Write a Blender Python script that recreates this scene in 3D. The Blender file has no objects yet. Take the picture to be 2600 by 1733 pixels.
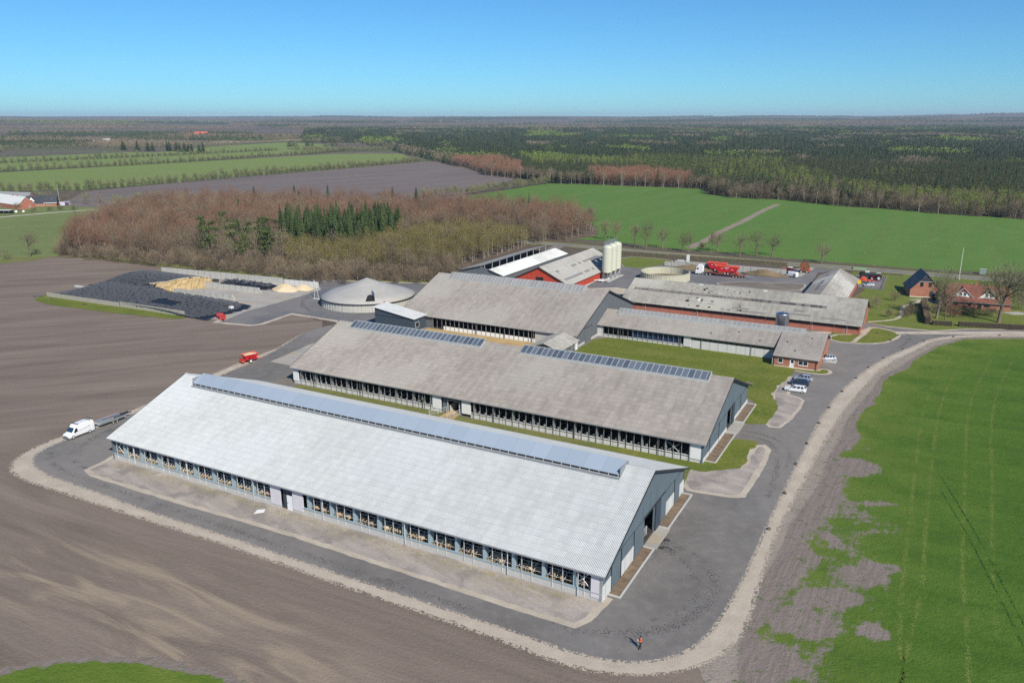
import bpy, bmesh, math, random
import numpy as np
from mathutils import Vector, Matrix
from mathutils.geometry import tessellate_polygon
random.seed(7); np.random.seed(7)
SC = bpy.context.scene
COL = SC.collection
R = math.radians

# ------------------------------------------------------------------ camera, sky, sun, exposure
cam_d = bpy.data.cameras.new('camera'); cam = bpy.data.objects.new('camera', cam_d); COL.objects.link(cam)
cam.location = (0, 0, 60); cam.rotation_euler = (R(90 - 15.561), 0, 0)
cam_d.sensor_width = 36; cam_d.lens = 28.0; cam_d.clip_start = 1; cam_d.clip_end = 60000
SC.camera = cam
SUN_EL, SUN_AZ = 39.0, R(24.7)            # azimuth: sun stands behind and right of the camera
sdir = Vector((math.sin(SUN_AZ) * math.cos(R(SUN_EL)), -math.cos(SUN_AZ) * math.cos(R(SUN_EL)), math.sin(R(SUN_EL))))
world = bpy.data.worlds.new('World'); SC.world = world; world.use_nodes = True
wn = world.node_tree.nodes; wl = world.node_tree.links
bg = wn['Background']
sky = wn.new('ShaderNodeTexSky'); sky.sky_type = 'NISHITA'; sky.sun_disc = False
sky.sun_elevation = R(SUN_EL); sky.sun_rotation = math.atan2(sdir.x, sdir.y)
sky.altitude = 900; sky.air_density = 1.0; sky.dust_density = 0.0; sky.ozone_density = 5.0
grade = wn.new('ShaderNodeMix'); grade.data_type = 'RGBA'; grade.blend_type = 'MULTIPLY'; grade.inputs[0].default_value = 1.0
wl.new(sky.outputs[0], grade.inputs[6]); grade.inputs[7].default_value = (.38, .745, .96, 1)      # deep clear spring sky
wl.new(grade.outputs[2], bg.inputs[0]); bg.inputs[1].default_value = 0.106
sun_d = bpy.data.lights.new('sun', 'SUN'); sun_d.energy = 4.8; sun_d.angle = R(0.53); sun_d.color = (1.0, 0.945, 0.82)
sun = bpy.data.objects.new('sun', sun_d); COL.objects.link(sun)
sun.rotation_euler = sdir.to_track_quat('Z', 'Y').to_euler(); sun.location = (0, 0, 300)
SC.view_settings.view_transform = 'Standard'; SC.view_settings.look = 'None'
SC.view_settings.exposure = 0.15; SC.view_settings.gamma = 1.0
SC.cycles.use_denoising = False; SC.cycles.max_bounces = 5; SC.cycles.diffuse_bounces = 3; SC.cycles.glossy_bounces = 3
SC.cycles.transparent_max_bounces = 8; SC.cycles.volume_bounces = 0

# ------------------------------------------------------------------ farm frame: u along the barns, v across them
YAW = -0.49127; CU, SU = math.cos(YAW), math.sin(YAW); BX, BY = -73.986, 134.933
def F(u, v, z=0.0): return Vector((BX + u * CU - v * SU, BY + u * SU + v * CU, z))
def zt(r): return max(0.0, r - 1500.0) * 0.0084
def ter(x, y):
    r = math.hypot(x, y)
    z = min(zt(r), 108)
    if r > 2500:
        k = min(1, (r - 2500) / 5000)
        z += k * (9 * math.sin(x * .0011 + 1.3) * math.sin(y * .0009 + .4) + 6 * math.sin(x * .0023 + y * .0017))
        a = math.atan2(x, y)
        z += 42 * math.exp(-((a - .62) / .2) ** 2) * math.exp(-((r - 10500) / 3000) ** 2)
    return z

# ------------------------------------------------------------------ tagging
def tag(o, label=None, cat=None, group=None, kind=None):
    if label: o['label'] = label
    if cat: o['category'] = cat
    if group: o['group'] = group
    if kind: o['kind'] = kind
    return o
def empty(name, loc, rz=0.0, label=None, cat=None, group=None):
    o = bpy.data.objects.new(name, None); COL.objects.link(o)
    o.location = loc; o.rotation_euler = (0, 0, rz); o.empty_display_size = .5
    return tag(o, label, cat, group)
def dup(root, loc=None, rz=None, label=None, group=None):
    def cp(o, par):
        c = o.copy(); COL.objects.link(c)
        if par: c.parent = par
        for ch in o.children: cp(ch, c)
        return c
    r = cp(root, None)
    if loc is not None: r.location = loc
    if rz is not None: r.rotation_euler = (0, 0, rz)
    return tag(r, label, None, group)

# ------------------------------------------------------------------ mesh builder
class MB:
    def __init__(s): s.v = []; s.f = []; s.m = []; s.M = None
    def av(s, *ps):
        i = len(s.v)
        for p in ps:
            s.v.append(tuple(s.M @ Vector(p)) if s.M else tuple(p))
        return i
    def face(s, pts, m=0):
        i = s.av(*pts); s.f.append(tuple(range(i, i + len(pts)))); s.m.append(m)
    def hexa(s, b, t, m=0):                       # 4 bottom pts, 4 top pts (ccw)
        i = s.av(*b, *t)
        for q in ((3, 2, 1, 0), (4, 5, 6, 7), (0, 1, 5, 4), (1, 2, 6, 5), (2, 3, 7, 6), (3, 0, 4, 7)):
            s.f.append(tuple(i + k for k in q)); s.m.append(m)
    def box(s, x0, y0, z0, x1, y1, z1, m=0):
        s.hexa([(x0, y0, z0), (x1, y0, z0), (x1, y1, z0), (x0, y1, z0)], [(x0, y0, z1), (x1, y0, z1), (x1, y1, z1), (x0, y1, z1)], m)
    def prism(s, pts, z0, z1, m=0):               # plan polygon
        n = len(pts); i = s.av(*[(p[0], p[1], z0) for p in pts], *[(p[0], p[1], z1) for p in pts])
        s.f.append(tuple(i + k for k in reversed(range(n)))); s.m.append(m)
        s.f.append(tuple(i + n + k for k in range(n))); s.m.append(m)
        for k in range(n):
            l = (k + 1) % n; s.f.append((i + k, i + l, i + n + l, i + n + k)); s.m.append(m)
    def extr(s, pts, d, m=0):                     # any planar polygon pushed along d
        n = len(pts); d = Vector(d); i = s.av(*pts, *[tuple(Vector(p) + d) for p in pts])
        s.f.append(tuple(i + k for k in reversed(range(n)))); s.m.append(m)
        s.f.append(tuple(i + n + k for k in range(n))); s.m.append(m)
        for k in range(n):
            l = (k + 1) % n; s.f.append((i + k, i + l, i + n + l, i + n + k)); s.m.append(m)
    def tube(s, p, q, r0, r1=None, n=6, m=0, cap=True):
        p, q = Vector(p), Vector(q); r1 = r0 if r1 is None else r1
        d = (q - p).normalized(); a = d.orthogonal().normalized(); b = d.cross(a)
        A = [p + (a * math.cos(2 * math.pi * k / n) + b * math.sin(2 * math.pi * k / n)) * r0 for k in range(n)]
        B = [q + (a * math.cos(2 * math.pi * k / n) + b * math.sin(2 * math.pi * k / n)) * r1 for k in range(n)]
        i = s.av(*A, *B)
        for k in range(n):
            l = (k + 1) % n; s.f.append((i + k, i + l, i + n + l, i + n + k)); s.m.append(m)
        if cap:
            s.f.append(tuple(i + k for k in reversed(range(n)))); s.m.append(m)
            s.f.append(tuple(i + n + k for k in range(n))); s.m.append(m)
    def lathe(s, prof, cx=0, cy=0, n=24, m=0, cap=True):   # prof: (r, z) list
        i = len(s.v)
        for r, z in prof:
            s.av(*[(cx + r * math.cos(2 * math.pi * k / n), cy + r * math.sin(2 * math.pi * k / n), z) for k in range(n)])
        for j in range(len(prof) - 1):
            for k in range(n):
                l = (k + 1) % n
                s.f.append((i + j * n + k, i + j * n + l, i + (j + 1) * n + l, i + (j + 1) * n + k)); s.m.append(m)
        if cap:
            s.f.append(tuple(i + k for k in reversed(range(n)))); s.m.append(m)
            e = i + (len(prof) - 1) * n; s.f.append(tuple(e + k for k in range(n))); s.m.append(m)
    def loft(s, rings, m=0, cap=True):
        n = len(rings[0]); i = s.av(*[p for r in rings for p in r])
        for j in range(len(rings) - 1):
            for k in range(n):
                l = (k + 1) % n
                s.f.append((i + j * n + k, i + j * n + l, i + (j + 1) * n + l, i + (j + 1) * n + k)); s.m.append(m)
        if cap:
            s.f.append(tuple(i + k for k in reversed(range(n)))); s.m.append(m)
            e = i + (len(rings) - 1) * n; s.f.append(tuple(e + k for k in range(n))); s.m.append(m)
    def corr(s, a, b, c, d, period, amp, m=0, thick=.05):
        """corrugated sheet a-b (lower edge along u), d-c upper edge; ridges run from lower to upper edge"""
        a, b, c, d = map(Vector, (a, b, c, d)); nrm = (b - a).cross(d - a).normalized()
        n = max(2, int((b - a).length / period) * 2)
        i = len(s.v)
        for k in range(n + 1):
            t = k / n; o = nrm * (amp if k % 2 else -amp)
            s.av(a.lerp(b, t) + o, d.lerp(c, t) + o)
        for k in range(n):
            s.f.append((i + 2 * k, i + 2 * k + 2, i + 2 * k + 3, i + 2 * k + 1)); s.m.append(m)
        o = -nrm * (thick + amp)
        s.face([d + o, c + o, b + o, a + o], m)
        for p, q in ((a, b), (c, d), (b, c), (d, a)):
            s.face([q - nrm * amp, p - nrm * amp, p + o, q + o], m)
    def obj(s, name, mats, parent=None, loc=None, rz=None, smooth=False):
        me = bpy.data.meshes.new(name); me.from_pydata(s.v, [], s.f)
        for mm in (mats if isinstance(mats, (list, tuple)) else [mats]): me.materials.append(mm)
        me.polygons.foreach_set('material_index', s.m)
        if smooth: me.polygons.foreach_set('use_smooth', [True] * len(s.f))
        me.update()
        o = bpy.data.objects.new(name, me); COL.objects.link(o)
        if parent: o.parent = parent
        if loc is not None: o.location = loc
        if rz is not None: o.rotation_euler = (0, 0, rz)
        return o
def B(name, mat, parent, *boxes):
    m = MB()
    for b in boxes: m.box(*b)
    return m.obj(name, mat, parent)

# ------------------------------------------------------------------ material builder
class NT:
    def __init__(s, name):
        s.mat = bpy.data.materials.new(name); s.mat.use_nodes = True
        s.n = s.mat.node_tree.nodes; s.l = s.mat.node_tree.links; s.bsdf = s.n['Principled BSDF']
        s._tc = None
    def lk(s, a, b):
        if isinstance(a, (int, float)): b.default_value = a
        elif isinstance(a, (tuple, list)): b.default_value = tuple(a) + ((1,) if len(a) == 3 and len(b.default_value) == 4 else ())
        else: s.l.new(a, b)
    def co(s, kind='Object'):
        if kind == 'World': return s.n.new('ShaderNodeNewGeometry').outputs['Position']
        if s._tc is None: s._tc = s.n.new('ShaderNodeTexCoord')
        return s._tc.outputs[kind]
    def mp(s, vec, scale=(1, 1, 1), rot=(0, 0, 0), loc=(0, 0, 0)):
        if rot != (0, 0, 0) and scale != (1, 1, 1): vec = s.mp(vec, (1, 1, 1), rot); rot = (0, 0, 0)     # turn first, then stretch
        m = s.n.new('ShaderNodeMapping'); s.l.new(vec, m.inputs[0])
        m.inputs['Scale'].default_value = scale; m.inputs['Rotation'].default_value = rot; m.inputs['Location'].default_value = loc
        return m.outputs[0]
    def noise(s, vec, scale, detail=3, rough=.55, dist=0):
        t = s.n.new('ShaderNodeTexNoise'); s.l.new(vec, t.inputs['Vector'])
        t.inputs['Scale'].default_value = scale; t.inputs['Detail'].default_value = detail
        t.inputs['Roughness'].default_value = rough; t.inputs['Distortion'].default_value = dist
        return t.outputs['Fac']
    def vor(s, vec, scale, out='Color', feat='F1', rand=1):
        t = s.n.new('ShaderNodeTexVoronoi'); t.feature = feat; s.l.new(vec, t.inputs['Vector'])
        t.inputs['Scale'].default_value = scale; t.inputs['Randomness'].default_value = rand
        return t.outputs[out]
    def wave(s, vec, scale, dist=0, axis='X', dscale=1):
        t = s.n.new('ShaderNodeTexWave'); t.bands_direction = axis; s.l.new(vec, t.inputs['Vector'])
        t.inputs['Scale'].default_value = scale; t.inputs['Distortion'].default_value = dist; t.inputs['Detail Scale'].default_value = dscale
        return t.outputs['Fac']
    def sep(s, vec):
        t = s.n.new('ShaderNodeSeparateXYZ'); s.l.new(vec, t.inputs[0]); return t.outputs
    def comb(s, x=0, y=0, z=0):
        t = s.n.new('ShaderNodeCombineXYZ')
        for a, b in zip((x, y, z), t.inputs): s.lk(a, b)
        return t.outputs[0]
    def m(s, op, a, b=0, c=None, clamp=False):
        t = s.n.new('ShaderNodeMath'); t.operation = op; t.use_clamp = clamp
        s.lk(a, t.inputs[0]); s.lk(b, t.inputs[1])
        if c is not None: s.lk(c, t.inputs[2])
        return t.outputs[0]
    def sm(s, x, lo, hi, a=0, b=1):
        t = s.n.new('ShaderNodeMapRange'); t.interpolation_type = 'SMOOTHSTEP'
        s.lk(x, t.inputs[0])
        for k, w in zip((lo, hi, a, b), t.inputs[1:5]): w.default_value = k
        return t.outputs[0]
    def ramp(s, fac, stops):
        t = s.n.new('ShaderNodeValToRGB'); s.lk(fac, t.inputs[0]); e = t.color_ramp.elements
        while len(e) < len(stops): e.new(.5)
        for k, (p, c) in enumerate(stops): e[k].position = p; e[k].color = (*c, 1) if len(c) == 3 else c
        return t.outputs[0]
    def mix(s, fac, a, b, mode='MIX'):
        t = s.n.new('ShaderNodeMix'); t.data_type = 'RGBA'; t.blend_type = mode
        s.lk(fac, t.inputs[0]); s.lk(a, t.inputs[6]); s.lk(b, t.inputs[7]); return t.outputs[2]
    def gray(s, val):
        return s.comb(val, val, val)
    def wn(s, vec):
        t = s.n.new('ShaderNodeTexWhiteNoise'); s.l.new(vec, t.inputs[0]); return t.outputs['Value']
    def attr(s, name):
        t = s.n.new('ShaderNodeAttribute'); t.attribute_name = name; return t.outputs['Fac']
    def rnd(s): return s.n.new('ShaderNodeObjectInfo').outputs['Random']
    def bump(s, h, strength=.5, dist=.1):
        t = s.n.new('ShaderNodeBump'); t.inputs['Strength'].default_value = strength; t.inputs['Distance'].default_value = dist
        s.l.new(h, t.inputs['Height']); s.l.new(t.outputs[0], s.bsdf.inputs['Normal'])
    def out(s, col, rough=.85, metal=0, spec=.3, alpha=None):
        b = s.bsdf; s.lk(col, b.inputs['Base Color']); s.lk(rough, b.inputs['Roughness']); s.lk(metal, b.inputs['Metallic'])
        b.inputs['Specular IOR Level'].default_value = spec
        if alpha is not None: s.lk(alpha, b.inputs['Alpha'])
        return s.mat
_pm = {}
def P(name, col, rough=.6, metal=0, var=.12, scale=1.2, spec=.4, grime=0.0):
    """plain painted / plain surface with a little large and fine variation"""
    if name in _pm: return _pm[name]
    t = NT(name); c = t.co()
    n1 = t.noise(c, scale, 4); n2 = t.noise(c, scale * 9, 3)
    f = t.m('ADD', t.m('MULTIPLY', n1, .65), t.m('MULTIPLY', n2, .35))
    lo = tuple(x * (1 - var) for x in col); hi = tuple(min(1, x * (1 + var)) for x in col)
    k = t.ramp(f, [(.3, lo), (.7, hi)])
    if grime: k = t.mix(t.m('MULTIPLY', t.sm(n1, .45, .75), grime), k, (.12, .10, .08))
    _pm[name] = t.out(k, rough, metal, spec); return _pm[name]
# ------------------------------------------------------------------ ground materials (world metres)
def mat_soil(name, c0, c1, c2, rot, sandy=None, streak=(.02, .16), rows=None):
    t = NT(name); w = t.co('World')
    s1 = t.noise(t.mp(w, (streak[0], streak[1], 1), (0, 0, rot)), 1.0, 5, .6, .6)
    s2 = t.noise(t.mp(w, (streak[0] * 4, streak[1] * 7, 1), (0, 0, rot)), 1.0, 4, .6)
    if rows:
        k_ = t.sm(t.sep(w)[1], 120, 150); r1 = t.noise(t.mp(w, (streak[0], streak[1], 1), (0, 0, rows)), 1.0, 5, .6, .5); r2 = t.noise(t.mp(w, (streak[0] * 4, streak[1] * 7, 1), (0, 0, rows)), 1.0, 4, .6)
        s1 = t.m('ADD', t.m('MULTIPLY', s1, t.m('SUBTRACT', 1, k_)), t.m('MULTIPLY', r1, k_)); s2 = t.m('ADD', t.m('MULTIPLY', s2, t.m('SUBTRACT', 1, k_)), t.m('MULTIPLY', r2, k_))
    s3 = t.noise(w, 1.6, 4, .65)
    f = t.m('ADD', t.m('MULTIPLY', s1, .66), t.m('ADD', t.m('MULTIPLY', s2, .15), t.m('MULTIPLY', s3, .19)))
    col = t.ramp(f, [(.33, c0), (.5, c1), (.68, c2)])
    if sandy:
        (x0, y0, a, rx, ry, sc) = sandy
        e = t.n.new('ShaderNodeTexGradient'); e.gradient_type = 'SPHERICAL'
        q = t.mp(w, (1, 1, 0), (0, 0, 0), (-x0, -y0, 0)); q = t.mp(q, (1, 1, 0), (0, 0, -a)); q = t.mp(q, (1 / rx, 1 / ry, 0))
        t.l.new(q, e.inputs[0])
        n = t.noise(t.mp(w, (.05, .3, 1), (0, 0, -a)), 1, 5, .6, 1.0)
        k = t.m('MULTIPLY', t.sm(e.outputs['Fac'], 0, .6), t.sm(n, .42, .66))
        col = t.mix(t.m('MULTIPLY', k, .85), col, sc)
    col = t.mix(t.m('MULTIPLY', t.noise(w, 4.5, 2, .7), .5), col, tuple(x * .62 for x in c0))
    h = t.m('ADD', t.noise(w, 2.2, 5, .7), t.m('MULTIPLY', s2, .8))
    t.bump(h, .55, .22)
    return t.out(col, .95, 0, .1)
M_SOIL = mat_soil('ploughed_soil', (.165, .128, .105), (.245, .193, .158), (.315, .252, .205), -YAW - .03,
                  sandy=(-46, 88, R(-30), 46, 13, (.42, .335, .245)), rows=-.30)
M_SOIL_FAR = mat_soil('far_soil', (.165, .135, .125), (.205, .168, .156), (.25, .208, .192), -.9, streak=(.004, .03))
M_SOIL_MID = M_SOIL
def mat_grass(name, c0, c1, c2, rot=0, bare=False, streak=(.03, .25), dand=0.0, soil=(.255, .212, .188), fine=3.0):
    t = NT(name); w = t.co('World')
    s1 = t.noise(t.mp(w, (streak[0], streak[1], 1), (0, 0, rot)), 1.0, 4, .6, .4)
    s2 = t.noise(w, .11, 4, .6); s3 = t.noise(w, fine, 4, .8); s4 = t.noise(w, .9, 3, .7)
    f = t.m('ADD', t.m('ADD', t.m('MULTIPLY', s1, .24), t.m('MULTIPLY', s2, .22)), t.m('ADD', t.m('MULTIPLY', s3, .32), t.m('MULTIPLY', s4, .22)))
    col = t.ramp(f, [(.34, c0), (.5, c1), (.66, c2)])
    if dand:
        d = t.m('MULTIPLY', t.sm(t.noise(w, 2.6, 2, .8), .56, .7), t.sm(t.noise(w, .16, 3), .42, .62))
        col = t.mix(t.m('MULTIPLY', d, dand), col, (.42, .30, .03))
    if bare:
        b = t.attr('bare'); col = t.mix(t.m('MULTIPLY', t.attr('fringe'), t.sm(t.noise(w, .13, 4, .6), .3, .6, .25, .9)), col, (.165, .205, .042))
        nb = t.m('ADD', t.m('MULTIPLY', t.noise(w, .17, 6, .68, .4), .5), t.m('ADD', t.m('MULTIPLY', t.noise(w, .9, 4, .7), .3), t.m('MULTIPLY', t.noise(t.mp(w, (.12, 1.6, 1), (0, 0, R(-60))), 1, 3, .6), .2)))
        nb = t.m('ADD', t.m('MULTIPLY', t.m('SUBTRACT', nb, .5), 2.4), .5)
        k = t.sm(t.m('SUBTRACT', t.m('MULTIPLY', b, 1.25), nb), -.12, .12)
        rows = t.sm(t.noise(t.mp(w, (.10, 2.2, 1), (0, 0, R(-60))), 1, 4, .7), .35, .65)
        sc = t.mix(rows, tuple(x * .84 for x in soil), tuple(x * 1.10 for x in soil)); sc = t.mix(t.m('MULTIPLY', t.sm(b, 1.08, 1.25), .75), sc, (.40, .34, .285))
        sc = t.mix(t.m('MULTIPLY', t.noise(w, .22, 3), .5), sc, (.20, .160, .145))
        sc = t.mix(t.m('MULTIPLY', t.sm(t.noise(w, .7, 5, .75), .54, .66), .7), sc, c1)
        col = t.mix(k, col, sc)
    t.bump(t.m('ADD', s3, s4), .6, .3)
    return t.out(col, .95, 0, .08)
M_CROP_R = mat_grass('young_crop_near', (.034, .078, .012), (.064, .136, .019), (.125, .195, .034), R(28), True, (.02, .22))
M_CROP_F = mat_grass('young_crop_field', (.082, .158, .034), (.108, .195, .044), (.142, .222, .060), R(118), False, (.008, .06), fine=1.0)
M_GREEN_BL = mat_grass('crop_patch', (.06, .12, .016), (.105, .175, .024), (.18, .215, .04), R(40), True, (.05, .6))
M_PASTURE = mat_grass('pasture_grass', (.115, .15, .05), (.165, .205, .075), (.23, .235, .11), R(160), False, (.01, .05), fine=1.0)
M_PASTURE2 = mat_grass('meadow_grass', (.15, .20, .055), (.185, .24, .07), (.215, .25, .085), R(20), False, (.003, .02), fine=.6)
M_LAWN = mat_grass('lawn_grass', (.060, .105, .016), (.145, .175, .034), (.27, .235, .075), .6, False, (.06, .16), .5)
M_LAWN_H = mat_grass('garden_grass', (.085, .135, .024), (.15, .185, .042), (.235, .225, .085), 0, False, (.05, .05), .25)
M_ROUGH = mat_grass('rough_grass', (.10, .125, .038), (.18, .19, .062), (.28, .235, .115), R(20), False, (.1, .3))
def mat_stone(name, c0, c1, scale=2.0, rough=.95, st=(1, 1, 1), rot=0, tint=None):
    t = NT(name); w = t.co('World'); q = t.mp(w, st, (0, 0, rot))
    n1 = t.noise(q, scale * .12, 5, .6, .3); n2 = t.noise(w, scale * 1.7, 5, .75)
    f = t.m('ADD', t.m('MULTIPLY', n1, .6), t.m('MULTIPLY', n2, .4))
    col = t.ramp(f, [(.32, c0), (.68, c1)])
    if tint: col = t.mix(t.sm(t.noise(w, .21, 4), .48, .66), col, tint)
    t.bump(n2, .5, .12)
    return t.out(col, rough, 0, .15)
M_GRAVEL = mat_stone('compact_gravel', (.36, .305, .245), (.58, .505, .415), 2.0)
M_BARE = mat_stone('bare_ground', (.255, .222, .20), (.50, .435, .385), 1.6, .95, (.6, 2.4, 1), -YAW + .25, (.26, .23, .215))
M_BARE_R = mat_stone('loose_verge_soil', (.26, .225, .195), (.46, .40, .345), 1.6, .95, (.7, 2.0, 1), R(-60), (.36, .31, .25))
M_CONC_G = mat_stone('yard_concrete', (.29, .27, .245), (.47, .44, .40), 1.0, .9, (1, 2, 1), .3, (.40, .34, .26))
M_SAND = mat_stone('sand', (.55, .43, .27), (.78, .64, .44), 1.5)
M_LITTER = mat_stone('straw_litter', (.36, .24, .10), (.55, .40, .20), 1.8)
M_MUCK = mat_stone('muck', (.10, .075, .05), (.27, .20, .12), 1.4)
M_DIRT = mat_stone('yard_dirt', (.13, .11, .095), (.25, .215, .18), .8)
M_HEATH = mat_stone('heath', (.26, .19, .125), (.40, .29, .19), .2)
M_TRACK = mat_stone('gravel_track', (.45, .41, .34), (.6, .55, .46), 1.0)
def mat_asphalt(name, lo, hi):
    t = NT(name); w = t.co('World')
    n1 = t.noise(w, .07, 5, .62, .8); n2 = t.noise(w, .6, 5, .65); n3 = t.noise(w, 6, 3, .7)
    f = t.m('ADD', t.m('MULTIPLY', n1, .55), t.m('ADD', t.m('MULTIPLY', n2, .3), t.m('MULTIPLY', n3, .15)))
    col = t.ramp(f, [(.34, lo), (.66, hi)])
    col = t.mix(t.m('MULTIPLY', t.sm(n2, .5, .7), .22), col, (.27, .24, .22)); col = t.mix(t.m('MULTIPLY', t.sm(t.noise(w, .025, 3, .6), .45, .6), .4), col, (.27, .24, .22))
    t.bump(n3, .3, .03)
    return t.out(col, .88, 0, .25)
M_ASPH = mat_asphalt('worn_asphalt', (.140, .130, .122), (.222, .207, .195))
M_ASPH2 = mat_asphalt('dark_asphalt', (.120, .118, .124), (.195, .190, .195))
def mat_soft(name, col, dens=1.0, nscale=.6, st=(1, 1, 1)):
    t = NT(name); w = t.co('World'); a = t.attr('a')
    n = t.noise(t.mp(w, st), nscale, 4, .65)
    A_ = t.m('MULTIPLY', t.m('MULTIPLY', a, dens), t.sm(n, .25, .6)); fine = t.m('MULTIPLY', t.m('SUBTRACT', t.noise(w, 5.0, 2, .6), .3), 2.5)
    al = t.m('GREATER_THAN', A_, fine)                 # scattered specks, not a film
    return t.out(col, .9, 0, .15, al)
def mat_ground():
    t = NT('open_country'); w = t.co('World')
    q = t.mp(w, (1, .75, 1), (0, 0, .5))
    v = t.vor(q, .0042); sv = t.sep(v)
    field = t.ramp(sv[0], [(.0, (.13, .105, .09)), (.22, (.15, .115, .10)), (.40, (.12, .115, .075)), (.52, (.115, .155, .055)), (.56, (.165, .13, .11)), (.74, (.21, .17, .12)), (.86, (.105, .085, .075)), (1, (.14, .115, .09))])
    n = t.noise(w, .012, 5, .65)
    col = t.mix(t.m('MULTIPLY', t.sm(n, .4, .62), .75), field, (.135, .105, .09))
    col = t.mix(t.m('MULTIPLY', t.noise(w, .15, 4, .7), .45), col, (.07, .06, .045))
    return t.out(col, .95, 0, .1)
M_GROUND = mat_ground()
# ------------------------------------------------------------------ building materials (object metres: x along, y across)
def mat_roof(name, lo, hi, lap=1.15, sheet=1.0, stain=.25, slope='Y', blotch=None, lapdark=.55, rough=.8):
    t = NT(name); c = t.co(); s = t.sep(c)
    X, Y = (s[0], s[1]) if slope == 'Y' else (s[1], s[0])
    st = t.comb(t.m('MULTIPLY', X, .9), t.m('MULTIPLY', Y, .07), 0)
    n1 = t.noise(st, 1.0, 5, .65); n2 = t.noise(c, .1, 4, .6, .6); n3 = t.noise(c, 2.5, 4, .7)
    cell = t.wn(t.comb(t.m('FLOOR', t.m('DIVIDE', X, sheet)), t.m('FLOOR', t.m('DIVIDE', Y, lap)), 0))
    f = t.m('ADD', t.m('ADD', t.m('MULTIPLY', n1, .42), t.m('MULTIPLY', n2, .33)), t.m('ADD', t.m('MULTIPLY', n3, .13), t.m('MULTIPLY', cell, .12)))
    col = t.ramp(f, [(.32, lo), (.68, hi)])
    if blotch: col = t.mix(t.m('MULTIPLY', t.sm(t.noise(c, .055, 4, .6), .5, .64), stain * 2), col, blotch)
    fr = t.m('FRACT', t.m('DIVIDE', Y, lap)); ln = t.m('LESS_THAN', fr, .09)
    ln2 = t.m('LESS_THAN', t.m('FRACT', t.m('DIVIDE', X, sheet)), .05)
    col = t.mix(t.m('MULTIPLY', ln, lapdark * .6), col, tuple(x * .55 for x in lo))
    col = t.mix(t.m('MULTIPLY', ln2, lapdark * .12), col, tuple(x * .6 for x in lo))
    return t.out(col, rough, 0, .3)
M_ROOF_W = mat_roof('new_grey_white_sheet', (.40, .415, .415), (.535, .55, .55), 1.1, 1.0, .18, 'Y', (.50, .52, .56), .42, .7)
M_ROOF_G = mat_roof('weathered_fibre_cement', (.235, .210, .188), (.400, .362, .330), 1.15, 1.0, .3, 'Y', (.36, .34, .305), .5)
M_ROOF_G2 = mat_roof('lichened_fibre_cement', (.24, .225, .195), (.43, .41, .36), 1.1, 1.0, .3, 'Y', (.46, .45, .39), .6)
M_ROOF_X = mat_roof('weathered_fibre_cement_side', (.24, .225, .205), (.44, .42, .385), 1.1, 1.0, .3, 'X', (.33, .31, .29), .6)
M_ROOF_XW = mat_roof('pale_sheet_side', (.42, .42, .40), (.66, .66, .64), 1.4, 1.0, .35, 'X', (.72, .72, .70), .4)
M_ROOF_DK = mat_roof('dark_grey_sheet_side', (.20, .20, .20), (.30, .30, .29), 1.4, 1.0, .2, 'X')
M_ROOF_P = mat_roof('pale_sheet', (.45, .46, .46), (.62, .63, .62), 1.4, 1.0, .2, 'X', None, .3)
M_TILE_R = mat_roof('red_roof_tile', (.14, .055, .04), (.26, .10, .07), .34, .3, .2, 'Y', (.20, .10, .06), .5)
M_TILE_D = mat_roof('dark_slate', (.035, .037, .045), (.07, .072, .085), .35, .4, .2, 'X', None, .5, .55)
def mat_brick(name, c0, c1):
    t = NT(name); c = t.co(); s = t.sep(c)
    q = t.comb(t.m('ADD', s[0], s[1]), s[2], 0)
    b = t.n.new('ShaderNodeTexBrick'); t.l.new(q, b.inputs[0])
    b.inputs['Scale'].default_value = 4.0; b.inputs['Color1'].default_value = (*c0, 1); b.inputs['Color2'].default_value = (*c1, 1)
    b.inputs['Mortar'].default_value = (.36, .30, .25, 1); b.inputs['Mortar Size'].default_value = .012
    n = t.noise(c, .7, 4, .6)
    return t.out(t.mix(t.m('MULTIPLY', t.sm(n, .4, .7), .35), b.outputs[0], tuple(x * .6 for x in c0)), .9, 0, .15)
M_BRICK = mat_brick('red_brick', (.36, .135, .085), (.46, .185, .12))
M_BRICK_O = mat_brick('old_red_brick', (.36, .115, .075), (.46, .16, .11))
def mat_conc(name, lo, hi, streak=.5, seam=None):
    t = NT(name); c = t.co(); s = t.sep(c)
    q = t.comb(t.m('MULTIPLY', t.m('ADD', s[0], s[1]), 1.3), t.m('MULTIPLY', s[2], .35), 0)
    n1 = t.noise(q, 1.0, 5, .7); n2 = t.noise(c, 1.3, 5, .7)
    col = t.ramp(t.m('ADD', t.m('MULTIPLY', n1, .6), t.m('MULTIPLY', n2, .4)), [(.3, lo), (.7, hi)])
    col = t.mix(t.m('MULTIPLY', t.sm(n1, .5, .72), streak), col, tuple(x * .45 for x in lo))
    if seam:
        ln = t.m('LESS_THAN', t.m('FRACT', t.m('DIVIDE', t.m('ADD', s[0], s[1]), seam)), .05)
        col = t.mix(t.m('MULTIPLY', ln, .6), col, (.1, .09, .08))
    return t.out(col, .9, 0, .2)
M_CONC = mat_conc('cast_concrete', (.40, .39, .37), (.56, .55, .53), .2)
M_CONC_W = mat_conc('pale_concrete', (.50, .50, .49), (.66, .66, .65), .12, 2.4)
M_CONC_OLD = mat_conc('stained_concrete', (.34, .33, .30), (.58, .57, .54), .75, 3.0)
M_CONC_PLK = mat_conc('weathered_plank_concrete', (.30, .28, .23), (.46, .43, .37), .5, .9)
M_CONC_TANK = mat_conc('tank_concrete', (.38, .37, .33), (.56, .55, .50), .4, 1.35)
M_CONC_YEL = mat_conc('yellowed_tank_concrete', (.42, .41, .31), (.58, .56, .44), .35, 1.35)
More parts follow.
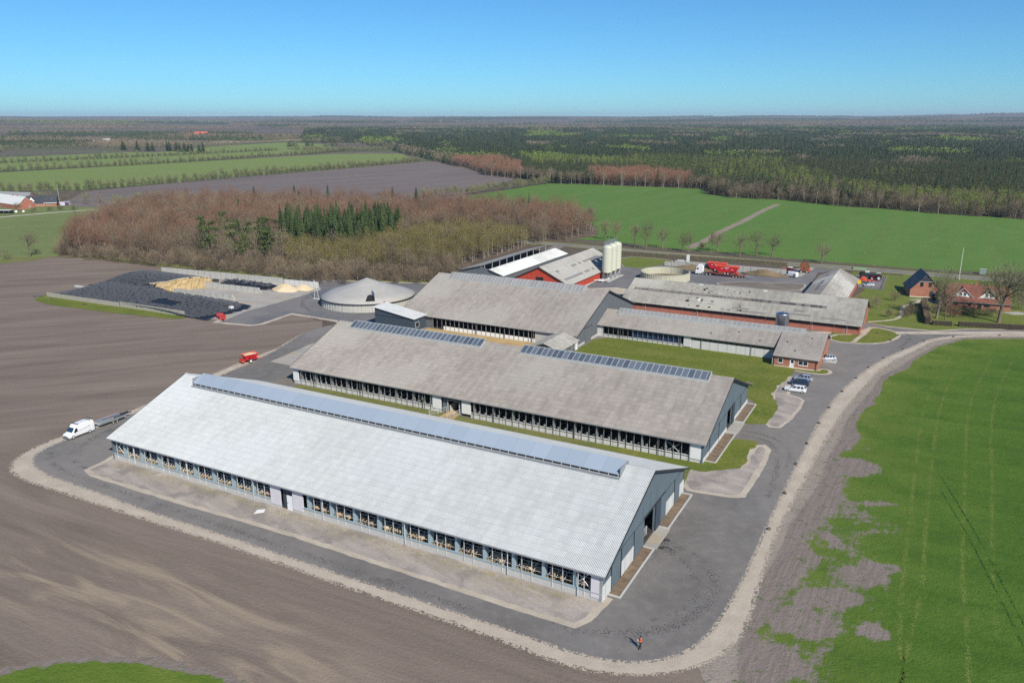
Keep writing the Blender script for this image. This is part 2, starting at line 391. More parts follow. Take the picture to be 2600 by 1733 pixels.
def mat_slate(name, col, seam):
    t = NT(name); c = t.co(); s = t.sep(c)
    n = t.noise(t.comb(t.m('MULTIPLY', s[1], .8), t.m('MULTIPLY', s[2], .25), 0), 1.2, 4, .6)
    k = t.ramp(n, [(.3, tuple(x * .86 for x in col)), (.7, tuple(x * 1.12 for x in col))])
    ln = t.m('LESS_THAN', t.m('FRACT', t.m('DIVIDE', t.m('ADD', s[0], s[1]), seam)), .025)
    return t.out(t.mix(t.m('MULTIPLY', ln, .7), k, (.04, .05, .06)), .75, 0, .3)
M_SLATE = mat_slate('blue_grey_cladding', (.115, .150, .178), 1.2)
M_SLATE2 = mat_slate('grey_cladding', (.130, .142, .155), 2.0)
M_SLATE_D = mat_slate('dark_blue_cladding', (.050, .068, .090), 3.0)
M_REDP = mat_slate('red_painted_boards', (.47, .060, .032), .9)
M_TRIM = P('charcoal_trim', (.03, .032, .036), .6)
M_DARK = P('interior_shade_black', (.018, .017, .016), .95, var=.3)  # near-black colour painted in for the shade inside buildings and openings
M_FLOOR = P('shade_dark_floor', (.055, .047, .04), .95, var=.4)  # floor colour darkened to stand for indoor shade
M_WHITE = P('white_paint', (.80, .80, .79), .5, var=.05)
M_PANEL = P('white_door_panel', (.74, .75, .76), .45, var=.05)
M_LILAC = P('pale_panel', (.60, .58, .62), .5, var=.06)
M_STEEL = P('galvanised_steel', (.40, .42, .44), .45, .55, .15, 4)
M_STEEL_B = P('blue_grey_steel', (.33, .42, .47), .5, .15, .12, 2)
M_RAIL = P('pale_galvanised_rail', (.62, .64, .66), .5, .2)
M_STAIN = P('stainless_steel', (.50, .52, .55), .28, .95, .08, 2)
M_PC = None
def mat_poly(name, c0, c1, rib):
    t = NT(name); c = t.co(); s = t.sep(c)
    cell = t.wn(t.comb(t.m('FLOOR', t.m('DIVIDE', s[0], rib)), 0, 0))
    k = t.mix(cell, c0, c1)
    ln = t.m('LESS_THAN', t.m('FRACT', t.m('DIVIDE', s[0], rib)), .045)
    k = t.mix(t.m('MULTIPLY', ln, .35), k, (.24, .27, .31))
    return t.out(k, .28, 0, .5)
M_POLY_B = mat_poly('pale_blue_ridge_sheet', (.315, .375, .45), (.35, .41, .49), 3.0)
M_POLY_D = mat_poly('dark_skylight_glazing', (.075, .095, .125), (.14, .165, .20), 1.25)
M_POLY_G = mat_poly('grey_ridge_sheet', (.255, .25, .245), (.31, .305, .30), 1.25); M_POLY_G.node_tree.nodes['Principled BSDF'].inputs['Roughness'].default_value = .7; M_POLY_G.node_tree.nodes['Principled BSDF'].inputs['Specular IOR Level'].default_value = .15
M_GLASS = P('dark_glass', (.02, .025, .03), .08, 0, .2, 1, .6)
M_BLIND = P('blue_curtain', (.012, .03, .085), .7, var=.3)
M_CREAM = P('cream_silo_paint', (.55, .55, .44), .4, var=.05, scale=.6)
M_TYRE = P('black_rubber', (.022, .022, .023), .85, var=.3)
M_TYRE_W = P('weathered_tyre_rubber', (.088, .094, .108), .8, var=.45, scale=3)
M_FILM = P('black_silage_film', (.012, .013, .018), .55, var=.4)
M_FILM_G = P('green_net_film', (.018, .030, .028), .65, var=.4)
M_CARW = P('white_car_paint', (.80, .81, .82), .25, 0, .03, 1, .6)
M_CARS = P('silver_car_paint', (.50, .53, .58), .3, .45, .05, 1, .6)
M_CARB = P('dark_blue_car_paint', (.035, .055, .10), .25, .3, .05, 1, .6)
M_RED = P('machine_red', (.62, .018, .025), .4, 0, .12, 1.5, .5)
M_RED_O = P('orange_red_paint', (.62, .09, .035), .5, 0, .18, 2)
M_RUST = P('rusty_steel', (.20, .075, .035), .9, 0, .4, 3)
M_BLK = P('black_plastic', (.02, .02, .022), .6)
M_ORG = P('orange_lamp', (.75, .28, .03), .4)
M_RIM = P('wheel_rim', (.55, .56, .57), .4, .3)
M_YEL = P('yellow_paint', (.75, .55, .03), .5)
M_GRN = P('green_paint', (.05, .22, .10), .5)
M_GRN_T = P('teal_machine_green', (.10, .25, .20), .5)
M_BLUE = P('machine_blue', (.03, .10, .22), .5)
M_WOOD = P('weathered_wood', (.22, .18, .14), .9, var=.3, scale=3)
M_TIMB = P('raw_timber', (.46, .38, .28), .9, var=.25, scale=3)
M_LAMPR = P('tail_lamp_red', (.35, .02, .02), .3)
M_LAMPW = P('headlamp_glass', (.70, .72, .74), .15)
M_SKIN = P('skin', (.52, .33, .25), .6, var=.05)
M_VEST = P('orange_safety_jacket', (.85, .13, .03), .7, var=.1, scale=8)
M_TROU = P('dark_trousers', (.022, .022, .028), .9, var=.2, scale=8)
M_HAIR = P('dark_hair', (.03, .024, .02), .8)
M_ROCK = P('field_stone', (.11, .095, .08), .9, var=.5, scale=4)
# ------------------------------------------------------------------ the land
def chaikin(p, n=1, closed=False):
    for _ in range(n):
        q = []
        L = len(p); rng = range(L) if closed else range(L - 1)
        if not closed: q.append(p[0])
        for i in rng:
            a, b = p[i], p[(i + 1) % L]
            q.append((a[0] * .75 + b[0] * .25, a[1] * .75 + b[1] * .25)); q.append((a[0] * .25 + b[0] * .75, a[1] * .25 + b[1] * .75))
        if not closed: q.append(p[-1])
        p = q
    return p
def area(p): return .5 * sum(p[i][0] * p[(i + 1) % len(p)][1] - p[(i + 1) % len(p)][0] * p[i][1] for i in range(len(p)))
def offset(p, d):
    if area(p) < 0: p = p[::-1]
    out = []
    for i in range(len(p)):
        a, b, c = Vector(p[i - 1]), Vector(p[i]), Vector(p[(i + 1) % len(p)])
        e1 = (b - a).normalized(); e2 = (c - b).normalized()
        n1 = Vector((e1.y, -e1.x)); n2 = Vector((e2.y, -e2.x)); n = n1 + n2
        if n.length < .3: n = n1
        n.normalize(); k = d / max(.5, n.dot(n1)); out.append(tuple(b + n * k))
    return out
def wob(p, amp=.25, step=2.0, seed=1):
    """uneven edge: resample the outline and jitter it a little"""
    rg = random.Random(seed); q = []
    for i in range(len(p)):
        a, b = Vector(p[i]), Vector(p[(i + 1) % len(p)]); n = max(1, min(60, int((b - a).length / step)))
        for k in range(n):
            c = a.lerp(b, k / n); q.append((c.x + rg.uniform(-amp, amp), c.y + rg.uniform(-amp, amp)))
    return q
def sheet(name, poly, mat, z, label=None, far=False, kind='structure'):
    bm = bmesh.new()
    if far:
        tri = tessellate_polygon([[Vector((*p, 0)) for p in poly]])
        vs = [bm.verts.new((*p, 0)) for p in poly]
        for t in tri:
            try: bm.faces.new([vs[i] for i in t])
            except ValueError: pass
        bmesh.ops.subdivide_edges(bm, edges=bm.edges[:], cuts=5, use_grid_fill=True)
        for v in bm.verts: v.co.z = ter(v.co.x, v.co.y) + z
    else:
        bm.faces.new([bm.verts.new((*p, z)) for p in poly])
    bmesh.ops.recalc_face_normals(bm, faces=bm.faces[:])
    for f in bm.faces:
        if f.normal.z < 0: f.normal_flip()
    me = bpy.data.meshes.new(name); bm.to_mesh(me); bm.free(); me.materials.append(mat)
    o = bpy.data.objects.new(name, me); COL.objects.link(o); o['kind'] = kind
    if label: o['label'] = label
    return o
def strip(name, line, width, mat, z, smooth=2):
    """a soft-edged worn band along a line (vertex attribute a: 0 at the edges, 1 in the middle)"""
    line = chaikin(line, smooth); V = []; A = []; Fc = []
    prof = [(-1, 0), (-.5, .8), (0, 1), (.5, .8), (1, 0)]
    for i, p in enumerate(line):
        a = Vector(line[max(0, i - 1)]); b = Vector(line[min(len(line) - 1, i + 1)]); d = (b - a).normalized(); n = Vector((-d.y, d.x))
        e = 0.0 if i in (0, len(line) - 1) else 1.0
        for s, al in prof:
            q = Vector(p) + n * s * width / 2; V.append((q.x, q.y, z)); A.append(al * e)
    for i in range(len(line) - 1):
        for k in range(4): Fc.append((i * 5 + k, i * 5 + k + 1, (i + 1) * 5 + k + 1, (i + 1) * 5 + k))
    me = bpy.data.meshes.new(name); me.from_pydata(V, [], Fc); me.materials.append(mat)
    at = me.attributes.new('a', 'FLOAT', 'POINT'); at.data.foreach_set('value', A)
    o = bpy.data.objects.new(name, me); COL.objects.link(o); o['kind'] = 'structure'; return o
def uvp(*p): return [tuple(F(a, b).xy) for a, b in p]

# base ground to the horizon (flat round the farm, rising gently beyond 1.5 km)
rs = [0, 40, 90, 150, 230, 330, 450, 600, 800, 1050, 1300, 1500] + list(range(1750, 4001, 250)) + list(range(4500, 15001, 500)) + [17000, 20000, 25000]
na = 180
V = [(0, 0, 0)]; Fc = []
for r in rs[1:]:
    for k in range(na):
        a = 2 * math.pi * k / na; x, y = r * math.sin(a), r * math.cos(a); V.append((x, y, ter(x, y)))
for k in range(na): Fc.append((0, 1 + (k + 1) % na, 1 + k))
for j in range(len(rs) - 2):
    for k in range(na):
        a, b = 1 + j * na + k, 1 + j * na + (k + 1) % na; Fc.append((a, b, b + na, a + na))
me = bpy.data.meshes.new('ground'); me.from_pydata(V, [], Fc); me.materials.append(M_GROUND); me.update()
gr = bpy.data.objects.new('ground', me); COL.objects.link(gr); gr['kind'] = 'structure'
if me.polygons[0].normal.z < 0: me.flip_normals()

# fields
SOIL = [(-260,250),(-213,310),(-223.6,344.4),(-212.6,350.0),(-208.5,361.7),(-192.7,358.1),(-155.7,341.1),(-147.5,331.6),(-101.9,261.2),(-59.6,242.9),(-41.4,172.4),(-49.4,146.3),(0,86),(30,100),(40,80),(42,40),(-40,40),(-140,40),(-240,140)]
sheet('ploughed_field', wob(SOIL, .5, 4), M_SOIL, .02)
sheet('distant_ploughed_field', [(-330,580),(-367.3,697.8),(-306.0,869.0),(-220.8,1016.0),(-134.8,1196.1),(-111.3,1183.8),(-71.0,1053.4),(-2.8,869.0),(1.8,843.3),(-40,640),(-58.5,590.0),(-202.9,540)], M_SOIL_FAR, .06)
sheet('hedged_meadow', [(-504.8,758.7),(-442.5,697.8),(-376.4,715.5),(-319.5,819.0),(-220.8,1016.0),(-136.2,1208.6),(-201.4,1480),(-285.2,1560),(-311.1,1501.9),(-506.0,1125.8),(-602.8,956.5),(-640,910)], M_PASTURE2, .05)
sheet('narrow_meadow', [(-650,930),(-618.0,985),(-511.0,1140),(-357.7,1516.5),(-332.5,1600),(-430,1900),(-560,2050),(-640,1817),(-660,1622.7),(-646.2,1334.6),(-736.0,1171.7),(-770,1120)], M_PASTURE2, .15, far=True)
sheet('upper_meadow', [(-770,1150),(-736.0,1171.7),(-646.2,1334.6),(-643.0,1517.3),(-705.4,1512.7),(-829.7,1323.1)], M_PASTURE2, .2, far=True)
sheet('heath', [(-720,1930),(-567.9,2150),(-560,2300),(-700,2360),(-760,2119.6)], M_HEATH, .3, far=True)
sheet('pasture', wob([(-330,200),(-260,280),(-223.0,343.3),(-212.0,348.8),(-207.8,360.5),(-200,420),(-225,500),(-215,560),(-255,575),(-288.4,553.2),(-329.2,514.8),(-400,440)], .5, 6), M_PASTURE, .04)
sheet('farm_meadow', [(-430,470),(-341.4,507.7),(-308,535),(-288,556),(-262,566),(-240,560),(-235,600),(-300,600),(-342,612),(-420,640),(-500,600)], M_PASTURE, .045)
sheet('gravel_track', [(-360,474),(-331.4,500.5),(-308.1,531.5),(-286,555),(-288.4,557),(-311,534),(-334,503),(-362,477)], M_TRACK, .07)
sheet('crop_field', [(-50,640),(-46.7,634.8),(22.3,769.0),(36,790),(45,786),(80,773),(118,752),(155,735),(171,722),(162,668),(181,642),(215,624),(237,580),(264,560),(284,530),(330,492),(420,420),(330,330),(240,300),(215.0,309),(207.8,318.8),(170.2,327),(145.4,343),(124,354),(104.7,368),(77.0,382),(50,408),(27.0,413),(40,470),(0,560)], M_CROP_F, .035)
GBL = chaikin([(-120,60),(-66,72),(-62.8,75.3),(-58.3,77.5),(-54.4,79.2),(-49,79.9),(-44.6,80.0),(-41.4,79.6),(-34.6,77.7),(-30.0,75.8),(-25.6,73.9),(-18,70),(-20,40),(-120,40)], 2, True)
sheet('wood_floor', wob([(-206.5,358.1),(-222,397.5),(-243,465),(-250,558),(-221.7,588.2),(-145.7,574),(-82.8,560),(-22.0,540),(20.4,512),(49.2,470),(46.0,428.7),(27.4,403.4),(8.3,389.0),(-14.5,346.6),(-20.8,323.6),(-29.0,296.6),(-72.3,298.2),(-109.5,320.7),(-148.3,332.6),(-177.2,346.6)], 1.5, 6), P('leaf_litter', (.13, .095, .065), .95, var=.4, scale=.2), .05)
sheet('wood_margin', wob([(-222.4,330.6),(-220.9,340.0),(-212.0,348.8),(-209.1,360),(-192.7,357),(-148.7,333.7),(-125.5,325.6),(-104,304),(-77,302),(-36,293),(-29.2,296),(-29.6,304),(-72.3,304),(-148.5,340),(-190,364),(-228.5,356)], .5, 3), M_ROUGH, .055)

# near crop on the right: a fine grid with a "bare" attribute where seed has not taken
LINE = [(22,66),(24,74),(27,84),(31.4,93.2),(39.7,105.7),(41.9,109.7),(53.3,127.2),(63.8,145.7),(67.8,153.5),(89.7,184.5),(116.5,211.0),(128.5,219.0),(150,219.6),(240,219)]
def dseg(p, a, b):
    p, a, b = Vector(p), Vector(a), Vector(b); ab = b - a
    t = max(0, min(1, (p - a).dot(ab) / ab.length_squared)); q = a + ab * t
    s = ab.x * (p.y - a.y) - ab.y * (p.x - a.x)
    return (p - q).length, s
PATCH = [(60.5,131.5,5.0,3.8,1.15),(41,91,4.6,2.2,1.1),(31,79,4,4,.8),(51,98,3.4,1.3,.9),(44,83.8,1.9,1.6,1.1),(42.5,101,1.6,1.6,1.05),(47.5,106,1.4,2.0,.9),(39,98,3,2.5,.8),(58,117.5,4.5,1.2,.72),(36,86,5,4,.8),(27,74,4,6,1.0),(47,96,5,3,.72)]
def bare_at(x, y):
    best = (1e9, 0)
    for i in range(len(LINE) - 1):
        d, s = dseg((x, y), LINE[i], LINE[i + 1])
        if d < best[0]: best = (d, s)
    d = best[0] if best[1] < 0 else -best[0]            # s<0: to the right of the road line
    w = 3.0 + 1.0 * math.sin(x * .21 + y * .13) + .9 * math.sin(x * .5 - y * .37) - (2.8 if x > 105 else 0) - (1.2 if y > 165 else 0)
    b = 1.32 - d / max(.8, w) * .75; b = max(b, (.37 - max(0, d - 9) * .03) if y < 118 and 0 < d < 20 else 0)
    for cx, cy, rx, ry, k in PATCH:
        e = ((x - cx) / rx) ** 2 + ((y - cy) / ry) ** 2
        b = max(b, k * (.86 - .42 * e))
    return max(0, min(1.3, b))
def gridfield(name, x0, x1, y0, y1, step, mat, z, fn, keep=lambda x, y: True):
    nx, ny = int((x1 - x0) / step) + 1, int((y1 - y0) / step) + 1; idx = {}; V = []; A = []; FR = []; Fc = []
    for j in range(ny):
        for i in range(nx):
            x, y = x0 + i * step, y0 + j * step
            if keep(x, y): idx[i, j] = len(V); V.append((x, y, z)); A.append(fn(x, y)); FR.append(math.exp(-min([dseg((x, y), LINE[q_], LINE[q_ + 1])[0] for q_ in range(len(LINE) - 1)]) / 13) if x > 10 else .35)
    for j in range(ny - 1):
        for i in range(nx - 1):
            q = [(i, j), (i + 1, j), (i + 1, j + 1), (i, j + 1)]
            if all(k in idx for k in q): Fc.append(tuple(idx[k] for k in q))
    me = bpy.data.meshes.new(name); me.from_pydata(V, [], Fc); me.materials.append(mat)
    at = me.attributes.new('bare', 'FLOAT', 'POINT'); at.data.foreach_set('value', A); at = me.attributes.new('fringe', 'FLOAT', 'POINT'); at.data.foreach_set('value', FR)
    o = bpy.data.objects.new(name, me); COL.objects.link(o); o['kind'] = 'structure'; return o
def keepR(x, y):
    best = (1e9, 0)
    for i in range(len(LINE) - 1):
        d, s = dseg((x, y), LINE[i], LINE[i + 1])
        if d < best[0]: best = (d, s)
    return best[1] < 0 or best[0] < 4
def bl_bare(x, y):
    d = min(dseg((x, y), GBL[i - 1], GBL[i])[0] for i in range(len(GBL)) if GBL[i][1] > 60)
    return max(0, 1.1 - d * .42)
def in_poly(x, y, P_):
    c = False
    for i in range(len(P_)):
        (x1, y1), (x2, y2) = P_[i - 1], P_[i]
        if (y1 > y) != (y2 > y) and x < (x2 - x1) * (y - y1) / (y2 - y1) + x1: c = not c
    return c
gridfield('green_crop_patch', -110, -18, 44, 84, .8, M_GREEN_BL, .04, bl_bare, lambda x, y: in_poly(x, y, GBL))
gridfield('young_crop', 15, 260, 40, 222, 1.25, M_CROP_R, .03, bare_at, keepR)

# roads, yards, verges
VERGE = [(-52.1,232.8),(-66.6,202.6),(-72.8,186.2),(-79.7,163.9),(-82.2,157.7),(-88.5,145.3),(-90.9,138.5),(-90.6,133.9),(-89.1,130.6),(-86.5,128.0),(-81.9,125.2),(-73.9,121.0),(-68.5,118.2),(-54.4,111.0),(-41.9,104.8),(-27.1,96.6),(-4.7,84.5),(0.2,81.7),(4.8,78.8),(8.5,77.1),(12.3,76.4),(16.8,76.5),(20.9,77.7),(24.5,79.9),(28.4,84.5),(36.2,101.6),(41.8,112.0),(49.5,124.9),(59.4,142.2),(70.2,159.8),(81,175.2),(95,194.2),(109.3,206.9),(117.0,215.2),(124.5,218.8),(134.3,221.1),(147.3,221.0),(260,219)]
sheet('gravel_verge', wob(chaikin(VERGE, 1) + [(260,224),(150,226),(40,300),(-40,300)], .22, 1.1), M_GRAVEL, .042)
ASO = [(-60.8,225.9),(-65.2,199.2),(-71.7,183.4),(-79.0,161.6),(-84.0,149.1),(-87.3,143.8),(-89.0,138.5),(-87.8,133.9),(-85.2,130.8),(-81.1,127.7),(-74.9,124.3),(-68.0,120.5),(-60.5,115.9),(-42.3,106.5),(-27.4,98.3),(-4.8,86.3),(0.2,83.6),(4.9,80.8),(9.4,78.7),(13.2,77.9),(17.1,78.3),(20.5,79.8),(23.7,82.9),(27.2,87.8),(32.4,96.7),(41.7,114.6),(52.0,133.2),(57.9,143.8),(67.7,161.2),(80.5,179.7),(96.1,198.0),(109.3,209.4),(117.6,216.9),(125.2,220.7),(135.1,222.7),(148.3,222.8),(260,221)]
sheet('asphalt_road', wob(chaikin(ASO, 1), .09, 1.5) + [(260,226.5),(155.5,227.3),(151.5,227.9),(135.5,228.7),(123.8,226.3),(112.9,231.4),(110.3,235.1),(108.9,238.5),(104,240),(60,265),(20,290),(-20,262),(-50,240)], M_ASPH, .052)
def rim(name, poly, mat, z, w=.9, seed=1, amp=.15):
    poly = chaikin(poly, 1, True)
    if w: sheet('gravel_edge', wob(offset(poly, w), .1, 1.2, seed + 50), M_GRAVEL, z - .006)
    return sheet(name, wob(poly, amp, 1.0, seed), mat, z)
BARE_F = [(-73.6,134.0),(-75.0,130.4),(-73.1,128.4),(-54.5,118.6),(-33.2,108.0),(-0.5,89.8),(7.6,85.6),(9.2,86.6)] + uvp((96.6,1.2),(0.2,1.2))
sheet('gravel_edge', wob(offset(BARE_F, .95), .1, 1.2, 61), M_GRAVEL, .062)
sheet('bare_bank', wob(BARE_F, .16, 1.0, 11), M_BARE, .068)
rim('bare_corner', [(29.4,123.2),(31.2,130.8),(36.8,130.5),(42.3,131.4),(45.2,138.3),(47.6,141.2),(47.9,138.5),(38.1,120.6),(36.8,120.2),(32.6,121.6)], M_BARE, .066, 1.0, 12)
rim('grass_corner', [(15.1,142.0),(32.0,129.6),(36.8,129.9),(42.0,131.4),(44.4,138.5),(47.3,141.8),(47.6,143.3),(44.5,144.3),(42.2,144.2),(36,131.8),(15.3,143.5)], M_LAWN, .074, 0, 13, .3)
rim('bare_lay_by', [(60.2,173.2),(69.6,186.2),(61.6,171.0),(64.0,168.7),(64.2,165.8),(54.6,150.9),(52.0,151.3),(54.1,156.8),(57.6,163.9)], M_BARE, .066, .7, 14)
rim('meadow_between_barns', [(18.4,208.9),(24.6,220.5),(37.5,215.4),(65.6,205.2),(65.5,203.7),(68.8,192.4),(70.6,187.6),(59.1,172.6),(58.3,163.9),(54.8,156.8),(52.6,152.9),(49.5,152.0),(47.4,153.2),(53.3,165.3),(52.7,167.7),(50,170),(30,190),(14,200)], M_LAWN, .075, 0, 15, .35)
sheet('grass_strip', wob(uvp((1, 37.8), (96, 37.8), (95.4, 49.2), (1, 49.2)), .2, 2), M_ROUGH, .07)
rim('grass_corner_by_annex', uvp((106.3,115.2),(108.6,115.5),(109.6,117),(109.2,119.2),(107.6,119.2),(107.4,117),(96,116.9),(96,115.8)), M_LAWN, .076, .8, 16)
rim('lawn_island', [(92.1,222.2),(100.8,222.7),(105.8,229.0),(109.0,230.6),(112.3,225.6),(111.2,221.1),(105.0,214.7),(98.7,213.0),(90.2,215.4)], M_LAWN, .076, .9, 17)
LH = [(92.1,222.2),(101,222.5),(108.2,238.3),(113,232.6),(124,227.4),(135.5,229.4),(155.5,228.2),(260,227.5),(330,240),(260,275),(203,296.6),(184,305.3),(164,316.2),(146,326.6),(140,322),(131,310),(136,300),(128,284),(118.0,270.6),(112,262),(104,250)]
sheet('garden_lawn', wob(LH, .2, 2, 18), M_LAWN_H, .064)
rim('roadside_lawn', [(46.0,334.4),(49.7,360),(67.4,353),(71.0,346),(67.8,335.4),(53.2,328.4)], M_LAWN_H, .066, .5, 19)
sheet('back_yard', wob([(26.4,288.3),(34.0,307.5),(39.5,323.7),(46.1,334.4),(53.4,328.8),(63.9,337.4),(70,340),(112,320),(126.0,336.6),(141.4,327.9),(137.1,324.8),(124.3,319.2),(106.8,283.8),(102.8,278.6),(99,262),(70,270),(38.7,290.0)], .15, 2, 20), M_ASPH2, .07)
rim('dirt_island', [(75.3,296.8),(87.3,300.6),(93.5,299.6),(108.5,296.5),(110.7,294.4),(103.1,281.9),(87.6,289.8)], M_DIRT, .08, .5, 21)
sheet('concrete_hardstanding', wob([(114.3,310.6),(126.8,329.4),(125.5,334.2),(117.7,326),(110,316),(106,309.6)], .1, 2), M_CONC_G, .082)
sheet('machine_park', [(128.4,290.0),(135.0,285.0),(148.2,309.6),(138.3,315.8)], M_ASPH2, .082)
def roadline(pts, w): 
    L, Rr = [], []
    for i, p in enumerate(pts):
        a = Vector(pts[max(0, i - 1)]); b = Vector(pts[min(len(pts) - 1, i + 1)]); d = (b - a).normalized(); n = Vector((-d.y, d.x)) * w / 2
        L.append(tuple(Vector(p) + n)); Rr.append(tuple(Vector(p) - n))
    return L + Rr[::-1]
MAIN = chaikin([(-40,440),(6.2,404.0),(31.6,391),(58,374),(95.7,352.6),(119,339.5),(137.7,332.0),(164.2,317.5),(184.4,306.5),(204.1,297.2),(280,256),(420,190)], 2)
sheet('road_shoulder', roadline(MAIN, 11.5), M_ROUGH, .085)
sheet('gravel_shoulder', roadline(MAIN, 6.6), M_GRAVEL, .09)
sheet('country_road', roadline(MAIN, 5.6), M_ASPH, .098)
sheet('side_road', roadline(chaikin([(24,392),(18,376),(20,352),(30,326),(34,306)], 2), 6), M_ASPH, .092)
sheet('rutted_field_track', wob(roadline(chaikin([(195.9,591.5),(173.4,552.1),(147.0,499.6),(119.3,448.8),(99.9,410.1),(86,384)], 1), 4.2), .6, 5), P('dry_track_soil', (.27, .215, .165), .95, var=.25, scale=.3), .06)
sheet('footpath', wob(roadline(chaikin([(141.3,268.7),(137.3,264.0),(131.0,259.5),(127.3,253.7),(124.3,246.7),(118.8,239.8),(109.6,237.6)], 2), 1.1), .15, 1), M_GRAVEL, .088)
sheet('footpath', wob(roadline([(107.4,231.0),(102.2,223.3),(95.2,214.3)], 1.2), .15, 1), M_GRAVEL, .092)
# silage yard
YL = [(-90.1,237.6),(-78.9,234.1),(-76.9,235.5),(-71.0,249.2),(-54.3,239.8),(-50.5,234.5),(-35.9,215.2),(-20,244.2),(-10,292.3),(-30,296.5),(-76.4,303.2),(-84.9,305.5),(-87.5,298.8)]
sheet('gravel_edge', wob(offset(YL, 1.6), .3, 1.5, 71), M_GRAVEL, .058)
sheet('silage_yard', wob(YL, .12, 2, 22), M_ASPH2, .066)
sheet('silage_apron', wob([(-89.3,239.8),(-86.1,251.9),(-77.2,268.9),(-69.7,285.7),(-75.0,300.5),(-89.0,305.4)] + uvp((-139, 129.5), (-139, 84)) + [(-116.1,250.6),(-100,243.2)], .3, 2, 23), M_CONC_G, .072)
sheet('grass_bank', wob([(-166,270.3),(-165.5,277.5),(-131.7,264.0),(-103.8,245.2),(-102.1,241.4),(-106.2,241.4),(-125.6,248.3),(-140.9,255.0),(-157.9,262.4)], .4, 2, 24), M_LAWN, .078)
sheet('sand_yard', wob(uvp((-2, 95), (38, 94), (38, 107.4), (-2, 107.4)), .1, 2), M_LITTER, .085)
sheet('concrete_yard', wob([(-47,232),(-56,212),(-62,196),(-52,190),(-44,206),(-38,222)], .2, 2, 25), M_CONC_G, .06)
sheet('manure_pad', wob(uvp((-6, 47), (-.4, 47), (-.4, 60), (-6, 60)), .2, 1), M_DIRT, .062)
sheet('house_terrace', wob([(136.5,269.2),(142.5,270.2),(149,267.0),(147,264),(141,266)], .1, 1), M_CONC_G, .086)
sheet('house_terrace', wob([(158,250.2),(164,251.2),(166,247),(160,246.6)], .1, 1), M_CONC_G, .086)
# concrete aprons and upstands before the barn gables
def apron(u0, u1, v0, v1, gap):
    sheet('concrete_apron', uvp((u0, gap[0]), (u1 + .25, gap[0]), (u1 + .25, gap[1]), (u0, gap[1])), M_CONC_G, .094)
    for a, b in ((v0, gap[0]), (gap[1], v1)):
        sheet('dirt_bed', wob(uvp((u0, a), (u1 - .25, a), (u1 - .25, b), (u0, b)), .04, 1), P('reddish_dirt', (.19, .135, .09), .95, var=.45, scale=.9), .09)
        m = MB(); m.box(u1 - .25, a, 0, u1, b, .2); m.box(u0, a, 0, u1 - .25, a + .25, .2); m.box(u0, b - .25, 0, u1 - .25, b, .2)
        k = m.obj('kerb', M_CONC); k.location = (BX, BY, 0); k.rotation_euler = (0, 0, YAW); k['kind'] = 'structure'
apron(96.75, 98.5, 2.6, 36.2, (16.6, 23.2))
apron(96.6, 98.7, 50.6, 85.6, (66.4, 73.2))
# worn bands: tyre marks, tramlines, scattered soil
S_TYRE = mat_soft('tyre_marks', (.085, .082, .083), .40, .35, (.6, .6, 1))
S_PALE = mat_soft('dusty_band', (.27, .245, .22), .28, .35)
S_TRAM = mat_soft('tramline', (.225, .25, .09), .55, .25)
S_TRAMN = mat_soft('tramline_near', (.175, .21, .05), .5, .3); S_EDGE = mat_soft('gravel_scatter', (.47, .40, .325), .75, 1.3); S_TUFT = mat_soft('dry_grass_fringe', (.30, .27, .14), .5, .8)
S_TRAMD = mat_soft('wheel_track', (.022, .052, .010), .6, .3)
S_SPILL = mat_soft('spilled_soil', (.25, .20, .15), .8, .45)
for ln, w in (([(21.1,105.9),(24.6,103.6),(27.2,99.2),(27.7,95.2),(25.8,90.5),(22.5,86.6),(18.1,84.2),(13.1,83.2),(4,85.2)], 2.6), ([(19,106.5),(22.8,103),(24.5,99),(24.9,95.2),(24.4,92.0),(22.0,88.4),(17,86)], 1.4),
              ([(44,147.2),(48.4,145.2),(50.6,140.2),(47.7,131.3),(42,119)], 1.6), ([(46,149),(51,146),(52.6,139),(49,131)], 1.2), ([(111.3,232.6),(115.3,227.6),(114.5,220.5),(109.9,213.6),(100,203)], 1.6),
              ([(-86.6,138.5),(-84,133.6),(-78.1,128.8),(-69.4,123.9),(-40,107.6),(-4,87.6)], 1.8), ([(-84.2,141),(-81.6,135.6),(-77.1,131.8),(-71,127.2)], 1.6), ([(-80,150),(-83,141),(-79,133)], 3.0),
              ([(14,93.4),(18,98),(24,108)], 1.4), ([(-66,246),(-58,238),(-47,224)], 2.0), ([(-64,250),(-72,262),(-72,285)], 2.2)):
    strip('tyre_marks', ln, w, S_TYRE, .060 if ln[0][1] < 236 or ln[0][0] > 0 else .078)
for ln, w in (([(-73,123.9),(-40,106.0),(-4.8,86.9),(4,82)], 1.6), ([(33,99.5),(41,114.9),(57,143.5),(80,180.8),(108,210)], 1.5), ([(16,91),(28,113),(30,119)], 3), ([(12,80),(20,82),(26,90),(33,101)], 2.2)):
    strip('dusty_band', ln, w, S_PALE, .058)
for ln in ([(211.3,562.9),(170.9,486.9),(140.1,422.3)], [(230.8,541.8),(179.7,448.8),(137.4,367.4)], [(250.5,522.2),(196.1,422.3),(161.6,360.4)], [(268.9,504.0),(213.6,404.2),(179.2,340.7)], [(285.0,478.8),(238.6,393.0),(208.6,336.6)], [(176.6,603.8),(127.1,504.0),(86.2,428.6)], [(130,640),(90,560),(58,470)], [(300,460),(262,384),(236,330)]):
    for d in (-1.6, 1.6):
        strip('tramline', [(x + d, y - d * .4) for x, y in ln], 1.5, S_TRAM, .05)
strip('field_margin', [(27,400),(50,402),(77,379),(105,366),(124,352),(146,341),(171,326),(208,316),(300,285)], 7, S_TRAM, .055)
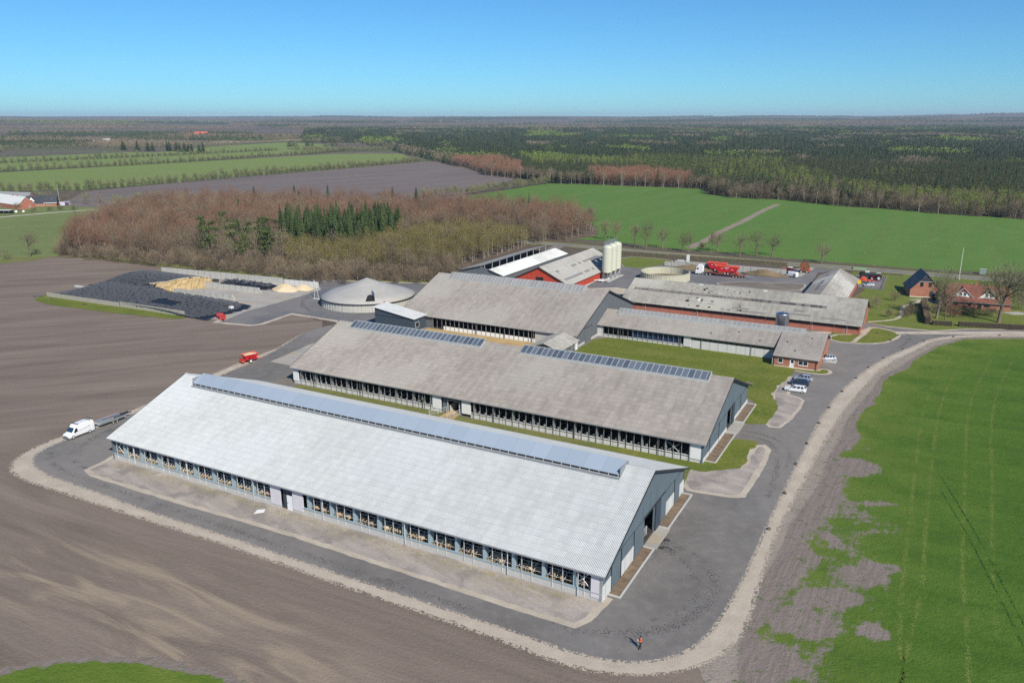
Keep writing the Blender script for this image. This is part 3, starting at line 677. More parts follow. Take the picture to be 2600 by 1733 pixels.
for ln in ([(118,204),(92,168),(71.0,129.1),(60.8,109.9),(52.8,95.2),(48.2,86.2),(42,72)], [(120,202),(95,167),(73.8,129.1),(61.2,105.9),(54.0,92.0),(46.6,81.0),(41.0,70.7)], [(126,200),(100,165),(80,129.1),(62.6,98.5),(55.9,85.0),(48,70)], [(130,198),(104,163),(84,128),(66,97),(58,82)]):
    strip('tramline', ln, 1.0, S_TRAMN, .040)
for ln in ([(75,128),(71.6,114.7),(69.7,107.4),(66.7,97.1),(63.2,85.4),(57,66)], [(72,122),(69.6,112.4),(67.3,103.6),(64.2,93.6),(61.1,82.5),(54,64)]):
    strip('wheel_track', ln, .5, S_TRAMD, .041)
strip('gravel_scatter', VERGE, 1.8, S_EDGE, .046, 1); strip('gravel_scatter', ASO, 1.4, S_EDGE, .0565, 1)
strip('dry_grass', uvp((1, -.4), (40, -.5), (95, -.4)), 2.2, S_TUFT, .074); strip('dry_grass', uvp((1, -1.6), (30, -1.9), (60, -1.5), (94, -2.0)), 3.4, mat_soft('thin_dry_grass', (.36, .31, .23), .4, .5), .0735)
for k_ in range(7): strip('tyre_scuff', [(14 + k_ * 1.9, 93.5 + k_ * 3.2), (18 + k_ * 2.0, 95 + k_ * 2.7), (22.5 + k_ * 1.7, 93 + k_ * 2.2)], 1.6, S_PALE, .0575)
strip('spilled_soil', uvp((96, 100), (60, 96), (20, 92)), 3, S_SPILL, .08)
# ------------------------------------------------------------------ buildings
def root(name, u, v, label, cat='barn', rot=0, group=None):
    return empty(name, F(u, v), YAW + rot, label, cat, group)
def gable_roof(par, L, W, eh, rh, rk, mats, per=.2, amp=.028, trim=M_TRIM, ov=0, name='roof', lift=0):
    """two corrugated slopes, ridge cap and verge trim, local x along the ridge"""
    m = MB()
    m.corr((0, 0, eh), (L, 0, eh), (L, rk, rh), (0, rk, rh), per, amp)
    m.corr((L, W, eh), (0, W, eh), (0, rk, rh), (L, rk, rh), per, amp)
    o = m.obj(name, mats, par)
    c = MB()
    s = (rh - eh) / rk
    c.hexa([(0, rk - .35, rh - .35 * s + .02), (L, rk - .35, rh - .35 * s + .02), (L, rk + .35, rh - .35 * s + .02), (0, rk + .35, rh - .35 * s + .02)],
           [(0, rk - .05, rh + .07), (L, rk - .05, rh + .07), (L, rk + .05, rh + .07), (0, rk + .05, rh + .07)])
    c.obj('ridge_cap', mats if not isinstance(mats, list) else mats[0], o)
    t = MB()
    for x0, x1 in ((-.05, -.005), (L + .005, L + .05)):
        t = MB()
        for (ya, za, yb, zb) in ((0, eh, rk, rh), (W, eh, rk, rh)):
            t.extr([(x0, ya, za - .32), (x0, yb, zb - .32), (x0, yb, zb + .035), (x0, ya, za + .035)], (x1 - x0, 0, 0))
        t.obj('verge_trim', trim, o)
    return o
def gutter(par, L, y, z, mat=M_STEEL):
    m = MB(); m.box(0, y - .13, z - .13, L, y - .03, z + .0); return m.obj('gutter', mat, par)
def pent(y0, y1, eh, rk, rh, s0):       # gable outline between two y, roof underside
    def top(y): return (eh + (rh - eh) * y / rk if y <= rk else eh + (rh - eh) * (2 * rk - y) / rk) - s0
    pts = [(y0, 0), (y1, 0), (y1, top(y1))]
    if y0 < rk < y1: pts.append((rk, top(rk)))
    pts.append((y0, top(y0))); return pts
def gable_piece(m, x, th, y0, y1, eh, rk, rh, z0=0, s0=.12, mat=0):
    p = [(x, y, max(z, z0)) for y, z in pent(y0, y1, eh, rk, rh, s0)]; m.extr(p, (th, 0, 0), mat)

# ================= barn 1: the long new barn with the pale roof
b1 = root('cattle_barn', 0, 0, 'longest cattle barn nearest the camera with a pale grey white corrugated roof')
L1, W1, E1, R1, K1, O1 = 97.3, 37.6, 4.21, 11.27, 18.8, .63
rf = gable_roof(b1, L1, W1, E1, R1, K1, M_ROOF_W, .22, .034, M_TRIM)
gutter(rf, L1, 0, E1, M_STEEL)
def ridge_canopy(par, u0, u1, yf, yb, zf, zb, mat, gap=.55, rk=K1, eh=E1, rh=R1, trim=M_STEEL, back=True):
    """raised light strip over the open ridge: kerb, dark slot with brackets, sloping translucent sheet"""
    s = (rh - eh) / rk
    o = MB(); o.hexa([(u0, yf, zf), (u1, yf, zf), (u1, yb, zb), (u0, yb, zb)], [(u0, yf, zf + .07), (u1, yf, zf + .07), (u1, yb, zb + .07), (u0, yb, zb + .07)])
    yb2 = 2 * yb - yf + .0
    if back: o.hexa([(u0, yb + .02, zb - .02), (u1, yb + .02, zb - .02), (u1, yb + 1.6, zb - .75), (u0, yb + 1.6, zb - .75)], [(u0, yb + .02, zb + .05), (u1, yb + .02, zb + .05), (u1, yb + 1.6, zb - .68), (u0, yb + 1.6, zb - .68)])
    c = o.obj('ridge_vent', mat, par)
    k = MB(); zr = eh + s * (yf - .15)
    k.box(u0, yf - .55, zr - .4, u1, yf - .05, zf - gap)                     # front kerb flashing
    k.box(u0 - .06, yf - .05, zr, u0 - .005, yb + .6, zb - .25); k.box(u1 + .005, yf - .05, zr, u1 + .06, yb + .6, zb - .25)
    k.obj('vent_kerb', trim, c)
    d = MB(); d.box(u0 + .01, yf - .02, zr - .1, u1 - .01, yf + .06, zf - .01); d.obj('slot_shade', M_DARK, c)  # black box fills the gap, painting its shade
    n = MB()
    x = u0 + .6
    n.box(u0, yf - .09, zf - gap + .005, u1, yf - .06, zf - gap + .06)
    while x < u1: n.box(x, yf - .10, zf - gap + .01, x + .07, yf - .03, zf); x += 1.5
    n.obj('vent_bracket', M_RAIL, c); return c
ridge_canopy(b1, 5.0, 92.9, 16.2, 18.85, 10.66, 11.95, M_POLY_B, .34)
# floor and back wall coloured dark as interior shade, end walls
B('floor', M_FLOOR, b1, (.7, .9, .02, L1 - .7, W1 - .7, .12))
B('back_wall', M_DARK, b1, (.63, W1 - .9, 0, L1 - .63, W1 - .63, E1 - .1))  # added wall blocks light through the open back, painted black as shade
g = MB(); gable_piece(g, .63, .25, O1, W1 - O1, E1, K1, R1); g.obj('gable_wall', M_SLATE, b1)
# right gable, built up from cladding and concrete panels with the doorway left open
D0, D1, DH = 16.9, 21.6, 4.3
g = MB()
gable_piece(g, L1 - .9, .25, O1, D0, E1, K1, R1, mat=0); gable_piece(g, L1 - .9, .25, D1, W1 - O1, E1, K1, R1)
gable_piece(g, L1 - .9, .25, D0, D1, E1, K1, R1, DH)
gw = g.obj('gable_wall', M_SLATE, b1)
for a, b in ((.72, 3.7), (7.5, 12.4), (27.4, 31.4), (34.6, 36.9)): B('concrete_panel', M_CONC_W, gw, (L1 - .66, a, .02, L1 - .58, b, 2.25))
for a, z in ((3.78, 4.6), (7.4, 4.4), (12.5, 4.4), (31.5, 4.4)): B('drain_pipe', M_TRIM, gw, (L1 - .66, a - .05, .02, L1 - .54, a + .05, z))
B('cladding_joint', M_TRIM, gw, (L1 - .66, O1, 4.36, L1 - .625, W1 - O1, 4.44))
B('sliding_door', M_SLATE_D, gw, (L1 - .52, 21.7, .15, L1 - .4, 24.0, 4.5)); B('door_track', M_TRIM, gw, (L1 - .64, 16.5, 4.5, L1 - .5, 26.5, 4.62))
gt = MB()
for z in (.35, .75, 1.15, 1.5): gt.box(L1 - 1.3, D0 + .2, z, L1 - 1.25, D0 + 3.2, z + .06)
for y in (D0 + .2, D0 + 1.7, D0 + 3.14): gt.box(L1 - 1.32, y, .1, L1 - 1.24, y + .06, 1.56)
gt.obj('gate', M_RAIL, b1)
B('corner_post', M_STEEL, b1, (L1 - 1.0, O1 - .06, 0, L1 - .62, O1 + .22, E1 - .1))
# open front: low concrete wall, tapered frame columns, thin posts, curtain rails, downpipes
B('front_wall', M_CONC, b1, (.63, O1, 0, 39.6, O1 + .18, 1.15), (46.4, O1, 0, L1 - .64, O1 + .18, 1.15))
B('sill_rail', M_STEEL_B, b1, (.63, O1 - .1, 1.13, 39.6, O1 + .22, 1.26), (46.4, O1 - .1, 1.13, L1 - .64, O1 + .22, 1.26))
B('eaves_beam', M_STEEL, b1, (.63, O1 - .02, E1 - .32, L1 - .63, O1 + .16, E1 + .02))
cols = [3.6 + 4.53 * k for k in range(8)] + [47.2 + 4.55 * k for k in range(11)]
for x in cols:
    m = MB(); y = O1 + .24
    m.hexa([(x - .2, y, .1), (x + .2, y, .1), (x + .2, y + .6, .1), (x - .2, y + .6, .1)], [(x - .2, y, E1 - .15), (x + .2, y, E1 - .15), (x + .2, y + 1.5, E1 + .35), (x - .2, y + 1.5, E1 + .35)])
    m.obj('column', M_STEEL_B, b1)
posts = sorted([a + d for a in [-.95] + cols for d in (1.5, 3.0) if (.9 < a + d < 39) or (46.8 < a + d < 95)])
for x in posts: B('post', M_RAIL, b1, (x - .04, O1 - .09, .35, x + .04, O1 - .01, E1 - .1))
for x in (7.0, 20.6, 36.0, 50.6, 66.0, 83.0, 93.4):
    m = MB(); m.tube((x, O1 - .22, .25), (x, O1 - .22, E1 - .6), .06); m.tube((x, O1 - .22, E1 - .6), (x, -.08, E1 - .1), .06); m.obj('downpipe', M_RAIL, b1)
ends = [.7] + cols[:8] + [39.4]; ends2 = [46.6] + cols[8:] + [95.2]
for E_ in (ends, ends2):
    for a, b in zip(E_[:-1], E_[1:]):
        if b - a < 1.5: continue
        m = MB(); lo, hi = a + .25, b - .25
        for z in (1.55, 2.1): m.tube((lo, O1 + 1.5, z), (hi, O1 + 1.5, z), .03, n=5)
        m.tube((lo, O1 + .5, 1.6), (hi, O1 + .5, 1.6), .03, n=5)
        x = lo + .3
        while x < hi - .2:
            m.tube((x, O1 + .55, 1.35), (x + .15, O1 + 2.9, 2.45 if E_ is ends else 2.0), .045, n=5); m.tube((x, O1 + 1.5, .15), (x, O1 + 1.5, 2.1), .03, n=5)
            x += .62 if E_ is ends else 1.15
        m.obj('stall_rail', M_RAIL, b1)
def xbrace(x0, x1):
    m = MB(); m.tube((x0, O1 + .3, 1.3), (x1, O1 + .3, E1 - .4), .05, n=5); m.tube((x0, O1 + .34, E1 - .4), (x1, O1 + .34, 1.3), .05, n=5); m.obj('wind_brace', M_RAIL, b1)
xbrace(.9, 3.4); xbrace(92.6, 95.0)
# middle doorway with pale panels
B('wall_panel', M_LILAC, b1, (39.6, O1 - .1, .55, 41.7, O1 + .12, E1 - .3)); B('wall_panel', M_LILAC, b1, (44.3, O1 - .1, .55, 46.4, O1 + .12, E1 - .3))
B('wall_panel', M_LILAC, b1, (95.15, O1 - .1, .55, L1 - 1.0, O1 + .12, E1 - .3))
B('wall_base', M_CONC, b1, (39.6, O1 - .02, 0, 41.7, O1 + .14, .55)); B('wall_base', M_CONC, b1, (44.3, O1 - .02, 0, 46.4, O1 + .14, .55))
B('door_recess', M_SLATE_D, b1, (41.7, O1 + .55, 0, 44.3, O1 + .7, E1 - .1))
d = B('door', M_PANEL, b1, (42.9, O1 + .1, .05, 44.1, O1 + .22, 2.55)); B('door_handle', M_TRIM, d, (43.0, O1 + .06, 1.2, 43.12, O1 + .1, 1.3))
B('corner_panel', M_SLATE, b1, (.63, O1 - .04, 0, .95, O1 + .2, E1 - .1))

# ================= barn 2: middle barn
b2 = root('cattle_barn', -1.67, 48.7, 'middle cattle barn with a weathered brown grey roof and two ridge skylights')
L2, W2, E2, R2, K2, O2 = 98.87, 38.14, 3.95, 11.07, 19.07, .69
rf = gable_roof(b2, L2, W2, E2, R2, K2, M_ROOF_G, .2, .026, M_TRIM); gutter(rf, L2, 0, E2)
def skylight(par, u0, u1, yf, yb, zf, zb, mat, rib=1.25, eh=E2, rh=R2, rk=K2):
    s = (rh - eh) / rk; zr = eh + s * yf
    o = MB(); o.hexa([(u0, yf, zf - .06), (u1, yf, zf - .06), (u1, yb, zb - .06), (u0, yb, zb - .06)], [(u0, yf, zf), (u1, yf, zf), (u1, yb, zb), (u0, yb, zb)])
    c = o.obj('ridge_skylight', mat, par)
    k = MB(); k.box(u0 - .1, yf - .35, zr - .35, u1 + .1, yf - .01, zf - .02)
    for x in (u0 - .1, u1 + .01): k.extr([(x, yf - .01, zr - .2), (x, yb + .8, zb - .9), (x, yb, zb + .06), (x, yf - .01, zf + .06)], (.09, 0, 0))
    k.box(u0 - .1, yb + .01, zb - .9, u1 + .1, yb + .3, zb + .08)
    k.obj('skylight_kerb', P('pale_flashing', (.42, .43, .42), .5), c)
    g = MB(); x = u0 + rib
    while x < u1 - .2: g.extr([(x, yf, zf + .005), (x, yb, zb + .005), (x, yb, zb + .055), (x, yf, zf + .055)], (.07, 0, 0)); x += rib
    g.obj('glazing_bar', M_RAIL, c); return c
skylight(b2, 4.9, 42.4, 16.9, 19.05, 10.6, 11.62, M_POLY_D); skylight(b2, 52.5, 94.3, 16.9, 19.05, 10.6, 11.62, M_POLY_D)
B('floor', M_FLOOR, b2, (.8, .9, .02, L2 - .8, W2 - .8, .12)); B('back_wall', M_DARK, b2, (.7, W2 - .95, 0, L2 - .7, W2 - .7, E2 - .1))  # dark floor paints indoor shade; black back wall added to stop light
g = MB(); gable_piece(g, .69, .25, O2, W2 - O2, E2, K2, R2); g.obj('gable_wall', M_SLATE, b2)
g = MB(); D0, D1 = 18.7, 22.4
gable_piece(g, L2 - .95, .25, O2, D0, E2, K2, R2); gable_piece(g, L2 - .95, .25, D1, W2 - O2, E2, K2, R2); gable_piece(g, L2 - .95, .25, D0, D1, E2, K2, R2, 4.2)
gw = g.obj('gable_wall', M_SLATE, b2)
B('plinth', M_CONC_W, gw, (L2 - .71, O2, 0, L2 - .62, D0 - .1, .8), (L2 - .71, D1 + 2.2, 0, L2 - .62, W2 - O2, .8))
B('cladding_joint', M_TRIM, gw, (L2 - .71, O2, 4.0, L2 - .675, W2 - O2, 4.08)); B('sliding_door', M_SLATE_D, gw, (L2 - .6, D1, .15, L2 - .48, D1 + 1.9, 4.4))
for y, z0, z1 in ((5.2, .1, 4), (30.2, .4, 4.2), (12, .1, 4)): B('drain_pipe', M_TRIM, gw, (L2 - .71, y, z0, L2 - .6, y + .1, z1))
B('gate', M_RAIL, b2, (L2 - 1.3, D0 + .3, .2, L2 - 1.24, D0 + 1.4, .3), (L2 - 1.3, D0 + .3, .9, L2 - 1.24, D0 + 1.4, 1.0), (L2 - 1.3, D0 + .3, 1.3, L2 - 1.24, D0 + 1.4, 1.4), (L2 - 1.3, D0 + .3, .1, L2 - 1.22, D0 + .4, 1.5))
B('corner_post', M_SLATE, b2, (L2 - 1.0, O2 - .06, 0, L2 - .62, O2 + .2, E2 - .1))
B('front_wall', M_CONC_W, b2, (.69, O2, 0, 42.0, O2 + .2, 1.2), (49.4, O2, 0, L2 - 1.0, O2 + .2, 1.2))
B('curtain_rail', M_TRIM, b2, (2.3, O2 - .07, .98, 40.0, O2 - .02, 1.06), (49.4, O2 - .07, .98, 96, O2 - .02, 1.06))
B('eaves_beam', M_TRIM, b2, (.69, O2 - .02, E2 - .3, L2 - .69, O2 + .15, E2))
for a, b in ((.75, 2.3), (40.0, 42.1), (47.3, 49.4), (95.9, 97.85)): B('wall_panel', M_PANEL, b2, (a, O2 - .16, .75, b, O2 + .12, E2 - .25))
for s0, s1 in ((2.5, 39.9), (49.7, 95.8)):
    k = 0; x = s0 + .5
    while x < s1:
        big = k % 3 == 0
        m = MB(); w = .09 if big else .045; m.box(x - w, O2 - .14, .05, x + w, O2 - .02, E2 - .12)
        if big: m.box(x - .1, O2 + .3, .1, x + .1, O2 + .8, E2 - .1)
        m.obj('column' if big else 'post', M_STEEL, b2)
        if 1: 
            d_ = MB(); q = x + .75; d_.tube((q, O2 + 1.0, .2), (q, O2 + 1.0, 1.5), .05, n=5); d_.tube((q, O2 + 1.0, 1.42), (q + .1, O2 + 2.2, 1.75), .055, n=5); d_.tube((q, O2 + 1.0, 1.05), (q - .3, O2 + .7, 1.4), .05, n=5)
            d_.obj('cubicle_divider', M_RAIL, b2)
        x += 1.52; k += 1
for x in (7.1, 20.6, 37.5, 55.0, 73.0, 90.0):
    m = MB(); m.tube((x, O2 - .25, .1), (x, O2 - .25, E2 - .5), .07); m.tube((x, O2 - .25, E2 - .5), (x - .25, -.02, E2 - .06), .07); m.obj('downpipe', P('grey_pipe', (.10, .10, .105), .6), b2)
for a, b in ((6.2, 7.8), (36.2, 38.0), (91.6, 93.8)):
    m = MB(); m.tube((a, O2 + .3, 1.3), (b, O2 + .3, 2.9), .05, n=5); m.tube((a, O2 + .34, 2.9), (b, O2 + .34, 1.3), .05, n=5); m.obj('wind_brace', M_RAIL, b2)
# central passage
B('passage_wall', M_SLATE, b2, (42.1, O2 + .5, 0, 43.6, O2 + .7, E2 - .1), (46.4, O2 + .5, 0, 47.3, O2 + .7, E2 - .1)); B('door_lintel', M_TRIM, b2, (43.5, O2 + .3, 3.0, 46.5, O2 + .5, E2 - .1))
B('door_frame', M_RAIL, b2, (43.5, O2 + .25, 0, 43.62, O2 + .4, 3.0), (46.38, O2 + .25, 0, 46.5, O2 + .4, 3.0), (43.62, O2 + .25, 2.9, 46.38, O2 + .4, 3.0))
B('cattle_ramp', M_LITTER, b2, (43.4, -2.6, 0, 46.6, O2 + 2.6, .16))
B('side_wall', M_CONC, b2, (43.7, O2 + .8, 0, 43.9, O2 + 3.6, 1.7))
for x in (43.0, 47.0):
    m = MB()
    for z in (.5, .95, 1.35): m.tube((x - 1.6 if x < 45 else x - 1.2, -2.9, z), (x + .3 if x < 45 else x - .1, O2 + .2, z), .04, n=5)
    for t in (0, .5, 1): 
        xx = (x - 1.6 if x < 45 else x - 1.2) * (1 - t) + (x + .3 if x < 45 else x - .1) * t; m.tube((xx, -2.9 + (O2 + 3.1) * t, 0), (xx, -2.9 + (O2 + 3.1) * t, 1.4), .05, n=5)
    m.obj('railing', M_RAIL, b2)

# ================= barn 3: back barn beside the sand yard
b3 = root('cattle_barn', -12.6, 107.0, 'rear cattle barn with a grey ridge strip standing before the silos and red barn')
L3, W3, E3, R3, K3, O3 = 59.2, 45.97, 3.63, 12.09, 22.98, .57
rf = gable_roof(b3, L3, W3, E3, R3, K3, M_ROOF_G, .22, .026, M_TRIM); gutter(rf, L3, 0, E3)
skylight(b3, 5.3, 52.0, 20.6, 22.9, 11.35, 12.7, M_POLY_G, 1.25, E3, R3, K3)
B('floor', M_FLOOR, b3, (.7, .8, .02, L3 - .7, W3 - .7, .12)); B('back_wall', M_DARK, b3, (.6, W3 - .8, 0, L3 - .6, W3 - .57, E3 - .1))  # back closed off by an added black wall; floor darkened as shade
g = MB(); gable_piece(g, .57, .25, O3, W3 - O3, E3, K3, R3); g.obj('gable_wall', M_SLATE2, b3)
g = MB(); gable_piece(g, L3 - .82, .25, O3, W3 - O3, E3, K3, R3); gw = g.obj('gable_wall', M_SLATE2, b3)
d = B('sliding_door', P('grey_steel_door', (.15, .16, .175), .5, .1), gw, (L3 - .56, 6.6, .15, L3 - .46, 10.9, 4.3)); B('door_handle', M_TRIM, d, (L3 - .46, 7.2, 1.2, L3 - .42, 7.3, 1.6))
B('door_track', M_TRIM, gw, (L3 - .56, 6.2, 4.32, L3 - .42, 11.4, 4.42)); B('plinth', M_CONC, gw, (L3 - .565, O3, 0, L3 - .48, 6.4, .7), (L3 - .565, 11.1, 0, L3 - .48, 16.5, .7))
B('drain_pipe', M_TRIM, gw, (L3 - .56, 36, 2.2, L3 - .45, 39.2, 2.35))
B('front_wall', M_WHITE, b3, (16, O3, 0, 46.2, O3 + .2, 1.15)); B('front_wall', M_CONC, b3, (46.2, O3, 0, L3 - .83, O3 + .2, E3 - .15)); B('front_wall', M_SLATE2, b3, (.57, O3, 0, 12, O3 + .2, E3 - .15))
x = 12.3; k = 0
while x < 46.3:
    m = MB(); w = .09 if k % 3 == 0 else .05; m.box(x - w, O3 - .12, .02, x + w, O3 - .02, E3 - .1); m.obj('column' if k % 3 == 0 else 'post', M_STEEL, b3); x += 1.52; k += 1
B('eaves_beam', M_TRIM, b3, (.57, O3 - .02, E3 - .3, L3 - .57, O3 + .14, E3))
for x in (15.6, 27.2, 36.6, 45.3):
    m = MB(); m.tube((x, O3 - .25, .05), (x, O3 - .25, E3 - .5), .09); m.tube((x, O3 - .25, E3 - .5), (x - .3, -.02, E3 - .06), .08); m.obj('downpipe', P('grey_pipe', (.1, .1, .1)), b3)
m = MB(); m.tube((L3 - 1.2, O3 - .2, .1), (L3 - 1.2, O3 - .2, E3 - .2), .08); m.obj('downpipe', M_TRIM, b3)
# small link canopy in front of barn 3
cn = root('canopy', 37.9, 94.0, 'small gabled feed canopy between the middle and rear cattle barns', 'canopy')
m = MB(); m.corr((9.7, 0, 2.8), (9.7, 12.8, 2.8), (4.85, 12.8, 4.45), (4.85, 0, 4.45), .2, .025); m.corr((0, 12.8, 2.8), (0, 0, 2.8), (4.85, 0, 4.45), (4.85, 12.8, 4.45), .2, .025); m.obj('roof', M_ROOF_X, cn)
for x in (.4, 9.3):
    for y in (.4, 4.4, 8.4, 12.2): B('post', M_STEEL, cn, (x - .07, y - .07, 0, x + .07, y + .07, 2.85))
g = MB(); g.extr([(.3, 12.72, 2.6), (9.4, 12.72, 2.6), (4.85, 12.72, 4.3)], (0, -.1, 0)); g.obj('gable_board', M_TRIM, cn)
g = MB()
for z in (.6, 1.1, 1.6, 2.1): g.box(9.3, .5, z, 9.36, 12.1, z + .09)
g.obj('side_rail', M_RAIL, cn); B('end_panel', M_WHITE, cn, (9.2, 10.6, .4, 9.3, 12.0, 2.5))
# blue lean-to shed
sh = root('pump_shed', -17.2, 101.0, 'dark blue lean-to shed with a pale mono-pitch roof beside the round tank', 'shed')
m = MB(); m.extr([(.3, .3, 0), (14.3, .3, 0), (14.3, .3, 3.95), (.3, .3, 6.0)], (0, 6.3, 0)); m.obj('wall', M_SLATE_D, sh)
m = MB(); m.corr((14.9, -.2, 3.98), (14.9, 7.0, 3.98), (-.3, 7.0, 6.2), (-.3, -.2, 6.2), .22, .02); m.obj('roof', M_ROOF_P, sh)
w = B('window', M_GLASS, sh, (14.31, 1.2, 1.2, 14.37, 2.9, 2.6)); B('frame', M_RAIL, w, (14.33, 1.1, 1.1, 14.42, 1.2, 2.7), (14.33, 2.9, 1.1, 14.42, 3.0, 2.7), (14.33, 1.2, 1.1, 14.42, 2.9, 1.2), (14.33, 1.2, 2.6, 14.42, 2.9, 2.7))
B('verge_trim', M_TRIM, sh, (0, .2, 3.7, 14.5, .29, 3.75))

# ================= red barn, open shed, silos
rb = root('red_barn', 3.4, 170.9, 'red boarded barn with a grey roof, its dark hatch facing the rear cattle barn', 'barn', math.pi / 2)
# local x runs along v (depth), local y runs towards -u
LR, HW, ER, RR = 51, 12.1, 3.0, 8.75
m = MB()
m.corr((0, -HW, ER), (LR, -HW, ER), (LR, 0, RR), (0, 0, RR), .2, .025); m.corr((LR, HW, ER), (0, HW, ER), (0, 0, RR), (LR, 0, RR), .2, .025)
rr_ = m.obj('roof', M_ROOF_X if 0 else mat_roof('red_barn_roof_sheet', (.26, .25, .225), (.46, .445, .41), 1.1, 1.0, .3, 'Y', (.36, .34, .32), .6), rb)
t = MB()
for x0 in (-.06, LR + .01):
    t = MB()
    for s in (-1, 1): t.extr([(x0, s * HW, ER - .3), (x0, 0, RR - .3), (x0, 0, RR + .04), (x0, s * HW, ER + .04)], (.05, 0, 0))
    t.obj('verge_trim', M_TRIM, rr_)
s_ = (RR - ER) / HW
for x0, x1, y, mt in ((5, 44, -4.6, M_POLY_G), (3, 40, -9.2, M_POLY_G)):
    rg = random.Random(int(x0)); x = x0
    while x < x1:
        if rg.random() < .72:
            z = RR + y * s_ + .05; B('roof_patch', P('worn_rooflight', (.20, .195, .18), .6, var=.3), rr_, (x, y - .5, z - .19, x + 1.9, y + .5, z + .0)) if 0 else None
            q = MB(); q.hexa([(x, y - .5, RR + (y - .5) * s_ + .02), (x + 2.2, y - .5, RR + (y - .5) * s_ + .02), (x + 2.2, y + .5, RR + (y + .5) * s_ + .02), (x, y + .5, RR + (y + .5) * s_ + .02)], [(x, y - .5, RR + (y - .5) * s_ + .045), (x + 2.2, y - .5, RR + (y - .5) * s_ + .045), (x + 2.2, y + .5, RR + (y + .5) * s_ + .045), (x, y + .5, RR + (y + .5) * s_ + .045)])
            q.obj('rooflight', P('worn_rooflight', (.24, .235, .22), .6, var=.3), rr_)
        x += 2.25
m = MB()
def gz(y): return RR - abs(y) * s_ - .12
for y0, y1, z0 in ((-11.5, -1.6, 0), (1.6, 11.5, 0)): m.extr([(.5, y0, 0), (.5, y1, 0), (.5, y1, gz(y1)), (.5, y0, gz(y0))], (.2, 0, 0))
m.extr([(.5, -1.6, 5.0), (.5, 1.6, 5.0), (.5, 1.6, gz(1.6)), (.5, 0, gz(0)), (.5, -1.6, gz(1.6))], (.2, 0, 0)); m.extr([(.5, -1.6, 0), (.5, 1.6, 0), (.5, 1.6, 2.4), (.5, -1.6, 2.4)], (.2, 0, 0))
m.obj('gable_wall', M_REDP, rb)
B('hatch', M_DARK, rb, (.72, -1.6, 2.4, .8, 1.6, 5.0)); B('batten', P('faded_red_trim', (.5, .14, .10)), rb, (.44, -10.4, 4.98, .495, 10.4, 5.06), (.44, 1.62, 2.4, .49, 1.72, 5.0))  # black panel behind the opening paints the shade inside
B('side_wall', M_REDP, rb, (.7, -11.5, .3, LR - .5, -11.3, ER + .1), (.7, 11.3, 0, LR - .5, 11.5, ER + .1)); B('plinth', M_CONC_W, rb, (.7, -11.56, 0, LR - .5, -11.32, .3))
m = MB(); m.extr([(LR - .7, -11.5, 0), (LR - .7, 11.5, 0), (LR - .7, 11.5, gz(11.5)), (LR - .7, 0, gz(0)), (LR - .7, -11.5, gz(11.5))], (.2, 0, 0)); m.obj('back_gable', M_REDP, rb)

s2 = root('machine_shed', -19.5, 168.0, 'grey machine shed with an open ridge and whitened roof slope beside the red barn', 'shed', math.pi / 2)
LS, HS, ES, RS_ = 58, 9.9, 4.7, 8.0; k_ = (RS_ - ES) / HS
m = MB(); m.corr((LS, HS, 5.2), (0, HS, 5.2), (0, -.4, 7.75), (LS, -.4, 7.75), .22, .025, 0); m.obj('left_roof', M_ROOF_DK, s2)
m = MB(); m.corr((0, -HS, ES), (LS, -HS, ES), (LS, -3.6, RS_ - 3.6 * k_ - .15), (0, -3.6, RS_ - 3.6 * k_ - .15), .22, .025); m.obj('right_roof', M_ROOF_XW, s2)
m = MB()
def g2(y): return RS_ - abs(y) * k_ - .14
m.extr([(.4, -9.4, 0), (.4, 9.4, 0), (.4, 9.4, g2(9.4) + .1), (.4, 0, 7.5), (.4, -9.4, g2(9.4))], (.2, 0, 0)); gw = m.obj('gable_wall', M_SLATE2, s2)
B('door_track', M_STEEL, gw, (.28, -7, 4.35, .39, 5.4, 4.5)); B('hay_hatch', M_TIMB, gw, (.3, -2.2, 3.7, .39, -.6, 4.6))
B('back_gable', M_SLATE2, s2, (LS - .4, 3, 0, LS - .2, 9.4, 5.0)); B('side_wall', M_SLATE2, s2, (.6, 9.2, 0, LS - .4, 9.4, ES - .1), (.6, -9.4, 0, LS - .4, -9.2, ES - .1)); B('floor', M_FLOOR, s2, (.6, -9.2, .1, LS, 9.2, .15))
t = MB(); t.extr([(-.06, -HS, ES - .3), (-.06, -3.6, RS_ - 3.6 * k_ - .45), (-.06, -3.6, RS_ - 3.6 * k_ - .1), (-.06, -HS, ES + .05)], (.05, 0, 0)); t.obj('verge_trim', M_TRIM, s2); t = MB(); t.extr([(-.06, HS, 4.9), (-.06, -.4, 7.45), (-.06, -.4, 7.8), (-.06, HS, 5.25)], (.05, 0, 0)); t.obj('verge_trim', M_TRIM, s2)
for i in range(10): B('ridge_post', M_RAIL, s2, (3 + i * 5.8, -3.5, 4, 3.15 + i * 5.8, -3.35, RS_ - 3.4 * k_)), B('ridge_post', M_RAIL, s2, (3 + i * 5.8, -.35, 4, 3.15 + i * 5.8, -.2, 7.55))

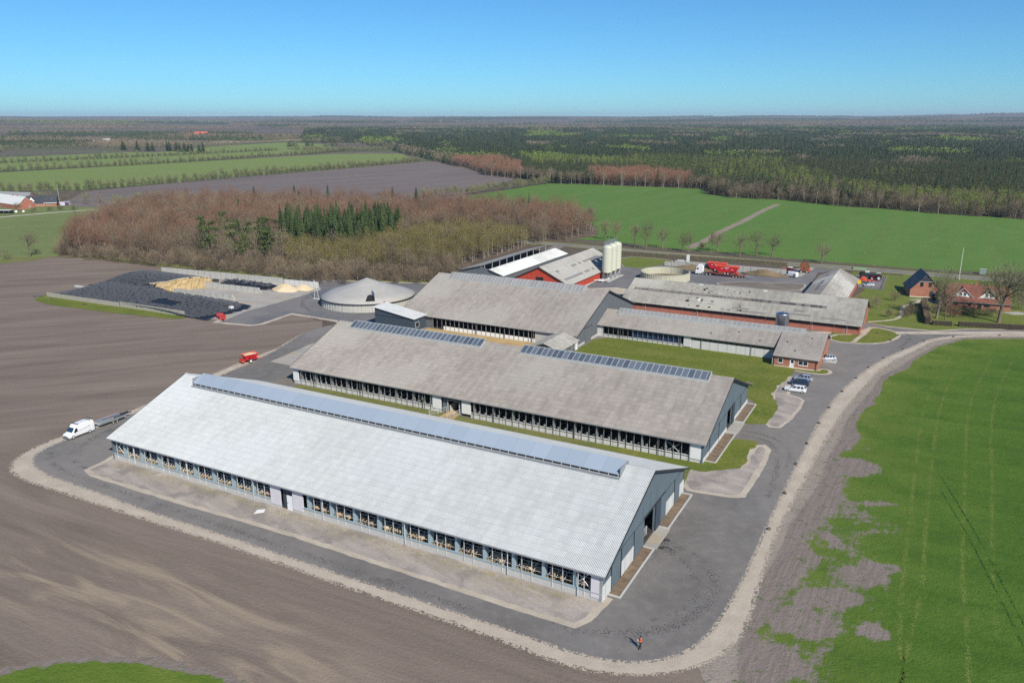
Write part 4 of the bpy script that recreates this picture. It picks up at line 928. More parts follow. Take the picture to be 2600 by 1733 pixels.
def make_silo():
    o = root('feed_silo', 17.7, 201.8, 'cream feed silo standing nearest the camera in the row of three', 'silo', 0, 'cream feed silos beside the red barn')
    m = MB(); r = 1.95; m.lathe([(r, 3.1), (r, 12.6), (r - .12, 12.95), (r * .8, 13.35), (r * .35, 13.62), (.3, 13.7)], 0, 0, 32); m.obj('shell', M_CREAM, o, smooth=False)
    m = MB(); m.lathe([(.25, 1.2), (r - .05, 3.09)], 0, 0, 24); m.obj('hopper', P('hopper_steel', (.10, .095, .08), .6, .3), o)
    for k in range(6):
        a, b = math.pi / 3 * k, math.pi / 3 * (k + 1); p = lambda a, z, rr=1.85: (rr * math.cos(a), rr * math.sin(a), z)
        m = MB(); m.tube(p(a, 0), p(a, 3.15), .09); m.obj('leg', M_STEEL, o)
        m = MB(); m.tube(p(a, .3), p(b, 2.9), .05, n=5); m.tube(p(b, .3), p(a, 2.9), .05, n=5); m.obj('leg_brace', M_STEEL, o)
    m = MB()
    for z in (5.0, 7.0, 9.0, 11.0, 12.6): m.lathe([(r + .005, z), (r + .03, z + .03), (r + .005, z + .06)], 0, 0, 32, cap=False)
    m.obj('seam_ring', M_CREAM, o); return o
s1_ = make_silo()
dup(s1_, F(17.7, 206.6), YAW, 'cream feed silo standing between the other two silos')
dup(s1_, F(17.7, 211.4), YAW, 'cream feed silo standing farthest from the camera in the row of three')
wk = root('silo_walkway', 17.7, 201.8, 'galvanised walkway with railings running over the silo tops', 'walkway')
m = MB(); m.box(-1.3, -1.0, 13.66, -.5, 11, 13.74)
for y in np.arange(-1, 11.1, 1.5):
    for x in (-1.3, -.5): m.box(x - .04, y - .04, 13.74, x + .04, y + .04, 14.9)
for z in (14.3, 14.85):
    for x in (-1.3, -.5): m.box(x - .035, -1, z, x + .035, 11, z + .07)
m.obj('walkway_deck', M_STEEL, wk); m = MB(); m.tube((-.9, 3.5, 14), (-.9, 3.5, 16.6), .06); m.obj('mast', M_STEEL, wk)
m = MB(); m.box(-1.25, -1.1, 0, -1.15, -1.0, 14.5); m.box(-.75, -1.1, 0, -.65, -1.0, 14.5)
for z in np.arange(.5, 14.4, .6): m.box(-1.15, -1.08, z, -.75, -1.02, z + .05)
m.obj('ladder', M_STEEL, wk)
pb = root('silo_plinth', 17.7, 206.6, 'low concrete slab under the three cream silos', 'slab'); B('slab', M_CONC, pb, (-2.6, -8.6, 0, 2.6, 7.6, .12))
au = root('auger_trolley', 18.0, 196.6, 'white painted feed auger trolley in front of the cream silos', 'trolley')
m = MB(); m.tube((-3, -1.0, .7), (2.6, .9, 1.3), .16, n=8); m.obj('auger_tube', M_WHITE, au); B('hopper', M_WHITE, au, (-1.2, -.9, .5, .3, .5, 1.1))
for x in (-2, -.4, 1.6):
    m = MB(); m.tube((x, -.9, .3), (x, -.7, .3), .3, n=12); m.obj('wheel', M_TYRE, au)

# ================= long low barn with brick office
lb = root('milking_barn', 45.3, 122.4, 'long low grey roofed barn with blue curtains and a brick office at its right end', 'barn')
LL, WL, EL, RL, KL = 61.9, 15.8, 3.4, 6.5, 7.9
rf = gable_roof(lb, LL, WL, EL, RL, KL, M_ROOF_G, .2, .025, M_TRIM); gutter(rf, 51, 0, EL)
skylight(lb, 4.7, 56.2, 6.6, 8.1, 6.45, 7.05, M_POLY_G, 1.3, EL, RL, KL)
yw = .6
B('wall_panel', M_CONC_W, lb, (.5, yw - .1, 0, 2.3, yw + .15, EL - .1)); B('front_wall', M_CONC_W, lb, (2.3, yw, 0, 26.0, yw + .2, .85)); B('back_wall', M_DARK, lb, (.5, WL - .9, 0, LL - .5, WL - .6, EL - .1), (2.4, 3.2, 0, 26, 3.4, EL))  # black back walls paint the shade behind the open front
B('curtain', M_BLIND, lb, (11, .95, .85, 25.4, 1.05, 3.0))
for i in range(17):
    x = 2.6 + i * 1.47; B('column' if i % 3 == 0 else 'post', M_STEEL, lb, (x - (.07 if i % 3 == 0 else .04), yw - .1, 0, x + (.07 if i % 3 == 0 else .04), yw - .01, EL - .1))
B('eaves_beam', M_TRIM, lb, (.5, yw - .02, EL - .28, 51.2, yw + .12, EL + .02)); B('curtain_rail', M_TRIM, lb, (2.3, yw - .07, .62, 26, yw - .02, .7))
B('wall_panel', M_CONC_W, lb, (26.0, yw - .16, .3, 28.0, yw + .1, EL - .25))
B('front_wall', M_CONC_W, lb, (28.0, yw, 0, 51.2, yw + .2, 2.35))
B('window_strip', M_GLASS, lb, (28.0, yw + .06, 2.35, 51.2, yw + .12, EL - .2))
for i in range(17): B('mullion', M_STEEL, lb, (28.2 + i * 1.42, yw - .02, 2.35, 28.28 + i * 1.42, yw + .055, EL - .2))
for x in (7.7, 25.2, 31.0, 44.2):
    m = MB(); m.tube((x, yw - .25, .05), (x, yw - .25, EL - .5), .07); m.tube((x, yw - .25, EL - .5), (x - .2, -.03, EL - .06), .07); m.obj('downpipe', P('grey_pipe', (.1, .1, .1)), lb)
# office wing: local x 50.9..61.9, front eave at y=-5.6
an = MB(); an.corr((50.7, -5.7, 2.75), (LL + .02, -5.7, 2.75), (LL + .02, KL - .3, RL + .05), (50.7, KL - .3, RL + .05), .2, .022); anr = an.obj('office_roof', M_ROOF_G, lb)
B('verge_trim', M_TRIM, anr, (50.65, -5.7, 2.45, 50.69, -5.6, 2.7), (LL + .03, -5.7, 2.4, LL + .06, -5.4, 2.75))
m = MB(); m.extr([(50.8, -5.1, 0), (50.8, .6, 0), (50.8, .6, 4.1), (50.8, -5.1, 2.7)], (.2, 0, 0)); m.extr([(61.3, -5.1, 0), (61.3, 15.2, 0), (61.3, 15.2, 3.4), (61.3, 7.6, 6.3), (61.3, -5.1, 2.7)], (.2, 0, 0)); m.obj('side_wall', M_BRICK, lb)
for a, b, z0, z1 in ((51.0, 52.0, 0, 2.7), (53.2, 54.9, 0, 2.7), (56.0, 56.9, 0, 2.7), (59.2, 61.3, 0, 2.7)): B('front_brick', M_BRICK, lb, (a, -5.1, z0, b, -4.9, z1))
B('front_brick', M_BRICK, lb, (52.0, -5.1, 0, 53.2, -4.9, .95), (56.9, -5.1, 0, 59.2, -4.9, .95), (52.0, -5.1, 2.15, 53.2, -4.9, 2.7), (56.9, -5.1, 2.15, 59.2, -4.9, 2.7), (54.9, -5.1, 2.25, 56.0, -4.9, 2.7))
B('plinth', M_WHITE, lb, (50.9, -5.16, 0, 61.4, -5.11, .18))
def window(par, axis, a, b, y, z0, z1, mull=(), fw=.09, frame=M_WHITE, out=-1):
    def bx(x0, x1, za, zb, d0, d1):
        lo, hi = min(y + d0 * out, y + d1 * out), max(y + d0 * out, y + d1 * out)
        return (x0, lo, za, x1, hi, zb) if axis == 'x' else (lo, x0, za, hi, x1, zb)
    w = B('window', M_GLASS, par, bx(a, b, z0, z1, .004, .03))
    bars = [bx(a, a + fw, z0, z1, -.03, .06), bx(b - fw, b, z0, z1, -.03, .06), bx(a + fw, b - fw, z0, z0 + fw, -.03, .06), bx(a + fw, b - fw, z1 - fw, z1, -.03, .06)]
    for q in mull: bars.append(bx(q - fw / 2, q + fw / 2, z0 + fw, z1 - fw, -.03, .05))
    B('frame', frame, w, *bars); B('sill', frame, w, bx(a - .06, b + .06, z0 - .07, z0 - .005, -.03, .12)); return w
window(lb, 'x', 52.0, 53.2, -5.1, .95, 2.15); window(lb, 'x', 56.9, 59.2, -5.1, .95, 2.15, (58.05,), .1)
d = B('door', M_PANEL, lb, (54.98, -5.06, .1, 55.92, -5.0, 2.2)); B('pane', M_GLASS, d, (55.15, -5.08, 1.25, 55.75, -5.065, 2.05)); B('frame', M_WHITE, d, (54.9, -5.14, .1, 54.98, -5.02, 2.25), (55.92, -5.14, .1, 56.0, -5.02, 2.25))
B('downpipe', M_TRIM, lb, (51.02, -5.3, 0, 51.1, -5.2, 2.6), (61.1, -5.3, 0, 61.18, -5.2, 2.6)); B('downpipe', M_WHITE, lb, (50.6, -5.05, 0, 50.7, -4.95, 2.3))
for i, (x, y) in enumerate(((33, 2.2), (40, 4.1), (46, 1.6), (53, 1.2), (55.6, -2.6), (58.6, 4.2))):
    z = EL + y * (RL - EL) / KL if x < 50.7 else 2.75 + (y + 5.7) * (RL + .05 - 2.75) / (KL + 5.4)
    m = MB(); m.tube((x, y, z - .1), (x, y, z + .38), .09, n=8); m.tube((x, y, z + .38), (x, y, z + .46), .15, n=8); m.obj('roof_vent', P('grey_pipe', (.1, .1, .1)), lb)
en = root('entrance_steps', 107.1, 129.4, 'brick entrance porch step on the office gable by the parked silver car', 'step'); B('step', M_BRICK, en, (.1, 0, 0, 1.2, 2.2, .35)); B('slab', M_CONC, en, (.05, -3, 0, 3, -.05, .12))
# ================= milk tank
mt = root('milk_tank', 92.8, 147.0, 'upright stainless steel milk tank between the low barn and the old brick barn', 'tank')
m = MB(); m.lathe([(1.85, 0), (1.85, 6.7), (1.75, 6.85), (.9, 7.15), (.1, 7.25)], 0, 0, 40); m.obj('shell', M_STAIN, mt, smooth=False); m = MB(); m.lathe([(1.87, 6.6), (1.93, 6.66), (1.87, 6.72)], 0, 0, 40, cap=False); m.obj('rim', M_STEEL, mt)
m = MB(); m.tube((.3, 0, 7.2), (.3, 0, 7.55), .22, n=10); m.obj('lid', M_STEEL, mt)

# ================= old brick barn
bb = root('brick_barn', 39.5, 158.0, 'old red brick cattle house with a lichened pale roof and dark skylight band', 'barn')
LB, WB, EB, RB, KB = 73.6, 28, 2.75, 8.0, 14
rf = gable_roof(bb, LB, WB, EB, RB, KB, M_ROOF_G2, .2, .025, M_TRIM); sl = (RB - EB) / KB
rg = random.Random(4); x = 2.2
pc = [P('roof_light_dark', (.085, .08, .08), .35, var=.3), P('roof_light_brown', (.15, .125, .11), .6, var=.3), P('roof_light_grey', (.19, .175, .165), .6, var=.3)]
while x < 62:
    w_ = rg.choice((1.1, 1.2, 2.3)); q = MB(); y0, y1 = 7.2, 8.5
    q.hexa([(x, y0, EB + y0 * sl + .02), (x + w_, y0, EB + y0 * sl + .02), (x + w_, y1, EB + y1 * sl + .02), (x, y1, EB + y1 * sl + .02)], [(x, y0, EB + y0 * sl + .05), (x + w_, y0, EB + y0 * sl + .05), (x + w_, y1, EB + y1 * sl + .05), (x, y1, EB + y1 * sl + .05)])
    q.obj('rooflight', pc[0] if x > 38 and rg.random() < .6 else rg.choice(pc[1:]), rf); x += w_ + .12
def roofpatch(x, y, w, h, mat, nm='roof_patch'):
    q = MB(); y1 = y + h; q.hexa([(x, y, EB + y * sl + .02), (x + w, y, EB + y * sl + .02), (x + w, y1, EB + y1 * sl + .02), (x, y1, EB + y1 * sl + .02)], [(x, y, EB + y * sl + .045), (x + w, y, EB + y * sl + .045), (x + w, y1, EB + y1 * sl + .045), (x, y1, EB + y1 * sl + .045)]); return q.obj(nm, mat, rf)
pg = P('newer_sheet', (.20, .19, .18), .8, var=.2); pw = P('white_patch', (.66, .66, .62), .7)
for x, y, w, h in ((38, 1.2, 8, .5), (50, 2.4, 9, .7), (36, 2.5, 5, .5), (62, 2.0, 7, .45), (54, 4.2, 3, .8)): roofpatch(x, y, w, h, pg)
for x, y, w, h in ((24.5, 4.4, 1.1, 1.3), (22.5, 13.3, 1.3, .6), (43, 13.2, 1.2, .6)): roofpatch(x, y, w, h, pw)
rg = random.Random(12)
for i in range(60):                                   # moss clumps along the sheet laps
    x = rg.uniform(20, 39); y = rg.choice([1.2, 2.3, 3.4, 4.6, 5.7, 9.2, 10.3, 11.4]) + rg.uniform(-.1, .1); roofpatch(x, y, rg.uniform(.25, 1.1) if rg.random() < .6 else .18, .16 if rg.random() < .6 else rg.uniform(.4, 1.2), P('roof_moss', (.075, .06, .05), .95), 'moss')
g = MB(); gable_piece(g, .5, .25, .9, WB - .9, EB, KB, RB); g.obj('gable_wall', M_BRICK_O, bb); g = MB(); gable_piece(g, LB - .75, .25, .9, WB - .9, EB, KB, RB); g.obj('gable_wall', M_BRICK_O, bb)
B('front_wall', M_BRICK_O, bb, (.75, .95, 0, LB - .76, 1.2, 1.75)); B('back_wall', M_BRICK_O, bb, (.75, WB - 1.2, 0, LB - .76, WB - .95, EB - .1))
B('louvre', P('dark_boarding', (.035, .03, .028), .9, var=.5, scale=5), bb, (.75, 1.0, 1.75, LB - .76, 1.1, EB + .2))
for i in range(12): B('pier', M_BRICK_O, bb, (.9 + i * 6.5, .9, 0, 1.25 + i * 6.5, .949, 2.6))
for x in (8.5, 25.6, 60.0, 69.6):
    m = MB(); m.tube((x, .8, .05), (x, .8, 2.2), .06); m.tube((x, .8, 2.2), (x - .2, -.02, 2.7), .06); m.obj('downpipe', M_RAIL, bb)
m = MB(); m.tube((3.6, -.2, 2.7), (3.4, .4, 4.4), .04, n=5); m.tube((3.4, .4, 4.4), (1.6, 2.4, 4.9), .04, n=5); m.tube((1.6, 2.4, 4.9), (.3, 2.6, 4.2), .04, n=5); m.obj('roof_ladder', M_STEEL, bb)
# ================= cross barn
xb = root('cross_barn', 98.3, 186.6, 'short grey roofed barn standing crosswise behind the old brick barn', 'barn', math.pi / 2)
LX, HX, EX, RX = 46, 7.0, 3.2, 6.5; sx = (RX - EX) / HX
m = MB(); m.corr((-9.4, -HX, EX), (LX, -HX, EX), (LX, 0, RX), (-9.4, 0, RX), .2, .025); m.corr((LX, HX, EX), (-9.4, HX, EX), (-9.4, 0, RX), (LX, 0, RX), .2, .025); rf = m.obj('roof', mat_roof('cross_barn_sheet', (.19, .175, .16), (.36, .335, .31), 1.1, 1.0, .45, 'Y', (.44, .43, .40), .6), xb)
rg = random.Random(8)
for i in range(26):
    x = rg.uniform(2, 40); y = rg.choice((-2, -4.4, -5.6, 3.2, 3.2, 3.2)); w = rg.uniform(.8, 1.2) if y > 0 else rg.uniform(.7, 1.2); h = 1.2 if y > 0 else rg.uniform(1, 3)
    za, zb = RX - abs(y - h / 2) * sx, RX - abs(y + h / 2) * sx
    q = MB(); q.hexa([(x, y - h / 2, za + .03), (x + w, y - h / 2, za + .03), (x + w, y + h / 2, zb + .03), (x, y + h / 2, zb + .03)], [(x, y - h / 2, za + .06), (x + w, y - h / 2, za + .06), (x + w, y + h / 2, zb + .06), (x, y + h / 2, zb + .06)])
    q.obj('roof_sheet_patch', P('roof_light_dark', (.1, .1, .1)) if y > 0 else P('pale_new_sheet', (.46, .45, .42), .7), rf)
m = MB()
for x0 in (LX - .5,): m.extr([(x0, -6.5, 0), (x0, 6.5, 0), (x0, 6.5, RX - 6.5 * sx - .12), (x0, 0, RX - .12), (x0, -6.5, RX - 6.5 * sx - .12)], (.2, 0, 0))
m.obj('gable_wall', M_BRICK_O, xb); B('side_wall', M_BRICK_O, xb, (.5, -6.5, 0, LX - .5, -6.3, EX), (.5, 6.3, 0, LX - .5, 6.5, EX))
# ================= tanks
tk = empty('slurry_tank', F(-39.4, 126.5), 0, 'round concrete slurry tank under a grey cone-shaped cover with a dark hatch', 'tank')
m = MB(); m.lathe([(15.5, 0), (15.5, 3.0)], 0, 0, 72, cap=False); m.obj('wall', M_CONC_TANK, tk)
m = MB()
for k in range(72): a = 2 * math.pi * k / 72; m.box(15.5 * math.cos(a) - .09, 15.5 * math.sin(a) - .09, 0, 15.5 * math.cos(a) + .09, 15.5 * math.sin(a) + .09, 3.0)
m.obj('wall_rib', M_CONC, tk)
m = MB(); m.lathe([(15.85, 2.75), (15.9, 3.05), (12, 4.3), (8, 5.6), (4, 7.0), (.2, 8.5)], 0, 0, 72); m.obj('cover', P('grey_membrane', (.40, .385, .36), .6, var=.1, scale=.3), tk, smooth=True)
m = MB(); m.lathe([(15.92, 2.55), (15.96, 2.7), (15.92, 2.85)], 0, 0, 72, cap=False); m.obj('cover_hoop', M_TRIM, tk)
tc = cam.location - tk.location; ha = math.atan2(tc.y, tc.x) + .05
def pc_(a, r, dz=.04):
    rr = [(15.9, 3.05), (12, 4.3), (8, 5.6), (4, 7.0), (0, 8.55)]
    for (r0, z0), (r1, z1) in zip(rr[:-1], rr[1:]):
        if r1 <= r <= r0: z = z0 + (r0 - r) / (r0 - r1) * (z1 - z0); break
    return (r * math.cos(a), r * math.sin(a), z + dz)
m = MB(); m.face([pc_(ha - .11, 14.6), pc_(ha + .10, 14.6), pc_(ha + .10, 11.2), pc_(ha + .04, 10.2), pc_(ha - .06, 11.0)]); m.obj('hatch', M_DARK, tk)  # flat black face painted for the shade inside the open hatch
m = MB(); m.face([pc_(ha + .1, 15.2, .05), pc_(ha + .62, 13.5, .05), pc_(ha + .5, 7, .05), pc_(ha + .11, 8, .05)]) if 0 else None
m.M = None; a_ = Vector(pc_(ha + .10, 14.6)); b_ = Vector(pc_(ha + .10, 9.4)); m.extr([tuple(a_), tuple(b_), tuple(b_ + Vector((0, 0, 1.1))), tuple(a_ + Vector((0, 0, 2.6)))], (.12, .08, 0)); m.obj('hatch_flap', P('pale_membrane', (.46, .46, .46), .6), tk)
m = MB(); m.tube(pc_(ha + .1, 15.0, -1.9), pc_(ha + .1, 15.0, 3.4), .08); m.obj('stirrer_mast', M_RAIL, tk); m = MB(); q = Vector(pc_(ha + .28, 15.9, 0)); m.box(q.x - .16, q.y - .16, 0, q.x + .16, q.y + .16, 3.5); m.obj('inlet_pipe', P('red_brown_pipe', (.32, .07, .04)), tk)
for k in (0, 1, 2, 3, 4): 
    a = 2.3 + k * .05; q = Vector(pc_(a + math.pi * .36, 15.9, 0)); m = MB(); m.tube((q.x, q.y, .1), (q.x, q.y, 4.2), .05, n=5); m.obj('guard_post', M_TRIM, tk) if k % 2 == 0 else None
t2 = empty('open_tank', F(37.2, 213.8), 0, 'open round yellowed concrete tank beside the truck yard', 'tank')
m = MB(); m.lathe([(9.4, 0), (9.4, 3.2), (9.15, 3.2), (9.15, .5)], 0, 0, 60, cap=False); m.obj('wall', M_CONC_YEL, t2)
m = MB(); m.lathe([(.01, .5), (9.14, .5)], 0, 0, 60, cap=False); m.obj('sludge', M_MUCK, t2)
m = MB()
for k in range(60): a = 2 * math.pi * k / 60; m.box(9.42 * math.cos(a) - .06, 9.42 * math.sin(a) - .06, 0, 9.42 * math.cos(a) + .06, 9.42 * math.sin(a) + .06, 3.1)
m.obj('wall_rib', M_CONC_YEL, t2)
m = MB(); m.lathe([(9.43, 2.9), (9.5, 2.95), (9.43, 3.0)], 0, 0, 60, cap=False); m.obj('tension_band', M_STEEL, t2)
# ------------------------------------------------------------------ silage clamp
def wallrun(name, label, pts, h, th, mat, cat='wall'):
    o = empty(name, F(*pts[0]), YAW, label, cat); m = MB(); x0, y0 = pts[0]
    for (a, b), (c, d) in zip(pts[:-1], pts[1:]):
        dx, dy = c - a, d - b; L = math.hypot(dx, dy); nx, ny = -dy / L * th / 2, dx / L * th / 2
        m.prism([(a - x0 - nx, b - y0 - ny), (c - x0 - nx, d - y0 - ny), (c - x0 + nx, d - y0 + ny), (a - x0 + nx, b - y0 + ny)], 0, h)
    m.obj('wall_panel', mat, o); return o, m
wallrun('silage_wall', 'low weathered plank concrete wall in front of the tyre-covered silage heap', [(-145, 80.8), (-108.2, 82.0)], 1.5, .3, M_CONC_PLK); wallrun('silage_wall', 'slightly taller plank concrete wall ending by the red box at the silage heap', [(-108, 82.3), (-77.9, 82.9)], 1.75, .3, M_CONC_PLK)
wallrun('silage_wall', 'long stained concrete wall at the back of the silage clamp along the wood', [(-146, 129.4), (-86.6, 135.4)], 2.6, .35, M_CONC_OLD); wallrun('silage_wall', 'clean pale concrete wall section behind the cream sand heap', [(-86, 135.8), (-70.6, 137.2)], 2.1, .3, M_CONC_W)
for v0, v1, u0, u1, lab in ((105.3, 107.0, -109.5, -82.5, 'streaky dividing wall nearest the camera inside the silage clamp'), (118.2, 120.2, -111, -83.4, 'streaky dividing wall between the cut silage face and the small tyre heap')):
    o, _ = wallrun('silage_wall', lab, [(u0, v0), (u1, v1)], 1.9, .35, M_CONC_OLD); m = MB(); dx, dy = u1 - u0, v1 - v0
    m.extr([(dx, dy - .17, 0), (dx + 1.2, dy - .1, 0), (dx, dy - .17, 1.9)], (0, .34, 0)); m.obj('end_buttress', M_CONC_OLD, o)
def sst(x): x = max(0, min(1, x)); return x * x * (3 - 2 * x)
def fu(v): return np.interp(v, [102, 103, 106, 112, 118, 121], [-121, -119, -113, -110.2, -108.8, -108.5])
def heap(u, v):
    a = 0
    if 81.6 <= v <= 105: a = (1.35 + 1.0 * math.sin(max(0, min(1, (v - 83) / 22)) * math.pi * .72)) * sst((u + 149) / 12) * (1 - sst((u + 92) / 27)) * (1 - .75 * sst((v - 97) / 8) * sst((u + 119) / 8))
    b = 0
    if 100 <= v <= 123 and u < fu(v): b = 4.3 * sst((u + 152) / 14) * (1 - .45 * ((v - 112) / 11) ** 2)
    return max(a, b)
sil = empty('silage_heap', F(-112, 104), YAW, 'big silage heap under black film with its tan cut face to the right', 'silage heap')
V = []; idx = {}; Fc = []; st = 1.0
for i, u in enumerate(np.arange(-152, -66, st)):
    for j, v in enumerate(np.arange(82.2, 123.1, st)):
        h = heap(u, v)
        if h > .02: idx[i, j] = len(V); V.append((u + 112, v - 104, h + .05 * math.sin(u * 2.1) * math.cos(v * 1.7)))
for (i, j) in list(idx):
    q = [(i, j), (i + 1, j), (i + 1, j + 1), (i, j + 1)]
    if all(k in idx for k in q) and max(V[idx[k]][2] for k in q) - min(V[idx[k]][2] for k in q) < 1.5: Fc.append(tuple(idx[k] for k in q))
me = bpy.data.meshes.new('film'); me.from_pydata(V, [], Fc); me.materials.append(M_FILM); o = bpy.data.objects.new('film', me); COL.objects.link(o); o.parent = sil
rg = random.Random(5); m = MB(); vs = np.arange(103, 121.1, .6); P0 = None
for v in vs:
    u = fu(v) + .3; col = [(u + 112 + rg.uniform(-.25, .25) - .22 * z, v - 104, z) for z in np.linspace(0, heap(fu(v) - .5, v), 6)]
    if P0:
        for k in range(5): m.face([P0[k], col[k], col[k + 1], P0[k + 1]])
    P0 = col
m.obj('cut_face', mat_stone('cut_silage', (.30, .21, .10), (.60, .44, .24), 2.2, .95, (1, 1, 3)), sil)
m = MB()
for a, b in zip(vs[:-1], vs[1:]): m.tube((fu(a) + 112 - .5, a - 104, heap(fu(a) - .6, a) + .12), (fu(b) + 112 - .5, b - 104, heap(fu(b) - .6, b) + .08), .13, n=6)
m.obj('film_edge', P('cream_film_edge', (.62, .54, .40), .7), sil)
m = MB(); m.box(-28, 2, 2.2, -20, 8, 2.3) if 0 else None
th2 = empty('silage_heap', F(-97, 127), YAW, 'small low silage heap with tyres against the back wall', 'silage heap'); m = MB(); m.loft([[(x, -3.2 * k, 0), (x, -1.8 * k, 1.0 * k), (x, .5, 1.45 * k), (x, 3.4, 1.2 * k), (x, 4.6, 0)] for x, k in ((-13, .2), (-10, .8), (0, 1), (9, 1), (12.4, .7), (13.4, .15))]); m.obj('film', M_FILM, th2)
def tyre_mesh(r=.56, t=.105, n=14, k=6):
    m = MB(); i0 = 0
    for a in range(n):
        A = 2 * math.pi * a / n
        for b in range(k): Bq = 2 * math.pi * b / k; m.v.append(((r - t + t * math.cos(Bq)) * math.cos(A) + 0, (r - t + t * math.cos(Bq)) * math.sin(A), t * .8 * math.sin(Bq)))
    for a in range(n):
        for b in range(k): m.f.append((a * k + b, ((a + 1) % n) * k + b, ((a + 1) % n) * k + (b + 1) % k, a * k + (b + 1) % k)); m.m.append(0)
    return m
tm = tyre_mesh(); tme = bpy.data.meshes.new('tyre'); tme.from_pydata(tm.v, [], tm.f); tme.materials.append(M_TYRE_W); tme.polygons.foreach_set('use_smooth', [True] * len(tm.f))
pts = []
for i, u in enumerate(np.arange(-151, -67, 1.2)):
    for j, v in enumerate(np.arange(82.6, 122.4, 1.06)):
        uu_, vv_ = u + (.6 if j % 2 else 0) + rg.uniform(-.26, .26), v + rg.uniform(-.22, .22); h = heap(uu_, vv_)
        if h > .25 and abs(heap(uu_ + .6, vv_) - h) < 1.2 and not (98 < vv_ < 101 and -112 < uu_ < -96 and rg.random() < .7) and not (-99 < uu_ < -88 and 86 < vv_ < 91): pts.append((uu_, vv_, h + .10))
for i in range(110): x = rg.uniform(-12.4, 12.6); y = rg.uniform(-2.4, 3.4); pts.append((x - 97, y + 127, 1.35 + rg.uniform(-.1, .15) if abs(y - .8) < 2.4 else .75))
pts.sort(key=lambda q: (q[0] - 128.9) ** 2 + (q[1] + 84) ** 2)
tv = np.array(tm.v); tf = np.array(tm.f); AV, AF = [], []
for n_, (u, v, h) in enumerate(pts):
    e = .5; gx, gy = (heap(u + e, v) - heap(u - e, v)) / (2 * e), (heap(u, v + e) - heap(u, v - e)) / (2 * e)
    gx, gy = max(-.8, min(.8, gx)), max(-.8, min(.8, gy)); s = rg.uniform(.9, 1.12)
    nrm = Vector((-gx * CU + gy * SU, -gx * SU - gy * CU, 1)).normalized(); q = nrm.to_track_quat('Z', 'Y'); p = F(u, v, h)
    if n_ < 300:
        o = bpy.data.objects.new('tyre', tme); COL.objects.link(o); o.location = p; o.rotation_mode = 'QUATERNION'; o.rotation_quaternion = q; o.scale = (s, s, s)
        tag(o, 'old worn tyre weighing down the black film on the silage heap', 'tyre', 'tyres lying on the silage film')
    else:
        Rm = np.array(q.to_matrix()); AV.append((tv * s) @ Rm.T + np.array(p)); AF.append(tf + (n_ - 300) * len(tv))
me = bpy.data.meshes.new('tyres'); me.from_pydata(np.concatenate(AV), [], np.concatenate(AF).tolist()); me.materials.append(M_TYRE_W); me.polygons.foreach_set('use_smooth', [True] * len(me.polygons)); o = bpy.data.objects.new('tyre_cover', me); COL.objects.link(o); o['kind'] = 'stuff'
def mound(name, label, u, v, rx, ry, h, mat, cat, seed=1, n=26):
    rg2 = random.Random(seed); m = MB(); rings = []
    for t in (1.0, .86, .68, .48, .28, .1): rings.append([((rx * t) * math.cos(6.2832 * k / n) * (1 + .10 * math.sin(3 * 6.28 * k / n + seed)) + rg2.uniform(-.12, .12), ry * t * math.sin(6.2832 * k / n) + rg2.uniform(-.12, .12), max(0, h * (1 - t) ** .85 * (1 + .15 * math.sin(k)) + rg2.uniform(-.05, .08) * (t < 1))) for k in range(n)])
    m.loft(rings); o = m.obj(name, mat, None, F(u, v, .07), YAW, True); return tag(o, label, cat)
mound('sand_heap', 'cream sand heap with two humps at the right end of the silage yard', -78.5, 128.6, 5.6, 4.6, 2.3, M_SAND, 'sand heap', 3); mound('sand_heap', 'smaller cream sand heap touching the clean concrete wall', -74.0, 132.8, 4.6, 3.2, 1.7, M_SAND, 'sand heap', 5)
q = root('red_box', -65.6, 86.4, 'red steel tool box at the tip of the silage heap', 'box', -.5); m = MB(); m.extr([(-2.2, -1, 0), (2.2, -1, 0), (2.2, -1, 1.5), (1.0, -1, 1.5), (.6, -1, .9), (-.5, -1, .9), (-.9, -1, 1.4), (-2.2, -1, 1.4)], (0, 2, 0)); m.obj('box_body', P('dull_red_paint', (.40, .035, .035), .6, var=.25), q); B('runner', M_TRIM, q, (-2.3, -.8, -.02, 2.3, -.6, .0), (-2.3, .6, -.02, 2.3, .8, .0)); B('tool_arm', M_TRIM, q, (2.21, -.3, .2, 4.2, .0, .45))
q = root('liquid_tank', -72.3, 96.9, 'white caged liquid container beside the silage heap', 'container'); B('tank', M_WHITE, q, (-.55, -.55, .15, .55, .55, 1.1)); B('pallet', M_WOOD, q, (-.6, -.6, 0, .6, .6, .14)); m = MB()
for k in (-.5, 0, .5): m.box(-.6, k - .02, .15, -.57, k + .02, 1.12); m.box(k - .02, -.6, .15, k + .02, -.57, 1.12)
m.obj('cage', M_STEEL, q)
q = root('pallet_box', -75.7, 97.6, 'dark wooden pallet box left of the white liquid container', 'crate'); m = MB()
for z in (.1, .35, .6, .85): m.box(-.9, -.6, z, .9, -.55, z + .2); m.box(-.9, .55, z, .9, .6, z + .2); m.box(-.9, -.55, z, -.85, .55, z + .2); m.box(.85, -.55, z, .9, .55, z + .2)
m.obj('crate_side', P('dark_wood', (.06, .052, .045), .9), q); B('crate_floor', M_WOOD, q, (-.84, -.54, .05, .84, .54, .1))
q = root('pallet_box', -113, 127.2, 'dark crate standing against the back wall of the silage clamp', 'crate'); B('crate_side', P('dark_wood', (.06, .05, .045)), q, (-1.2, -.6, 0, 1.2, -.5, 1.1), (-1.2, .5, 0, 1.2, .6, 1.1), (-1.2, -.5, 0, -1.1, .5, 1.1), (1.1, -.5, 0, 1.2, .5, 1.1)); B('crate_floor', M_WOOD, q, (-1.1, -.5, .1, 1.1, .5, .2))
